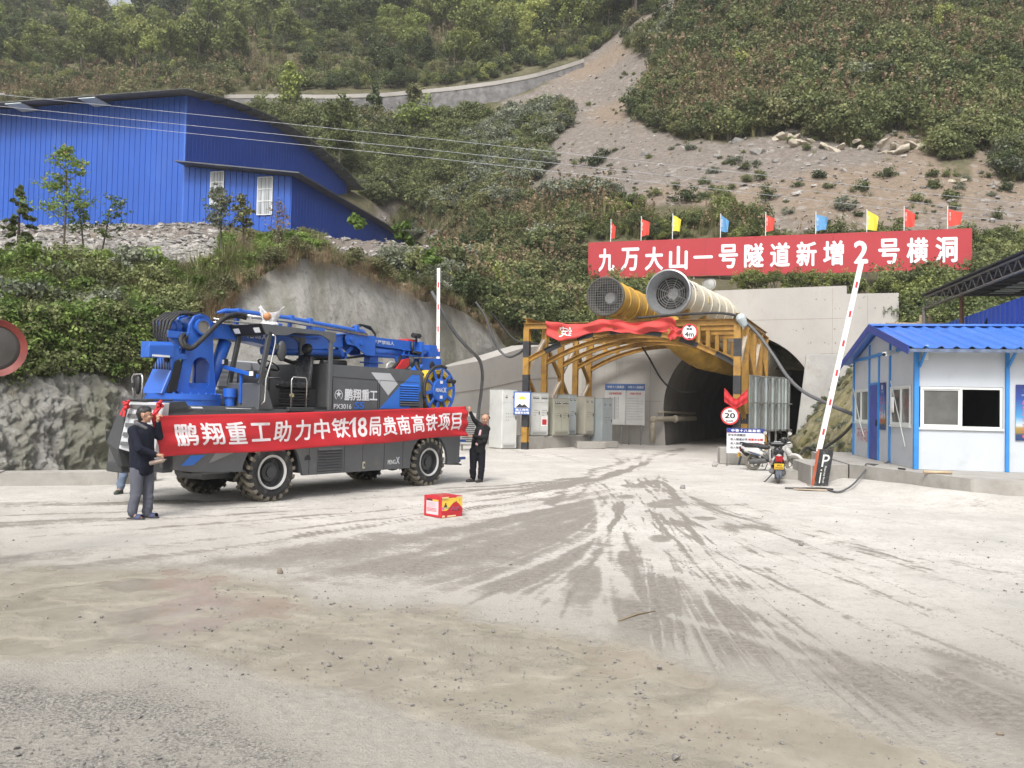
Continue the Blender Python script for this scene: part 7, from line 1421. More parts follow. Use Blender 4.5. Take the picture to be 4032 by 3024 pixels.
def person(label, loc_, J, jacket, trousers, shoe, hairfn, grip, extra_body=None, coat_len=.0, jr=1.0):
    t = thing("person", label, "person", loc_); V = {k: Vector(v) for k, v in J.items() if not k.startswith('hand')}
    caps = head_caps(V['head'], V['face'], V.get('up', (0, 0, 1)))
    caps += [(V['neck'], V['head']-Vector((0, 0, .06)), .052, .05), (V['chest'], V['neck'], .11, .05), (V['pelvis'], V['chest'], .125, .135)]
    for q in 'LR':
        caps += [(V['neck']-Vector((0, 0, .04)), V['sh'+q], .055, .05), (V['sh'+q], V['el'+q], .048, .038), (V['el'+q], V['wr'+q], .036, .026)]
        caps += [(V['hip'+q], V['kn'+q], .08, .055), (V['kn'+q], V['an'+q], .052, .036), (V['an'+q], V['toe'+q], .035, .028)]
        d, nrm = J['hand'+q]; caps += hand_caps(V['wr'+q], d, nrm, grip)
    body = blob("body", caps, M_SKIN, t, .0085, 2)
    face_bits(t, V['head'], V['face'], V.get('up', (0, 0, 1)))
    jc = [(V['pelvis']+Vector((0, 0, -coat_len)), V['chest'], .165*jr, .172*jr), (V['chest'], V['neck']-Vector((0, 0, .03)), .165*jr, .085)]
    sd = (V['shL']-V['shR']).normalized()
    for q, sg in (('L', 1), ('R', -1)):
        jc += [(V['neck']-Vector((0, 0, .05)), V['sh'+q], .08, .078), (V['sh'+q], V['el'+q], .078*jr, .062*jr), (V['el'+q], V['wr'+q]-(V['wr'+q]-V['el'+q])*.06, .060*jr, .046*jr)]
        jc += [(V['pelvis']+sd*sg*.05+Vector((0, 0, -coat_len)), V['chest']+sd*sg*.06, .14*jr, .14*jr)]
    fw_ = Vector((-sd.y, sd.x, 0)); pb0 = V['pelvis']+Vector((0, 0, -coat_len))
    for k in range(8): a = k*math.pi/4; o = (sd*math.cos(a)*.10+fw_*math.sin(a)*.075); jc.append((pb0+o+Vector((0, 0, .12)), pb0+o*1.08+Vector((0, 0, -.085)), .075*jr, .07*jr))
    n0 = len(jc)
    for k in range(14):      # soft folds
        a = V['chest'].lerp(V['pelvis'], random.random()*.7)+Vector((random.uniform(-.10, .10), random.uniform(-.10, .10), 0)); jc.append((a, a+Vector((random.uniform(-.06, .06), random.uniform(-.04, .04), -.06)), .085, .08))
    blob("jacket", jc, jacket, t, .012, 5)
    tc = [(V['pelvis'], V['pelvis']+Vector((0, 0, .08)), .135, .135)]
    for q in 'LR':
        tc += [(V['pelvis'], V['hip'+q], .12, .105), (V['hip'+q], V['kn'+q], .105, .082), (V['kn'+q], V['an'+q]+Vector((0, 0, .02)), .078, .068)]
        for k in range(5): a = V['kn'+q].lerp(V['an'+q], .15+.17*k); tc.append((a+Vector((random.uniform(-.02, .02), -.01, 0)), a+Vector((random.uniform(-.03, .03), 0, .03)), .070, .066))
    blob("trousers", tc, trousers, t, .012, 4)
    for q in 'LR':
        a, b = V['an'+q].copy(), V['toe'+q]; d = (b-a); d.z = 0; d.normalize(); s = Vector((-d.y, d.x, 0)); mb = MB(); h0 = a-d*.06; h0.z = 0; tip = b+d*.02; tip.z = 0
        if shoe[0] == 'slipper':
            prof = [(-.005, .038), (.05, .042), (.12, .048), (.2, .05), (.245, .035), (.26, 0.0)]; L = [h0+d*x-s*w for x, w in prof]+[h0+d*x+s*w for x, w in prof[::-1]]
            mb.add([(p.x, p.y, .002) for p in L]+[(p.x, p.y, .022) for p in L], [list(range(12))[::-1], list(range(12, 24))]+[(i, (i+1) % 12, 12+(i+1) % 12, 12+i) for i in range(12)], 0)
            mb.grid(lambda u, v: h0+d*(.13+.085*u)+s*(.056*math.cos(math.pi*v))+Vector((0, 0, .02+.062*math.sin(math.pi*v))), 4, 10, 1)
            o = mb.build("slipper", shoe[1], t)
        else:
            o = blob("shoe", [(h0+d*.045+Vector((0, 0, .045)), h0+d*.17+Vector((0, 0, .04)), .044, .042), (h0+d*.15+Vector((0, 0, .035)), tip+Vector((0, 0, .032)), .042, .032), (h0+d*.05+Vector((0, 0, .06)), a+Vector((0, 0, .03)), .045, .042), (h0+d*.02+Vector((0, 0, .015)), tip+d*-.01+Vector((0, 0, .015)), .04, .04)], shoe[1], t, .01, 3)
    hairfn(t, V); return t
def hair_full(t, V):
    c, f = V['head'], V['face'].normalized(); u = Vector((0, 0, 1)); s = f.cross(u).normalized()
    caps = [(c-f*.03+u*.05, c+f*.02+u*.062, .086, .075), (c-f*.045+u*.02, c-f*.04-u*.05, .082, .06)]+[(c-f*.01+s*q*.035+u*.045, c+f*.05+s*q*.03+u*.075, .055, .04) for q in (-1, 1)]
    blob("hair", caps, flat("hair_black", (.012, .011, .011), .5), t, .009, 2)
def hair_bald(t, V):
    c, f = V['head'], V['face'].normalized(); u = Vector((0, 0, 1)); s = f.cross(u).normalized()
    blob("hair", [(c-f*.055+s*q*.05+u*.015, c-f*.03+s*q*.058+u*.035, .045, .036) for q in (-1, 1)]+[(c-f*.06+u*.0, c-f*.062-u*.02, .05, .045)], flat("hair_dark", (.03, .026, .024), .6), t, .009, 2)
M_NAVY = mat("navy_padded", (.012, .014, .024), .85, var=.3, vs=6, bump=.35, bs=18, spec=.15)
M_SLATE = mat("slate_trousers", (.085, .09, .115), .85, var=.15, vs=5, bump=.3, bs=12)
M_BLKJ = mat("black_nylon", (.012, .012, .013), .7, var=.3, vs=5, bump=.35, bs=16, spec=.2)
M_BLKT = mat("black_cloth", (.012, .013, .017), .85, var=.25, vs=6, bump=.3, bs=14, spec=.15)
M_JEAN = mat("faded_jeans", (.13, .17, .24), .9, var=.25, vs=5, bump=.2, bs=20)
# man on the left, seen from behind and the side
LP = ground_at(215*.2894+480, 1600*.2894+1580)
k_ = .00111
def lp(cx, cy, y=0): return ((cx-215)*k_, y, (1610-cy)*k_)
pl_ = person("man in a navy padded jacket and grey trousers holding the banner's left end", tuple(LP), dict(head=lp(250, 208, .04), face=(.93, .36, -.02), neck=lp(215, 330, .03), chest=lp(220, 470, .03), pelvis=lp(235, 850, .03),
    shR=lp(165, 420, -.14), elR=lp(290, 655, -.20), wrR=lp(455, 742, -.06), shL=lp(255, 420, .20), elL=lp(380, 505, .24), wrL=lp(388, 300, .14), hipR=lp(205, 940, -.05), hipL=lp(270, 930, .12), knR=lp(205, 1240, -.06), knL=lp(290, 1220, .14), anR=lp(165, 1540, -.06), anL=lp(285, 1500+70, .14), toeR=lp(285, 1590, -.08), toeL=lp(385, 1590, .12),
    handR=((.95, .2, -.1), (-.1, .3, 1)), handL=((.12, -.15, 1), (-.9, -.3, 0))), M_NAVY, M_SLATE, ('slipper', [flat("sole_dark", (.05, .05, .06), .7), mat("slipper_blue", (.03, .04, .10), .5, var=.3, vs=14)]), hair_full, .9, coat_len=.05, jr=1.0)
blob("collar", [(Vector(lp(150, 300, -.02)), Vector(lp(215, 330, -.11)), .030, .032), (Vector(lp(215, 330, -.11)), Vector(lp(315, 385, -.07)), .032, .026), (Vector(lp(150, 300, -.02)), Vector(lp(185, 300, .12)), .03, .03)], mat("grey_fleece", (.10, .10, .105), .95, var=.2, vs=30, bump=.5, bs=60), pl_, .01, 2)
bt = thing("bottle", "clear plastic bottle with dark cap held by the man in the navy jacket", "bottle", tuple(Vector(LP)+Vector(lp(490, 830, -.08))), 0)
mb = MB(); ax = (1, 0.1, .25); mb.lathe([(0, -.12), (.032, -.115), (.034, -.02), (.030, 0), (.034, .02), (.032, .07), (.018, .10), (.015, .115)], (0, 0, 0), ax, 16, 0); mb.build("bottle_body", [mat("bottle_plastic", (.20, .15, .12), .15, var=.3, vs=20)], bt)
mb = MB(); mb.lathe([(.018, .11), (.018, .135), (0, .135)], (0, 0, 0), ax, 14, 0); mb.build("cap", [M_BLACK], bt)
# man on the right
RP = ground_at(1820+255*.1989, 1590+1545*.1989)
def rp(cx, cy, y=0): return ((cx-260)*.001186, y, (1562-cy)*.001186)
pr_ = person("balding man in an open black jacket and pink shirt holding the banner's right end", tuple(RP), dict(head=rp(438, 305, -.02), face=(-.50, -.82, -.25), neck=rp(412, 425, 0), chest=rp(375, 560, 0), pelvis=rp(300, 880, 0),
    shR=rp(300, 420, .02), elR=rp(215, 330, -.05), wrR=rp(132, 165, -.10), shL=rp(478, 500, .0), elL=rp(465, 690, -.08), wrL=rp(190, 640, -.26), hipR=rp(218, 945, 0), hipL=rp(372, 945, 0), knR=rp(215, 1240, -.04), knL=rp(385, 1240, -.03), anR=rp(215, 1490, .0), anL=rp(372, 1500, -.05), toeR=rp(115, 1545, -.08), toeL=rp(310, 1550, -.20),
    handR=((-.15, -.02, 1), (.8, -.6, 0)), handL=((-1, -.05, .1), (0, -.4, 1))), M_BLKJ, M_BLKT, ('shoe', flat("shoe_dark", (.03, .028, .026), .6)), hair_bald, .8, jr=.86)
blob("shirt", [(Vector(rp(285, 800, -.128)), Vector(rp(318, 700, -.13)), .045, .04), (Vector(rp(318, 700, -.13)), Vector(rp(352, 540, -.12)), .04, .03), (Vector(rp(325, 800, -.128)), Vector(rp(325, 700, -.13)), .04, .04)], mat("pink_shirt", (.52, .32, .35), .85, var=.1, vs=10), pr_, .01, 2)
blob("red_trim", [(Vector(rp(385, 410, -.07)), Vector(rp(460, 420, -.05)), .022, .022)], flat("dark_red_trim", (.13, .02, .025), .8), pr_, .008, 2)
# man half hidden behind the truck front
BP = np.array([-7.36, 15.72, 0])
pb_ = person("man in faded blue jeans half hidden behind the truck's far front corner", tuple(BP), dict(head=(.32, .02, 1.55), face=(.4, -.9, -.05), neck=(.30, .04, 1.42), chest=(.27, .06, 1.22), pelvis=(.22, .05, .86), shR=(.10, .08, 1.36), elR=(.05, .04, 1.06), wrR=(.12, -.1, .86), shL=(.46, .0, 1.36), elL=(.52, -.05, 1.06), wrL=(.46, -.16, .86),
    hipR=(.12, .06, .80), hipL=(.32, .04, .80), knR=(.06, .02, .46), knL=(.34, .02, .46), anR=(.0, .0, .09), anL=(.36, .1, .09), toeR=(-.01, -.15, .03), toeL=(.35, -.05, .03), handR=((.1, -.2, -1), (1, 0, 0)), handL=((-.1, -.2, -1), (-1, 0, 0))), M_BLKJ, M_JEAN, ('shoe', flat("shoe_grey_green", (.06, .07, .06), .7)), hair_full, .5)
# ---- the banner
ba = thing("banner", "long red cloth banner with large white characters stretched along the truck's side", "banner", tuple(TW), math.pi/2-TA)
def tl(px, py, q): s_, z_ = T(px, py, q); return Vector((s_, q, z_))
def z3(x, y): return 400+x*.36166, 1550+y*.36166
UL, LL = tl(*z3(545, 243), -.42), tl(*z3(640, 690), -.42); UR, LR = tl(1100+1925*.38462, 1500+260*.38462, -.34), tl(1100+1920*.38462, 1500+555*.38462, -.34)
def ban(u, v):        # u along, v up
    a, b = LL.lerp(LR, u), UL.lerp(UR, u); p = a.lerp(b, v); e = math.sin(math.pi*u)
    p.z += -.035*e*(1-.5*v)+.012*math.sin(u*17)*(1-v)
    if v > .97 or v < .03: pass
    p.y += .05*math.sin(u*23+v*4)*(.3+e*.3)+.012*math.sin(u*57+v*9)*(1-.5*v)+.022*math.sin(u*9-v*6)-.01*math.exp(-u*8)*math.sin(v*9)
    w = math.exp(-u*5.5); p.y += .012*w*math.sin((v-u*.6)*16); p.y += .03*math.exp(-(1-u)*9)*math.sin((v+u)*17)
    return p
mb = MB(); mb.grid(ban, 160, 20, 0); mb.build("cloth", [mat("banner_red", (.47, .014, .022), .65, var=.05, vs=1.2)], ba, solid=.003)
Lb = (UR-UL).length; word = "鹏翔重工助力中铁18局贵南高铁项目"; hb = (UL-LL).length
full = {'1': .45, '8': .72}
mb = MB(); u_a = .106; chars = []
xs_ = [(790, 1048, 'Z3'), (1090, 1328, 'Z3'), (1365, 1585, 'Z3'), (1630, 1838, 'Z3'), (1872, 2062, 'Z3')]
spans = [(400+a*.36166, 400+b*.36166) for a, b, _ in xs_]+[(1100+a*.38462, 1100+b*.38462) for a, b in ((165, 318), (352, 512), (540, 712), (708, 782), (800, 892), (908, 1040), (1060, 1198), (1212, 1336), (1360, 1482), (1500, 1620), (1632, 1752), (1772, 1862))]
def u_at(px):
    lo, hi = 0.0, 1.0
    for _ in range(30):
        m = (lo+hi)/2; p = ban(m, .5); w = TW+TD*p.x+TE*p.y; q = project(np.array([[w[0], w[1], p.z]]))[0][0]
        if q < px: lo = m
        else: hi = m
    return (lo+hi)/2
for ch, (xa, xb) in zip(word, spans):
    ua, ub = u_at(xa), u_at(xb); W_ = (ub-ua)*Lb; v0, v1 = (.22, .80)
    if ch == '工': v0, v1 = .27, .76
    def warp(a, b, ua=ua, v0=v0): p = ban(ua+a/Lb, v0+b/hb); return (p.x, p.y-.006, p.z)
    m2 = MB()
    if ch == '1': m2.add([(a*W_, 0, b*(v1-v0)*hb) for a, b in ((.5, 0), (.95, 0), (.95, 1), (.62, 1), (.05, .74), (.05, .60), (.5, .78))], [(0, 1, 2, 3, 6), (3, 4, 5, 6)])
    else: m2.text(ch, (0, 0, 0), (1, 0, 0), (0, 0, 1), (v1-v0)*hb, W_, 0, .022, None)
    me = bpy.data.meshes.new("tmp"); me.from_pydata(m2.v, [], m2.f); bm = bmesh.new(); bm.from_mesh(me)
    for x in np.arange(.06, W_, .06): bmesh.ops.bisect_plane(bm, geom=bm.verts[:]+bm.edges[:]+bm.faces[:], plane_co=(x, 0, 0), plane_no=(1, 0, 0))
    for z in np.arange(.06, (v1-v0)*hb, .06): bmesh.ops.bisect_plane(bm, geom=bm.verts[:]+bm.edges[:]+bm.faces[:], plane_co=(0, 0, z), plane_no=(0, 0, 1))
    bm.verts.index_update(); mb.add([warp(v.co.x, v.co.z) for v in bm.verts], [[v.index for v in f.verts] for f in bm.faces]); bm.free(); bpy.data.meshes.remove(me)
mb.build("lettering", [mat("banner_white", (.80, .74, .76), .65, var=.03)], ba)
mb = MB(); mb.tube([UL, UL.lerp(Vector((-2.22, -.22, 1.70)), .5)+Vector((0, 0, -.02)), Vector((-2.22, -.22, 1.70))], .018, 6, 0); mb.grid(lambda u, v: UL.lerp(LL, .12*v*(1-u)) + (Vector((-2.22, -.22, 1.70))-UL)*u+Vector((0, .02*math.sin(u*8+v*5), 0)), 8, 4, 0); mb.build("tie", [M_RED], ba)
# ================================================================ GUARD HOUSE, BARRIERS, SHED ON THE RIGHT
HO = (9.57, 19.6, .52); HA = math.atan2(-.182, .983)
M_WALL = mat("panel_white", (.46, .49, .53), .45, var=.04, vs=1.2, dirt=((.31, .31, .30), .24, 1.6))
M_HB = mat("frame_blue", (.025, .20, .52), .45, var=.1, vs=3, dirt=((.16, .16, .16), .15, 6))
M_ROOF = mat("roof_blue", (.06, .18, .60), .28, var=.08, vs=1.5, dirt=((.2, .24, .34), .22, 2.5))
M_WF = flat("window_frame_white", (.60, .62, .60), .45)
M_GLASS = mat("dusty_glass", (.10, .10, .095), .18, var=.25, vs=2)
hs2 = thing("guard_house", "white panel guard house with blue frame posts and blue corrugated roof", "hut", HO, HA)
LX, DY, HZ, RZ = 8.5, 6.5, 2.92, 3.62
def wall_panel(name, pts, m): mb = MB(); mb.add(pts, [list(range(len(pts)))]); return mb.build(name, [m], hs2)
# gable wall (local x = 0 plane, y runs back) with openings
def gable(y0, y1, z0, z1): return [(0, y1, z0), (0, y0, z0), (0, y0, z1), (0, y1, z1)]
mb = MB()
for y0, y1, z0, z1 in ((0, DY, 0, 1.0), (0, .40, 1, 2.0), (2.2, 3.42, 1, 2), (4.45, 4.55, 1, 2), (6.35, DY, 1, 2), (0, DY, 2.0, HZ)):
    if z0 == 0: mb.add(gable(0, 3.42, 0, 1), [(0, 1, 2, 3)]); mb.add(gable(4.45, DY, 0, 1), [(0, 1, 2, 3)])
    else: mb.add(gable(y0, y1, z0, z1), [(0, 1, 2, 3)])
mb.add([(0, 0, HZ), (0, DY/2, RZ-.02), (0, DY, HZ)], [(0, 1, 2)[::-1]]); gw = mb.build("gable_wall", [M_WALL], hs2)
for z in np.arange(.22, 2.9, .2):
    pass
mb = MB()
for x0, x1, z0, z1 in ((0, LX, 0, 1.0), (0, .06, 1, 1.96), (1.88, LX, 1, 1.96), (0, LX, 1.96, HZ)): mb.add([(x0, 0, z0), (x1, 0, z0), (x1, 0, z1), (x0, 0, z1)], [(0, 1, 2, 3)])
mb.add([(0, DY, 0), (LX, DY, 0), (LX, DY, HZ), (0, DY, HZ)], [(3, 2, 1, 0)]); mb.add([(LX, 0, 0), (LX, DY, 0), (LX, DY, HZ), (LX, 0, HZ)], [(0, 1, 2, 3)]); mb.build("front_wall", [M_WALL], hs2)
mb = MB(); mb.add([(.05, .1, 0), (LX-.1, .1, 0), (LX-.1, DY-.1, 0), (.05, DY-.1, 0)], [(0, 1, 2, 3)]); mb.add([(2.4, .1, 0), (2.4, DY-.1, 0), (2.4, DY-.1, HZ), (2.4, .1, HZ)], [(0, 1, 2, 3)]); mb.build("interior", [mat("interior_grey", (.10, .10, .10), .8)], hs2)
def post(name, x, y, z0, z1, w=.10, d=.08): mb = MB(); mb.bx(x-w/2, x+w/2, y-d/2, y+d/2, z0, z1); return mb.build(name, [M_HB], hs2, bevel=.006)
post("corner_post", -.005, -.005, 0, HZ, .11, .11); post("front_post", 1.96, -.03, 0, HZ-.05, .08, .07); post("front_post", 3.8, -.03, 0, HZ-.05, .10, .07); post("front_post", 5.6, -.03, 0, HZ-.05, .1, .07)
post("gable_post", -.02, 2.28, 0, 3.30, .05, .09); post("gable_post", -.02, 4.52, 0, 3.28, .05, .08); post("gable_post", -.02, 3.42, 2.1, 2.98, .045, .07); post("gable_post", -.02, DY, 0, HZ, .06, .1)
mb = MB(); mb.bar((-.03, 0, 2.92), (-.03, DY, 2.92), .05, .08, 0); mb.build("tie_beam", [M_HB], hs2, bevel=.004)
for x, s in ((.05, 1), (1.96, 1), (3.8, 1)):
    mb = MB(); mb.bar((x, -.06, 2.42), (x+.04, -.52, 2.86), .05, .05, 0); mb.build("eave_brace", [M_HB], hs2)
def window(name, plane, a0, a1, z0, z1, mid, panes, group=None):
    def P(a, z, o): return (a, -o, z) if plane == 'f' else (-o, a, z)
    def bx(mb, a, b, c, d, o0, o1, m=0):
        mb.bx(a, b, -o1, -o0, c, d, m) if plane == 'f' else mb.bx(-o1, -o0, a, b, c, d, m)
    mb = MB(); f = .055
    bx(mb, a0, a1, z0, z0+f, .0, .035); bx(mb, a0, a1, z1-f, z1, .0, .035); bx(mb, a0, a0+f, z0+f, z1-f, .0, .035); bx(mb, a1-f, a1, z0+f, z1-f, .0, .035); bx(mb, mid-f*.5, mid+f*.5, z0+f, z1-f, .0, .032)
    w = mb.build("window", [M_WF], hs2, bevel=.004); mb = MB(); bx(mb, a0-.03, a1+.03, z0-.035, z0, 0, .05); mb.build("sill", [M_WF], w)
    for k, (a, b, g) in enumerate(((a0+f, mid-f*.5, panes[0]), (mid+f*.5, a1-f, panes[1]))):
        if g is None: continue
        mb = MB(); bx(mb, a, b, z0+f, z1-f, -.02, -.012); mb.build("pane", [g], w)
        mb = MB(); s = .03
        for q in ((a, a+s, z0+f, z1-f), (b-s, b, z0+f, z1-f)): bx(mb, *q, -.006, .014)
        for q in ((a+s, b-s, z0+f, z0+f+s), (a+s, b-s, z1-f-s, z1-f)): bx(mb, *q, -.006, .014)
        mb.build("sash", [M_WF], w)
    return w
window("window", 'f', .08, 1.86, .98, 1.95, .97, (M_GLASS, None)); window("window", 'g', .42, 2.2, 1.0, 2.0, 1.25, (M_GLASS, M_GLASS)); window("window", 'g', 4.58, 6.32, 1.02, 2.02, 5.55, (M_GLASS, M_GLASS))
mb = MB(); mb.bx(-.03, .02, 3.44, 4.43, 0, 2.1); dr = mb.build("door", [mat("door_blue", (.02, .05, .30), .4, var=.15, vs=2, dirt=((.25, .27, .33), .2, 3))], hs2, bevel=.004)
mb = MB(); mb.bx(-.05, -.0, 3.40, 3.46, 0, 2.16); mb.bx(-.05, 0, 4.41, 4.47, 0, 2.16); mb.bx(-.05, 0, 3.46, 4.41, 2.1, 2.16); mb.build("door_frame", [M_HB], dr)
mb = MB(); mb.bx(-.07, -.03, 3.55, 3.60, .95, 1.12); mb.build("handle", [M_BLACK], dr)
for y0, y1, z0, z1 in ((3.50, 4.36, .15, .95), (3.5, 4.36, 1.1, 1.95)):
    mb = MB(); mb.bx(-.036, -.03, y0, y1, z0, z1); mb.build("door_panel", [MATS["door_blue"]], dr, bevel=.004)
# roof: trapezoid sheets, ridge cap, fascia
OH, GO = .55, .32
def roof_sheet(sign):
    mb = MB(); n = 26; W_ = LX+GO; xs = np.linspace(-GO, LX, n*8+1); ye, ze = (-OH, HZ-.10) if sign < 0 else (DY+OH, HZ-.10); yr, zr = DY/2, RZ+.06
    def h(x): t = ((x+GO)/.33) % 1; return .05*(1 if t < .18 else max(0, 1-(t-.18)/.12) if t < .3 else 0 if t < .88 else (t-.88)/.12)
    vs = []
    for x in xs: vs += [(x, ye, ze+h(x)), (x, yr, zr+h(x))]
    mb.add(vs, [(2*i, 2*i+2, 2*i+3, 2*i+1) if sign < 0 else (2*i+1, 2*i+3, 2*i+2, 2*i) for i in range(len(xs)-1)]); return mb.build("roof_sheet", [M_ROOF], hs2, solid=.006)
roof_sheet(-1); roof_sheet(1)
mb = MB(); mb.add([(-GO-.02, DY/2-.22, RZ+.075), (LX, DY/2-.22, RZ+.075), (LX, DY/2, RZ+.15), (-GO-.02, DY/2, RZ+.15), (-GO-.02, DY/2+.22, RZ+.075), (LX, DY/2+.22, RZ+.075)], [(0, 1, 2, 3), (3, 2, 5, 4)]); mb.build("ridge_cap", [M_ROOF], hs2, solid=.006)
for sg in (-1, 1):
    ye = -OH if sg < 0 else DY+OH
    mb = MB(); mb.bar((-GO-.015, ye, HZ-.14), (-GO-.015, DY/2, RZ+.04), .02, .20, 0, up=(0, 0, 1)); mb.build("fascia", [mat("fascia_blue", (.02, .06, .32), .45, var=.1)], hs2)
mb = MB(); mb.bx(-GO, LX, -OH-.02, -OH+.01, HZ-.19, HZ-.115); mb.build("eave_edge", [mat("eave_grey_blue", (.10, .13, .20), .7, var=.5, vs=5)], hs2)
mb = MB(); mb.add([(-GO, -OH, HZ-.12), (LX, -OH, HZ-.12), (LX, 0, HZ-.02), (-GO, 0, HZ-.02)], [(3, 2, 1, 0)]); mb.build("soffit", [mat("soffit_white", (.5, .52, .55), .6)], hs2)
# posters, paper, graffiti, camera, flue box
def hung(name, label, cat, pos, rz=HA): return thing(name, label, cat, tuple(Matrix.Translation(HO) @ Matrix.Rotation(HA, 4, 'Z') @ Vector(pos)), rz)
M_POST = bpy.data.materials.new("poster_print"); M_POST.use_nodes = True
_n, _l = M_POST.node_tree.nodes, M_POST.node_tree.links; _tc = _n.new("ShaderNodeTexCoord"); _sx = _n.new("ShaderNodeSeparateXYZ"); _cr = _n.new("ShaderNodeValToRGB"); _l.new(_tc.outputs["Generated"], _sx.inputs[0]); _l.new(_sx.outputs[2], _cr.inputs[0]); _l.new(_cr.outputs[0], _n["Principled BSDF"].inputs["Base Color"])
_e = _cr.color_ramp.elements; _e[0].position, _e[0].color = 0.0, (.01, .035, .13, 1); _e[1].position, _e[1].color = 1.0, (.012, .02, .13, 1)
for p_, c_ in ((.10, (.02, .05, .13, 1)), (.13, (.20, .14, .03, 1)), (.22, (.30, .20, .05, 1)), (.27, (.45, .52, .55, 1)), (.42, (.05, .25, .50, 1)), (.75, (.015, .05, .26, 1))): q_ = _e.new(p_); q_.color = c_
for (nm, lab, pl, c0, c1, z0, z1, cols) in (("poster", "tall dark blue slogan poster beside the guard house door", 'g', 2.70, 3.26, .86, 2.14, ("从严治企创", "从细管理品质")), ("poster", "blue slogan poster with pink characters on the guard house front wall", 'f', 2.14, 3.5, .74, 2.03, ("质量是企业生命",))):
    t = hung(nm, lab, "poster", (-.03 if pl == 'g' else c0, c0 if pl == 'g' else -.03, 0), HA if pl == 'f' else HA+math.pi/2); W_ = c1-c0
    mb = MB()
    if pl == 'f': mb.bx(0, W_, -.004, .004, z0, z1); mb.build("sheet", [M_POST], t)
    else: mb.bx(0, W_, -.004, .004, z0, z1); mb.build("sheet", [M_POST], t)
    fy = -.007 if pl == 'f' else .007; ux = (1, 0, 0) if pl == 'f' else (-1, 0, 0); x_ = (lambda a: a) if pl == 'f' else (lambda a: W_-a)
    mb = MB()
    for k, col in enumerate(cols):
        n = len(col); ch = (z1-z0)*(.60 if pl == 'g' else .70)/n; cw = .15 if pl == 'g' else .16
        for i, c in enumerate(col): mb.text(c, (x_((.08+.26*k) if pl == 'g' else .13), fy, z1-(z1-z0)*.26-(i+1)*ch), ux, (0, 0, 1), ch*.8, cw, 0, .03)
    mb.build("lettering", [mat("poster_pink", (.62, .10, .16), .6)], t)
    mb = MB(); mb.disc((x_(W_*.45 if pl == 'g' else .24), fy, z1-.13), (0, 1, 0), .07, 16); mb.text("中国铁建", (x_(W_*.25 if pl == 'g' else .12), fy, z1-.27), ux, (0, 0, 1), .05, .25, 0); mb.build("crest", [flat("poster_pale", (.45, .52, .62), .6)], t)
pp = hung("paper_notice", "white sheet of paper taped to the window beside the corner post", "notice", (-.05, 1.75, 1.33)); mb = MB(); mb.grid(lambda u, v: Vector((-.01*math.sin(u*3), .34*u, .40*v)), 3, 3); mb.build("sheet", [M_WHITE], pp, solid=.002)
gf = hung("graffiti", "red scrawled characters painted low on the guard house gable wall", "graffiti", (-.006, 6.1, .45), HA); mb = MB(); mb.text("不许动", (-.002, 0, 0), (0, -1, 0), (0, 0, 1), .42, 1.35, 0, -.004); mb.build("scrawl", [mat("graffiti_red", (.52, .17, .18), .8)], gf)
cm = hung("security_camera", "white bullet security camera on the guard house tie beam", "camera", (-.1, 1.55, 2.86)); mb = MB(); mb.bar((-.28, -.15, -.06), (.0, .12, .02), .11, .11, 0); mb.bx(-.02, .1, .05, .12, -.02, .12); mb.build("camera_body", [M_WF], cm, bevel=.01); mb = MB(); mb.lathe([(0, 0), (.04, 0), (.04, .03)], (-.30, -.17, -.065), (.7, .7, .2), 12, 0); mb.build("lens", [M_BLACK], cm)
lb = hung("junction_box", "small white box under the eave at the guard house corner post", "junction box", (.16, -.12, 2.58)); mb = MB(); mb.bx(-.06, .06, -.05, .05, 0, .34); mb.build("box_body", [M_WF], lb, bevel=.01)
for k, (pts, lab) in enumerate(((((-.06, 2.05, 2.15), (-.05, 1.1, .98), (-.04, .75, .5)), "white slanting stay wire across the gable window by the corner post"), (((-.05, 6.45, 2.05), (-.05, 5.5, 1.0), (-.04, 5.0, .6)), "white slanting stay wire across the far gable window"))):
    t = hung("stay_wire", lab, "wire", (0, 0, 0)); mb = MB(); mb.tube(pts, .014, 6, 0); mb.build("wire", [M_WF], t)
# man in dark clothes seen inside through the open pane is left as the dark interior of the hut
# ---- platform, apron blocks
mb = MB(); pf = [(8.6, 21.05), (9.45, 17.0), (10.5, 16.35), (19, 14.6), (19.6, 27), (10.0, 27.6), (9.25, 24.4)]
mb.prism(pf, (0, 0, -.1), (1, 0, 0), (0, 1, 0), (0, 0, .615)); mb.build("concrete_platform", [M_CONC2], None, "raised grey concrete platform carrying the guard house", "platform", bevel=.03)
mb = MB(); mb.prism([(7.37, 20.34), (8.58, 21.08), (9.0, 23.5), (7.78, 22.9)], (0, 0, -.05), (1, 0, 0), (0, 1, 0), (0, 0, .55)); mb.build("concrete_block", [M_CONC2], None, "wedge-shaped concrete block behind the black barrier box", "concrete block", bevel=.02)
mb = MB(); mb.prism([(7.25, 22.3), (7.75, 22.0), (7.95, 22.9), (7.5, 23.1)], (0, 0, -.05), (1, 0, 0), (0, 1, 0), (0, 0, .30)); mb.build("concrete_block", [M_CONC2], None, "low concrete block stepping down left of the wedge-shaped block", "concrete block", bevel=.02)
p = ground_at(2890, 1828); mb = MB(); mb.bx(-.45, .45, -.3, .3, 0, .56); o = mb.build("concrete_block", [M_CONC2], None, "pale concrete block behind the safety reminder board", "concrete block", bevel=.02); o.location = (p[0], p[1]+.25, 0); o.rotation_euler = (0, 0, -.1)
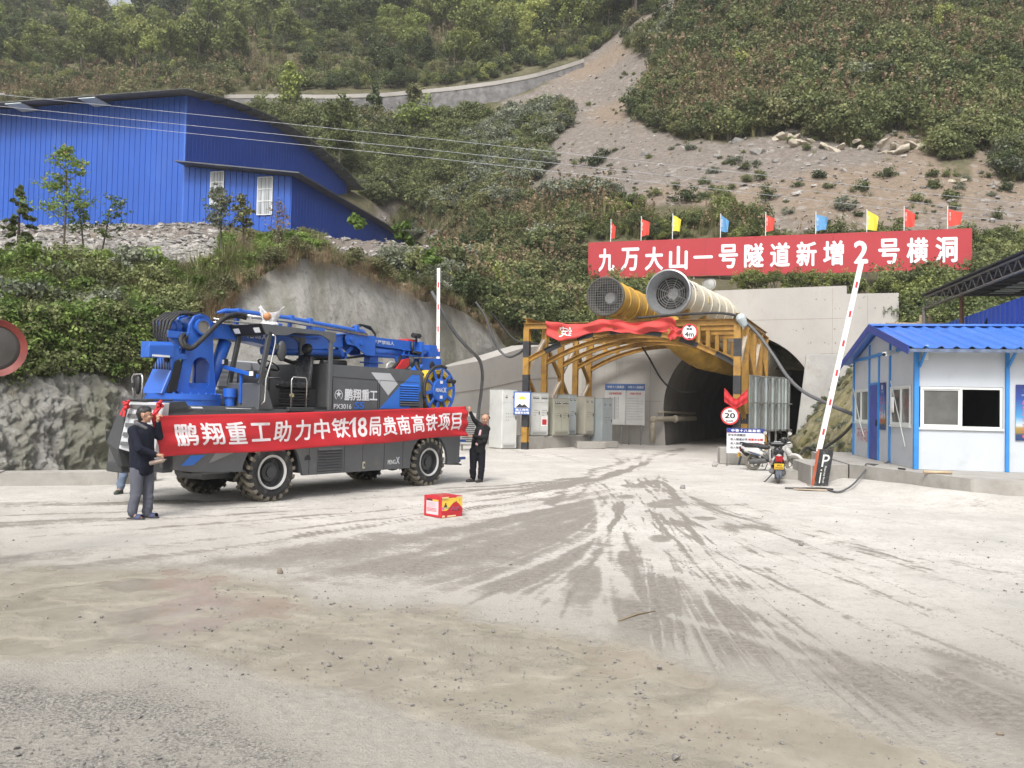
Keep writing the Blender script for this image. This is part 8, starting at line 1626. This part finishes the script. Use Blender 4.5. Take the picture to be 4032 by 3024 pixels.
# ---- barrier gates
M_ARM = flat("barrier_white", (.72, .72, .72), .4); M_ARMR = flat("barrier_red", (.55, .03, .04), .45)
def barrier(base, top, label, lean, box=True, w=.11, bands=6, off=.12):
    t = thing("barrier_gate", label, "barrier gate", tuple(base), 0); B0 = Vector((0, 0, .85)); T0 = Vector(top)-Vector(base); d = (T0-B0)
    mb = MB(); mb.bar(B0, T0, w, .05, 0, up=(0, 1, 0)); arm = mb.build("arm", [M_ARM], t, bevel=.004)
    for k in range(bands):
        q = .07+(k+off)*(.93/bands); a = B0+d*q; b = B0+d*(q+.032); o = Vector((0, -.0285, 0)); mb = MB(); mb.bar(a+o, b+o, w*.42, .005, 0, up=(0, 1, 0)); mb.build("red_band", [M_ARMR], arm)
    mb = MB(); mb.add([(-.17+lean[0]*0, -.16, 0), (.17, -.16, 0), (.17, .02, 0), (-.17, .02, 0), (-.17+lean[0], -.16+lean[1], .92), (.17+lean[0], -.16+lean[1], .92), (.17+lean[0], .02+lean[1], .92), (-.17+lean[0], .02+lean[1], .92)], [(0, 1, 5, 4), (1, 2, 6, 5), (2, 3, 7, 6), (4, 5, 6, 7)]); mb.add([(-.17, -.16, 0), (-.17, .02, 0), (-.17+lean[0], .02+lean[1], .92), (-.17+lean[0], -.16+lean[1], .92)], [(0, 3, 2, 1)], 1); mb.bx(-.2, .2, -.2, .2, -.0, .03, 2)
    cab = mb.build("cabinet", [mat("barrier_black", (.02, .021, .024), .4, var=.2, vs=5, dirt=((.30, .29, .27), .30, 9)), mat("barrier_orange", (.60, .14, .06), .5, var=.1, dirt=((.5, .4, .35), .3, 6)), M_CONC2], t, bevel=.004)
    return t, cab
bz = ground_at(3222, 1916); bt_ = at(3391, 1032, bz[1]); bg_, bc = barrier(bz, bt_, "leaning black barrier box with white P lettering and a raised red-banded arm", (.14, .0), True, .125, 6)
bg_.rotation_euler = (0, 0, 0)
mb = MB(); sk = Vector((.14/.92, 0, 1)).normalized(); ux = Vector((1, 0, 0)); F0 = Vector((-.17, -.168, 0))
mb.text("P", F0+sk*.50+ux*.10, ux, sk, .30, .17, 0, .0); mb.bar(F0+sk*.10+ux*.115, F0+sk*.36+ux*.115, .025, .003, 0, up=(0, 1, 0)); mb.box(F0+sk*.42+ux*.115, (.03, .003, .03), 0)
mb.text("Please stop the car", F0+sk*.52+ux*.17, -sk, ux, .06, .42, 0, .01); mb.build("lettering", [flat("barrier_lettering", (.62, .62, .60), .5)], bc)
b2 = np.array([-2.32, 26.2, 0]); barrier(b2, at(1727, 1056, 26.2), "raised white barrier arm with red bands standing behind the truck's rear", (0, 0), True, .1, 7)
# loose cable from the barrier to the hut, cable at the post
def cable(label, pts, r=.02, name="cable", m=None):
    P = [Vector(p) for p in pts]; fine = []
    for i in range(len(P)-1):
        p0, p1, p2, p3 = P[max(i-1, 0)], P[i], P[i+1], P[min(i+2, len(P)-1)]
        for q in range(10): t = q/10; fine.append(.5*((2*p1)+(p2-p0)*t+(2*p0-5*p1+4*p2-p3)*t*t+(3*p1-p0-3*p2+p3)*t**3))
    fine.append(P[-1]); mb = MB(); mb.tube(fine, r, 8, 0); return mb.build(name, [m or M_RUB], None, label, "cable")
def c7(x, y, Y): return tuple(at(3200+x*.48232, 1150+y*.48232, Y))
gz = lambda x, y, z=.03: tuple(ground_at(3200+x*.48232, 1150+y*.48232, z))
cable("grey power cable running from the barrier box over the platform edge to the hut", [gz(120, 1612), gz(200, 1632), gz(270, 1610, .06), gz(340, 1560, .18), (8.72, 20.4, .42), (8.78, 20.5, .56), (9.0, 20.6, .55), c7(560, 1410, 21.6), c7(628, 1380, 21.7)], .022, m=mat("cable_grey", (.09, .09, .095), .6))
cable("thick black cable drooping from the gantry's right corner towards the guard house", [tuple(at(2600+640*.4522, 1100+325*.4522, 31.6)), tuple(at(2600+745*.4522, 1100+378*.4522, 31.6)), tuple(at(2600+860*.4522, 1100+490*.4522, 31.3)), tuple(at(2600+990*.4522, 1100+670*.4522, 30.8)), tuple(at(2600+1110*.4522, 1100+850*.4522, 30.2)), tuple(at(2600+1250*.4522, 1100+980*.4522, 29.5)), tuple(at(2600+1450*.4522, 1100+1080*.4522, 28.6)), c7(180, 940, 28.0), c7(335, 1000, 27.2)], .065, m=mat("cable_grey", (.09, .09, .095), .6))
cable("thin black cable lying along the fan cradle on top of the gantry", [loc(GP, (4.8, -.2, 5.42)), loc(GP, (6.5, -.3, 5.5)), loc(GP, (8.0, -.3, 5.52)), loc(GP, (8.75, -.2, 5.4))], .05)
t = thing("plastic_wrap", "pale plastic wrapped cable joint on the gantry's right top corner", "cable joint", loc(GP, (8.85, -.2, 5.2))); blob("wrap", [((0, 0, .1), (.1, 0, -.1), .2, .14), ((.05, 0, -.1), (.1, 0, -.28), .1, .03)], mat("wrap_pale", (.42, .47, .48), .5, var=.2, vs=8), t, .02, 2)
cable("black hose snaking up the mossy rubble bank beside the hut", [c7(330, 1075, 27.0), c7(250, 1160, 28.0), c7(130, 1250, 28.6), c7(20, 1300, 28.4), c7(-50, 1270, 28.0), c7(-90, 1320, 27.0)], .05)
cable("black cable crossing the tunnel mouth's upper left", [tuple(at(2520, 1352, 40)), tuple(at(2550, 1400, 40)), tuple(at(2610, 1500, 40)), tuple(at(2668, 1542, 40.5)), tuple(at(2740, 1545, 41.5))], .045)
def c2(x, y, Y): return tuple(at(1100+x*.38427, 1150+y*.38427, Y))
cable("black cable hanging down the sprayed cliff to the ground, nearest the truck's rear", [c2(1560, -5, 31), c2(1650, 160, 31), c2(1780, 390, 31.5), c2(1930, 570, 32), c2(2045, 690, 33), c2(2080, 830, 34), c2(2070, 1010, 34.5), c2(2045, 1200, 35), c2(2030, 1420, 35.3)], .07, m=mat("cable_grey", (.09, .09, .095), .6))
def c5(x, y, Y): return tuple(at(1900+x*.45198, 1050+y*.45198, Y))
cable("black cable looping from the cliff top to the gantry's left post", [c5(-60, 310, 36), c5(20, 430, 36.2), c5(90, 620, 36.4), c5(150, 730, 36.5), c5(230, 785, 36.3), c5(310, 760, 35.6), c5(365, 715, 35.1)], .055, m=mat("cable_grey", (.09, .09, .095), .6))
cable("black cable looping from the cliff top past the gantry's left post to its rear", [c5(70, 395, 37), c5(150, 490, 37.2), c5(250, 610, 37.2), c5(340, 665, 37), c5(420, 672, 37.5), c5(520, 672, 38), c5(610, 668, 39)], .05)
cable("curved black cable under the gantry's left beam", [c5(410, 625, 35.6), c5(430, 580, 35.5), c5(470, 545, 35.4)], .05)
# ---- open shed and blue fence behind the guard house
sh = thing("open_shed", "open steel shed with truss edge and dark sheet roof behind the guard house", "shed", (0, 0, 0))
A_ = Vector(at(3640, 1172, 32.0)); z_s = A_.z; Bp = Vector(at(4032, 1000, 23.4)); B_ = A_+(Bp-A_)*1.35; B_.z = z_s+.05
M_ST = mat("shed_steel", (.16, .15, .14), .6, .2, var=.25, dirt=((.12, .06, .03), .3, 3)); M_SHR = mat("shed_roof_dark", (.045, .045, .048), .7, var=.2, vs=2)
Rr = Vector((11, 1.0, .35)); mb = MB(); mb.add([A_+Vector((-.1, .1, .10)), B_+Vector((-.1, 0, .10)), B_+Rr+Vector((0, 0, .1)), A_+Rr+Vector((0, 0, .1))], [(0, 1, 2, 3)]); mb.build("roof_sheet", [M_SHR], sh, solid=.05)
for k in range(12):
    q = A_.lerp(B_, (k+.5)/12); mb = MB(); mb.bar(q+Vector((.1, 0, .03)), q+Rr*.98+Vector((0, 0, .03)), .06, .08, 0); mb.build("purlin", [M_SHR], sh)
for k in range(7):
    q0, q1 = A_.lerp(B_, .09+k*.085), A_.lerp(B_, .15+k*.085); a = .20; b_ = .285
    mb = MB(); mb.add([q0+Rr*a+Vector((0, 0, .02)), q1+Rr*a+Vector((0, 0, .02)), q1+Rr*b_+Vector((0, 0, .02)), q0+Rr*b_+Vector((0, 0, .02))], [(0, 1, 2, 3)]); mb.build("skylight", [mat("skylight_pale", (.55, .62, .60), .5)], sh, solid=.02)
mb = MB(); mb.tube([A_, B_], .04, 8, 0); mb.tube([A_-Vector((0, 0, .42)), B_-Vector((0, 0, .42))], .05, 8, 0)
for k in range(34):
    a, b = A_.lerp(B_, k/34), A_.lerp(B_, (k+1)/34); mb.tube([a-Vector((0, 0, .42 if k % 2 else 0)), b-Vector((0, 0, 0 if k % 2 else .42))], .018, 5, 0)
mb.build("edge_truss", [M_ST], sh)
for q, m in ((0.0, M_ST), (.30, mat("rust_post", (.13, .06, .035), .8, var=.4, vs=3)), (.8, M_ST)):
    p = A_.lerp(B_, q)+Vector((.25, .2, 0)) if q else A_; mb = MB(); mb.tube([p-Vector((0, 0, .35)), p-Vector((0, 0, 4.6))], .07, 10, 0); mb.build("post", [m], sh)
fp = [at(3640, 1302, 33.5), at(3740, 1268, 30.5), at(3860, 1228, 27.5), at(4040, 1163, 24.2), at(4300, 1060, 20.5)]
fe = thing("blue_fence", "blue corrugated steel fence rising behind the guard house roof", "fence", (0, 0, 0)); mb = MB(); vs = []
for (a, b) in zip(fp[:-1], fp[1:]):
    n = int(np.linalg.norm(b-a)/.11)
    for i in range(n): q = a+(b-a)*i/n; o = .02 if (i % 3 == 0) else 0; vs += [(q[0]-o*2, q[1]-o*2, q[2]+.0), (q[0]-o*2, q[1]-o*2, 2.4)]
mb.add(vs, [(2*i, 2*i+1, 2*i+3, 2*i+2) for i in range(len(vs)//2-1)]); mb.build("sheet", [mat("fence_blue", (.02, .085, .48), .45, var=.1, vs=1.5)], fe, solid=.006)
for x, y, Y in ((1240, 1500, 27.6),):
    p0, p1 = at(3500+1245*.3014, 850+1500*.3014, 27.0), at(3500+1282*.3014, 850+1340*.3014, 26.9); mb = MB(); mb.tube([p0, p1], [.09, .02], 6, 0); mb.build("gap_dark_patch", [M_DARK], fe)  # dark spike on the sheet, standing for the shade in a tear
tp = at(3590, 1275, 32.6); ts = thing("timber_stack", "stack of pale sawn planks with an upright trestle behind the hut ridge", "timber", tuple(tp-np.array([0, 0, .25])), 0)
M_WOOD = mat("sawn_wood", (.42, .32, .21), .8, var=.2, vs=5, stretch=(.3, 4, 4))
for k in range(7):
    mb = MB(); mb.box((.5+random.uniform(-.4, .5), random.uniform(-.3, .3), .04+.06*k*.6), (2.2, .14, .05), 0, Matrix.Rotation(random.uniform(-.12, .12), 3, 'Z')); mb.build("plank", [M_WOOD], ts, bevel=.004)
for x in (.1, .45): mb = MB(); mb.bar((x, -.4, -.3), (x+.06, -.4, .55), .09, .05, 0, up=(0, 1, 0)); mb.build("upright", [M_WOOD], ts)
mb = MB(); mb.bx(0, .6, -.44, -.40, .20, .29); mb.build("crossbar", [M_WOOD], ts)
# ---- safety reminder board beside the scooters
sp = ground_at(2800+495*.27125, 1600+870*.27125); sbd = thing("reminder_board", "white safety reminder board with a blue header on thin legs beside the scooters", "sign board", (sp[0], sp[1], 0), rad(-8))
mb = MB(); mb.bx(-.60, .60, 0, .03, .42, 1.24); mb.build("panel", [mat("board_bright", (.66, .67, .69), .45, var=.04)], sbd)
mb = MB(); mb.bx(-.60, .60, -.004, 0, 1.09, 1.24); mb.build("header", [mat("board_deep_blue", (.02, .04, .22), .45)], sbd)
mb = MB(); mb.text("中铁十八局集团", (-.46, -.008, 1.12), (1, 0, 0), (0, 0, 1), .09, .92, 0, .03, None, 1.15); mb.build("header_lettering", [M_WHITE], sbd)
mb = MB(); mb.text("安全员提醒您:", (-.56, -.004, .975), (1, 0, 0), (0, 0, 1), .085, .58, 0, .03)
for k in range(3): mb.text("进入隧道必须", (-.49, -.004, .835-.135*k), (1, 0, 0), (0, 0, 1), .085, .55, 0, .03)
mb.bx(-.6, .6, -.003, 0, .475, .48); mb.text("中铁十八局集团贵南高铁项目部", (-.3, -.004, .435), (1, 0, 0), (0, 0, 1), .025, .6, 0); mb.build("lettering", [flat("board_ink", (.06, .06, .07), .5)], sbd)
mb = MB(); mb.bx(-.6, -.3, -.005, 0, 1.085, 1.095)
for k, s in enumerate(("佩戴安全帽", "穿反光背心", "减速慢行")): mb.text(s, (.08, -.004, .835-.135*k), (1, 0, 0), (0, 0, 1), .085, .09*len(s)+.02, 0, .03)
mb.build("red_lettering", [M_RED], sbd)
for x in (-.58, .55): mb = MB(); mb.tube([(x, .03, 0), (x, .03, .6)], .016, 6, 0); mb.tube([(x, -.2, .012), (x, .22, .012)], .016, 6, 0); mb.build("leg", [M_GUARD], sbd)
# ---- scooters
M_SW = mat("scooter_white", (.46, .45, .43), .35, var=.06, vs=4, coat=.3, dirt=((.28, .26, .22), .38, 7)); M_SB = mat("scooter_black", (.016, .016, .018), .4, var=.2, vs=5, dirt=((.2, .19, .16), .15, 8)); M_MUDT = mat("muddy_tyre", (.16, .145, .12), .9, var=.3, vs=8, bump=.3, bs=40)
def scooter(loc_, yaw, label, accent, dusty):
    t = thing("motor_scooter", label, "scooter", loc_, yaw)      # local +x forward
    for nm, x, r in (("rear_wheel", 0, .25), ("front_wheel", 1.25, .25)):
        w = thing(nm, None, None); w.parent = t; w.location = (x, 0, r)
        mb = MB(); mb.tube([(.20*math.cos(a), 0, .20*math.sin(a)) for a in np.linspace(0, 2*math.pi, 33)[:-1]], .052, 10, 0, closed=True); mb.build("tyre", [M_MUDT], w)
        mb = MB(); mb.lathe([(.155, -.02), (.155, .02)], (0, 0, 0), (0, 1, 0), 24, 0); mb.lathe([(0, -.07), (.05, -.07), (.05, .07), (0, .07)], (0, 0, 0), (0, 1, 0), 14, 0)
        for k in range(5): a = 2*math.pi*k/5; mb.bar((.03*math.cos(a), 0, .03*math.sin(a)), (.155*math.cos(a), 0, .155*math.sin(a)), .03, .03, 0)
        mb.build("rim", [mat("rim_dusty", (.26, .24, .21), .5, .3, var=.2)], w)
    blob("engine", [((.0, -.10, .27), (.42, -.08, .33), .09, .10), ((.3, .08, .32), (.42, .08, .36), .09, .09), ((.05, .12, .27), (.35, .12, .27), .05, .05)], mat("engine_grey", (.10, .10, .10), .5, .3, var=.3, vs=8), t, .016, 2)
    mb = MB(); mb.tube([(-.22, .17, .33), (-.02, .17, .30), (.25, .14, .25)], [.065, .06, .025], 12, 0); mb.build("exhaust", [mat("engine_grey", (.10, .10, .10))], t)
    blob("tail_body", [((-.30, 0, .66), (.15, 0, .62), .085, .13), ((-.18, .09, .60), (.3, .12, .52), .07, .09), ((-.18, -.09, .60), (.3, -.12, .52), .07, .09), ((-.34, 0, .70), (-.2, 0, .72), .055, .08)], M_SW if not dusty else M_SW, t, .016, 3)
    blob("rear_cover", [((-.33, 0, .60), (-.2, 0, .50), .075, .09), ((-.31, .075, .62), (-.2, .10, .52), .04, .05), ((-.31, -.075, .62), (-.2, -.10, .52), .04, .05), ((-.36, 0, .67), (-.30, 0, .60), .06, .06)], M_SB, t, .014, 3)
    mb = MB(); mb.grid(lambda u, v: Vector((-.425+.035*abs(2*u-1)**2+.02*(1-v), -.085+.17*u*(1), .56+.15*v)), 8, 6, 0); mb.build("tail_light", [mat("tail_red", (.30, .008, .012), .18, var=.2, vs=20)], t, solid=.02)
    mb = MB(); mb.add([(-.42, -.11, .38), (-.42, .11, .38), (-.44, .11, .52), (-.44, -.11, .52)], [(3, 2, 1, 0)]); mb.build("number_plate", [mat("plate_yellow", (.72, .42, .02), .45, var=.06)], t, solid=.008)
    if not dusty:
        mb = MB(); mb.text("贵J", (-.443, .06, .455), (0, -1, 0), (.1, 0, 1), .05, .12, 0, .02); mb.text("WN335", (-.437, .095, .39), (0, -1, 0), (.1, 0, 1), .055, .19, 0, .02); mb.build("plate_lettering", [flat("plate_ink", (.05, .04, .02), .5)], t)
    mb = MB(); mb.grid(lambda u, v: Vector((-.38+.16*(1-v)*0-.06*(1-v), -.10+.2*u+(.03*(1-v))*(1 if u < .5 else -1), .14+.26*v)), 6, 4, 0); mb.build("mudguard", [mat("mudguard_blue_grey", (.055, .065, .085), .5)], t, solid=.012)
    blob("seat", [((-.28, 0, .76), (.12, 0, .74), .075, .09), ((.1, 0, .74), (.45, 0, .72), .10, .07), ((-.2, .05, .75), (.3, .05, .73), .07, .07), ((-.2, -.05, .75), (.3, -.05, .73), .07, .07)], mat("seat_black", (.02, .02, .022), .6, var=.3, dirt=((.2, .19, .16), .3 if dusty else .1, 8)), t, .014, 3)
    mb = MB(); mb.tube([(.05, .12, .77), (-.28, .12, .82), (-.38, .07, .84), (-.38, -.07, .84), (-.28, -.12, .82), (.05, -.12, .77)], .014, 8, 0); mb.build("grab_rail", [M_BLACK], t)
    blob("floorboard", [((.35, .08, .34), (.95, .08, .32), .06, .06), ((.35, -.08, .34), (.95, -.08, .32), .06, .06), ((.35, .12, .45), (.5, .12, .36), .06, .05), ((.35, -.12, .45), (.5, -.12, .36), .06, .05)], M_SB, t, .016, 3)
    blob("front_shield", [((.98, 0, .38), (1.05, 0, .80), .09, .09), ((.96, .14, .42), (1.02, .15, .78), .05, .05), ((.96, -.14, .42), (1.02, -.15, .78), .05, .05), ((1.06, 0, .66), (1.16, 0, .56), .10, .06), ((1.1, 0, .86), (1.14, 0, .80), .08, .08)], M_SW, t, .016, 3)
    blob("inner_shield", [((.90, .0, .40), (.95, 0, .78), .10, .10), ((.9, .1, .5), (.95, .12, .78), .06, .05), ((.9, -.1, .5), (.95, -.12, .78), .06, .05)], M_SB, t, .016, 3)
    blob("headset", [((.98, -.14, .95), (.98, .14, .95), .06, .06), ((1.03, 0, .93), (1.08, 0, .90), .09, .07)], M_SB, t, .014, 2)
    mb = MB(); mb.bx(.93, .98, -.09, .09, 1.0, 1.03); mb.build("dashboard_dial", [flat("dial_grey", (.30, .32, .33), .2)], t)
    mb = MB(); mb.tube([(.98, -.14, .96), (.93, -.34, .98)], .017, 8, 0); mb.tube([(.98, .14, .96), (.93, .34, .98)], .017, 8, 0); mb.tube([(1.02, -.17, .94), (1.0, -.33, .93)], .008, 6, 0); mb.tube([(1.02, .17, .94), (1.0, .33, .93)], .008, 6, 0); mb.build("handlebar", [M_BLACK], t)
    for s in (-1, 1):
        mb = MB(); mb.tube([(.98, s*.2, .98), (.97, s*.27, 1.12), (.95, s*.30, 1.20)], .009, 6, 0); mb.build("mirror_stalk", [M_BLACK], t)
        mb = MB(); mb.sphere((.95, s*.31, 1.24), (.03, .075, .055), 0, 14, 8); mi = mb.build("mirror", [M_BLACK], t); mb = MB(); mb.lathe([(0, 0), (.05, 0)], (.918, s*.31, 1.24), (1, 0, 0), 16, 0); mb.build("mirror_glass", [flat("mirror_glass", (.8, .8, .8), .05, metal=.9)], mi)
    mb = MB(); mb.tube([(1.02, .07, .62), (1.25, .09, .27)], .025, 8, 0); mb.tube([(1.02, -.07, .62), (1.25, -.09, .27)], .025, 8, 0); mb.build("fork", [mat("engine_grey", (.10, .10, .10))], t)
    blob("front_mudguard", [((1.25+.29*math.cos(a), 0, .25+.29*math.sin(a)), (1.25+.29*math.cos(a+.35), 0, .25+.29*math.sin(a+.35)), .05, .05) for a in (.35, .7, 1.05, 1.4, 1.75)], M_SW, t, .014, 2)
    mb = MB(); mb.tube([(.42, .12, .22), (.28, .30, .02), (.22, .34, .01)], .013, 6, 0); mb.build("side_stand", [M_BLACK], t)
    mb = MB(); mb.add([(-.1, .196, .60), (.3, .215, .50), (.28, .21, .44), (-.05, .19, .55)], [(0, 1, 2, 3)]); mb.add([(-.1, -.196, .60), (.3, -.215, .50), (.28, -.21, .44), (-.05, -.19, .55)], [(3, 2, 1, 0)]); mb.build("side_stripe", [accent], t)
    return t
p2 = ground_at(3064, 1903); scooter((p2[0], p2[1], 0), math.atan2(.955, .27), "black and white scooter with a yellow number plate, seen from behind", flat("scooter_red", (.4, .02, .03), .4), False)
p1 = ground_at(2800+602*.27125, 1600+925*.27125); scooter((p1[0], p1[1], 0), math.atan2(-.72, .95), "dusty white scooter standing sideways behind the black and white one", flat("scooter_blue", (.06, .08, .14), .4), True)
# ================================================================ SMALL THINGS IN THE YARD
# carton
c0, c1, c2_ = ground_at(1668, 2029), ground_at(1737, 2041), ground_at(1810, 2031)
ca = thing("carton", "red printed cardboard carton standing on the dusty ground before the truck", "carton", (c0[0], c0[1], 0)); e1 = Vector(c1-c0); e2 = Vector(c2_-c1); e1.z = e2.z = 0
e2 = Vector((-e1.y, e1.x, 0)).normalized()*e2.length*1.0; hC = .335; M_CR = mat("carton_red", (.45, .02, .03), .45, var=.06, vs=4)
mb = MB(); mb.add([(0, 0, 0), e1, e1+e2, e2]+[Vector(p)+Vector((0, 0, hC)) for p in ((0, 0, 0), e1, e1+e2, e2)], [(3, 2, 1, 0), (4, 5, 6, 7), (0, 1, 5, 4), (1, 2, 6, 5), (2, 3, 7, 6), (3, 0, 4, 7)]); mb.build("box_body", [M_CR], ca, bevel=.006)
n1 = Vector((e1.y, -e1.x, 0)).normalized(); n2 = e1.normalized(); Zv = Vector((0, 0, 1))
def fp(o, u, a, b, n, k=.0025): return o+u*a+Zv*(b*hC)+n*k
mb = MB()
def quad(o, u, n, a0, a1, b0, b1, m, k=.0025): mb.add([fp(o, u, a0, b0, n, k), fp(o, u, a1, b0, n, k), fp(o, u, a1, b1, n, k), fp(o, u, a0, b1, n, k)], [(0, 1, 2, 3)], m)
Z_ = Vector((0, 0, 0)); quad(Z_, e1, n1, .15, .84, .12, .76, 0); quad(Z_, e1, n1, .50, .84, .77, .84, 1); quad(Z_, e1, n1, .18, .49, .77, .86, 4)
for k in range(3): quad(Z_, e1, n1, .18, .74, .27+.06*k, .295+.06*k, 2, .004)
for k in range(8): quad(Z_, e1, n1, .22+.03*(k % 2), .70, .45+.032*k, .462+.032*k, 3, .004)
o = e1; quad(o, e2, n2, .02, .98, .34, .93, 1); quad(o, e2, n2, .02, .33, .82, .99, 5); quad(o, e2, n2, .70, .98, .90, .97, 5); quad(o, e2, n2, .04, .16, .03, .12, 5); quad(o, e2, n2, .28, .68, .04, .10, 5)
P = [(.0, .36)]+[(t, .36-.03*math.sin(t*7)+.34*max(0, math.sin((t-.22)*math.pi/.86))**1.5) for t in np.linspace(.05, 1, 16)]+[(1, .2), (0, .2)]
mb.add([fp(o, e2, a, b, n2, .004) for a, b in P], [list(range(len(P)))], 2)
quad(o, e2, n2, .12, .26, .50, .60, 4, .004); quad(o, e2, n2, .16, .22, .60, .70, 4, .004); quad(o, e2, n2, .0, .14, .38, .52, 6, .004); quad(o, e2, n2, .2, .4, .42, .50, 7, .0035)
rr = random.Random(4)
for k in range(16): a, b = rr.uniform(.40, .84), rr.uniform(.30, .48); quad(o, e2, n2, a, a+.07, b, b+.035, 8 if k % 3 else 4, .005+.0004*k)
for k in range(6): a, b = rr.uniform(.4, .9), rr.uniform(.66, .80); quad(o, e2, n2, a, a+.02, b, b+.05, 4 if k % 2 else 7, .004)
mb.build("print", [flat("print_pink", (.62, .48, .50), .5), flat("print_yellow", (.72, .48, .06), .5), M_CR, flat("print_mauve", (.45, .36, .42), .5), flat("print_dark", (.07, .03, .03), .5), flat("print_cream", (.70, .58, .30), .5), flat("print_rose", (.5, .18, .28), .5), flat("print_green", (.30, .38, .14), .5), flat("print_violet", (.14, .13, .26), .5)], ca)
mb = MB()
for k in range(9): a, b = rr.uniform(.1, .8), rr.uniform(.1, .85); mb.add([e1*a+e2*b+Zv*(hC+.003), e1*(a+.04)+e2*b+Zv*(hC+.003), e1*(a+.04)+e2*(b+.16)+Zv*(hC+.003), e1*a+e2*(b+.16)+Zv*(hC+.003)], [(0, 1, 2, 3)])
mb.build("top_print", [flat("print_gold", (.62, .32, .2), .5)], ca)
# convex mirror at the left edge, seen from its rim
mp_ = at(-22, 1370, 8.6); cmr = thing("convex_mirror", "round red-rimmed traffic mirror cut by the photo's left edge", "mirror", tuple(mp_), 0)
axm = Vector((.55, -.80, -.05)).normalized(); mb = MB(); mb.lathe([(.235, -.03), (.30, .0), (.305, -.05), (.30, -.13), (.28, -.15), (.235, -.03)], (0, 0, 0), axm, 40, 0); mb.build("rim", [mat("mirror_rim_red", (.17, .028, .022), .55, var=.2, vs=5, dirt=((.16, .10, .08), .3, 6))], cmr)
mb = MB(); mb.lathe([(.245, -.05), (.2, -.03), (.1, -.015), (0, -.01)], (0, 0, 0), axm, 32, 0); mb.build("mirror_back", [mat("mirror_grey", (.055, .05, .047), .6, var=.2, vs=4)], cmr)
mb = MB(); mb.tube([(-.25, .12, -2.31), (-.25, .12, .1)], .04, 10, 0); mb.tube([(-.25, .12, 0), (0, .04, 0)], .02, 8, 0); mb.build("post", [mat("grey_steel", (.22, .22, .21), .55, .3)], cmr)
# low concrete kerb along the foot of the cliff
mb = MB(); kp = [(-11.6, 15.1), (-10.2, 16.6), (-8.15, 17.25), (-7.8, 18.2)]; 
for (x0, y0), (x1, y1) in zip(kp[:-1], kp[1:]): mb.add([(x0, y0, -.05), (x1, y1, -.05), (x1, y1, .27), (x0, y0, .25), (x0-.1, y0+.38, .27), (x1-.1, y1+.38, .29), (x0-.1, y0+.38, -.05), (x1-.1, y1+.38, -.05)], [(0, 1, 2, 3), (3, 2, 5, 4), (4, 5, 7, 6)])
mb.build("concrete_kerb", [M_CONC2], None, "low rough concrete kerb along the foot of the cliff behind the man in navy", "kerb")
# flattened cardboard and cable scraps at the barrier foot
b_ = ground_at(3180, 1930); cb = thing("cardboard_scrap", "flattened torn cardboard lying at the foot of the barrier box", "cardboard", tuple(b_)); mb = MB(); mb.add([(-.35, -.12, .02), (.35, -.25, .015), (.55, .05, .03), (.1, .25, .02), (-.3, .15, .04)], [(0, 1, 2, 3, 4)]); mb.build("sheet", [mat("cardboard", (.40, .32, .24), .85, var=.2, vs=6)], cb, solid=.006)
mb = MB(); mb.tube([(-.5, .1, .03), (-.2, .02, .04), (.3, .05, .05), (.6, .02, .03)], .02, 6, 0); mb.build("strap", [M_RUB], cb)
# bamboo stick and bar on the platform edge
for (xa, ya, xb, yb, lab, m, r) in ((905, 1468, 1135, 1475, "pale bamboo pole lying on the platform edge before the hut window", M_WOOD, .035), (700, 1440, 755, 1446, "short dark iron bar lying on the platform by the corner post", M_BLACK, .02)):
    a, b = ground_at(3200+xa*.48232, 1150+ya*.48232, .55), ground_at(3200+xb*.48232, 1150+yb*.48232, .55); mb = MB(); mb.tube([tuple(a), tuple(b)], r, 8, 0); mb.build("pole" if m is M_WOOD else "iron_bar", [m], None, lab, "pole" if m is M_WOOD else "bar")
# tangle of reinforcing wire at the right edge
w0_ = ground_at(4000, 2000); rw = thing("wire_mesh", "tangle of rusty reinforcing wire lying on the ground at the right edge", "wire", tuple(w0_)); mb = MB(); rr = random.Random(9)
for k in range(9): y = -.5+.12*k; mb.tube([(-.6+.1*rr.random(), y, .02), (-.1, y+.05, .08+.04*rr.random()), (.5, y+.03, .06), (1.0, y+.08, .03)], .007, 5, 0)
for k in range(6): x = -.5+.24*k; mb.tube([(x, -.5, .03), (x+.04, -.1, .09), (x+.08, .5, .04)], .007, 5, 0)
mb.build("wires", [mat("rust", (.16, .08, .045), .8, var=.3)], rw)
# air-conditioner-like grey box and rubbish behind the right man
g_ = ground_at(1842, 1775); bx_ = thing("metal_rack", "small grey slatted metal unit on the ground behind the man in black", "rack", (g_[0], g_[1], 0)); mb = MB(); mb.bx(-.3, .3, 0, .4, .25, 1.5); 
mb.build("casing", [mat("rack_grey", (.33, .33, .32), .6, var=.15, vs=4)], bx_, bevel=.01); mb = MB()
for k in range(14): mb.bx(-.26, .26, -.012, -.002, .35+.075*k, .385+.075*k)
mb.build("slats", [M_BLACK], bx_); mb = MB(); [mb.bx(x-.03, x+.03, .02, .38, 0, .25) for x in (-.25, .25)]; mb.build("feet", [M_ST], bx_)
# ================================================================ HAZE OVER THE FAR HILL
hz = MB(); hz.bx(-420, 420, -60, 420, -8, 400); M_HZ = bpy.data.materials.new("haze_air"); M_HZ.use_nodes = True; _n = M_HZ.node_tree.nodes; _n.remove(_n["Principled BSDF"])
_pv = _n.new("ShaderNodeVolumePrincipled"); _pv.inputs["Color"].default_value = (.93, .95, .97, 1); _pv.inputs["Density"].default_value = .0004; _pv.inputs["Anisotropy"].default_value = .2
M_HZ.node_tree.links.new(_pv.outputs[0], _n["Material Output"].inputs["Volume"]); hz.build("haze", [M_HZ], kind="stuff")
scene.cycles.volume_bounces = 1
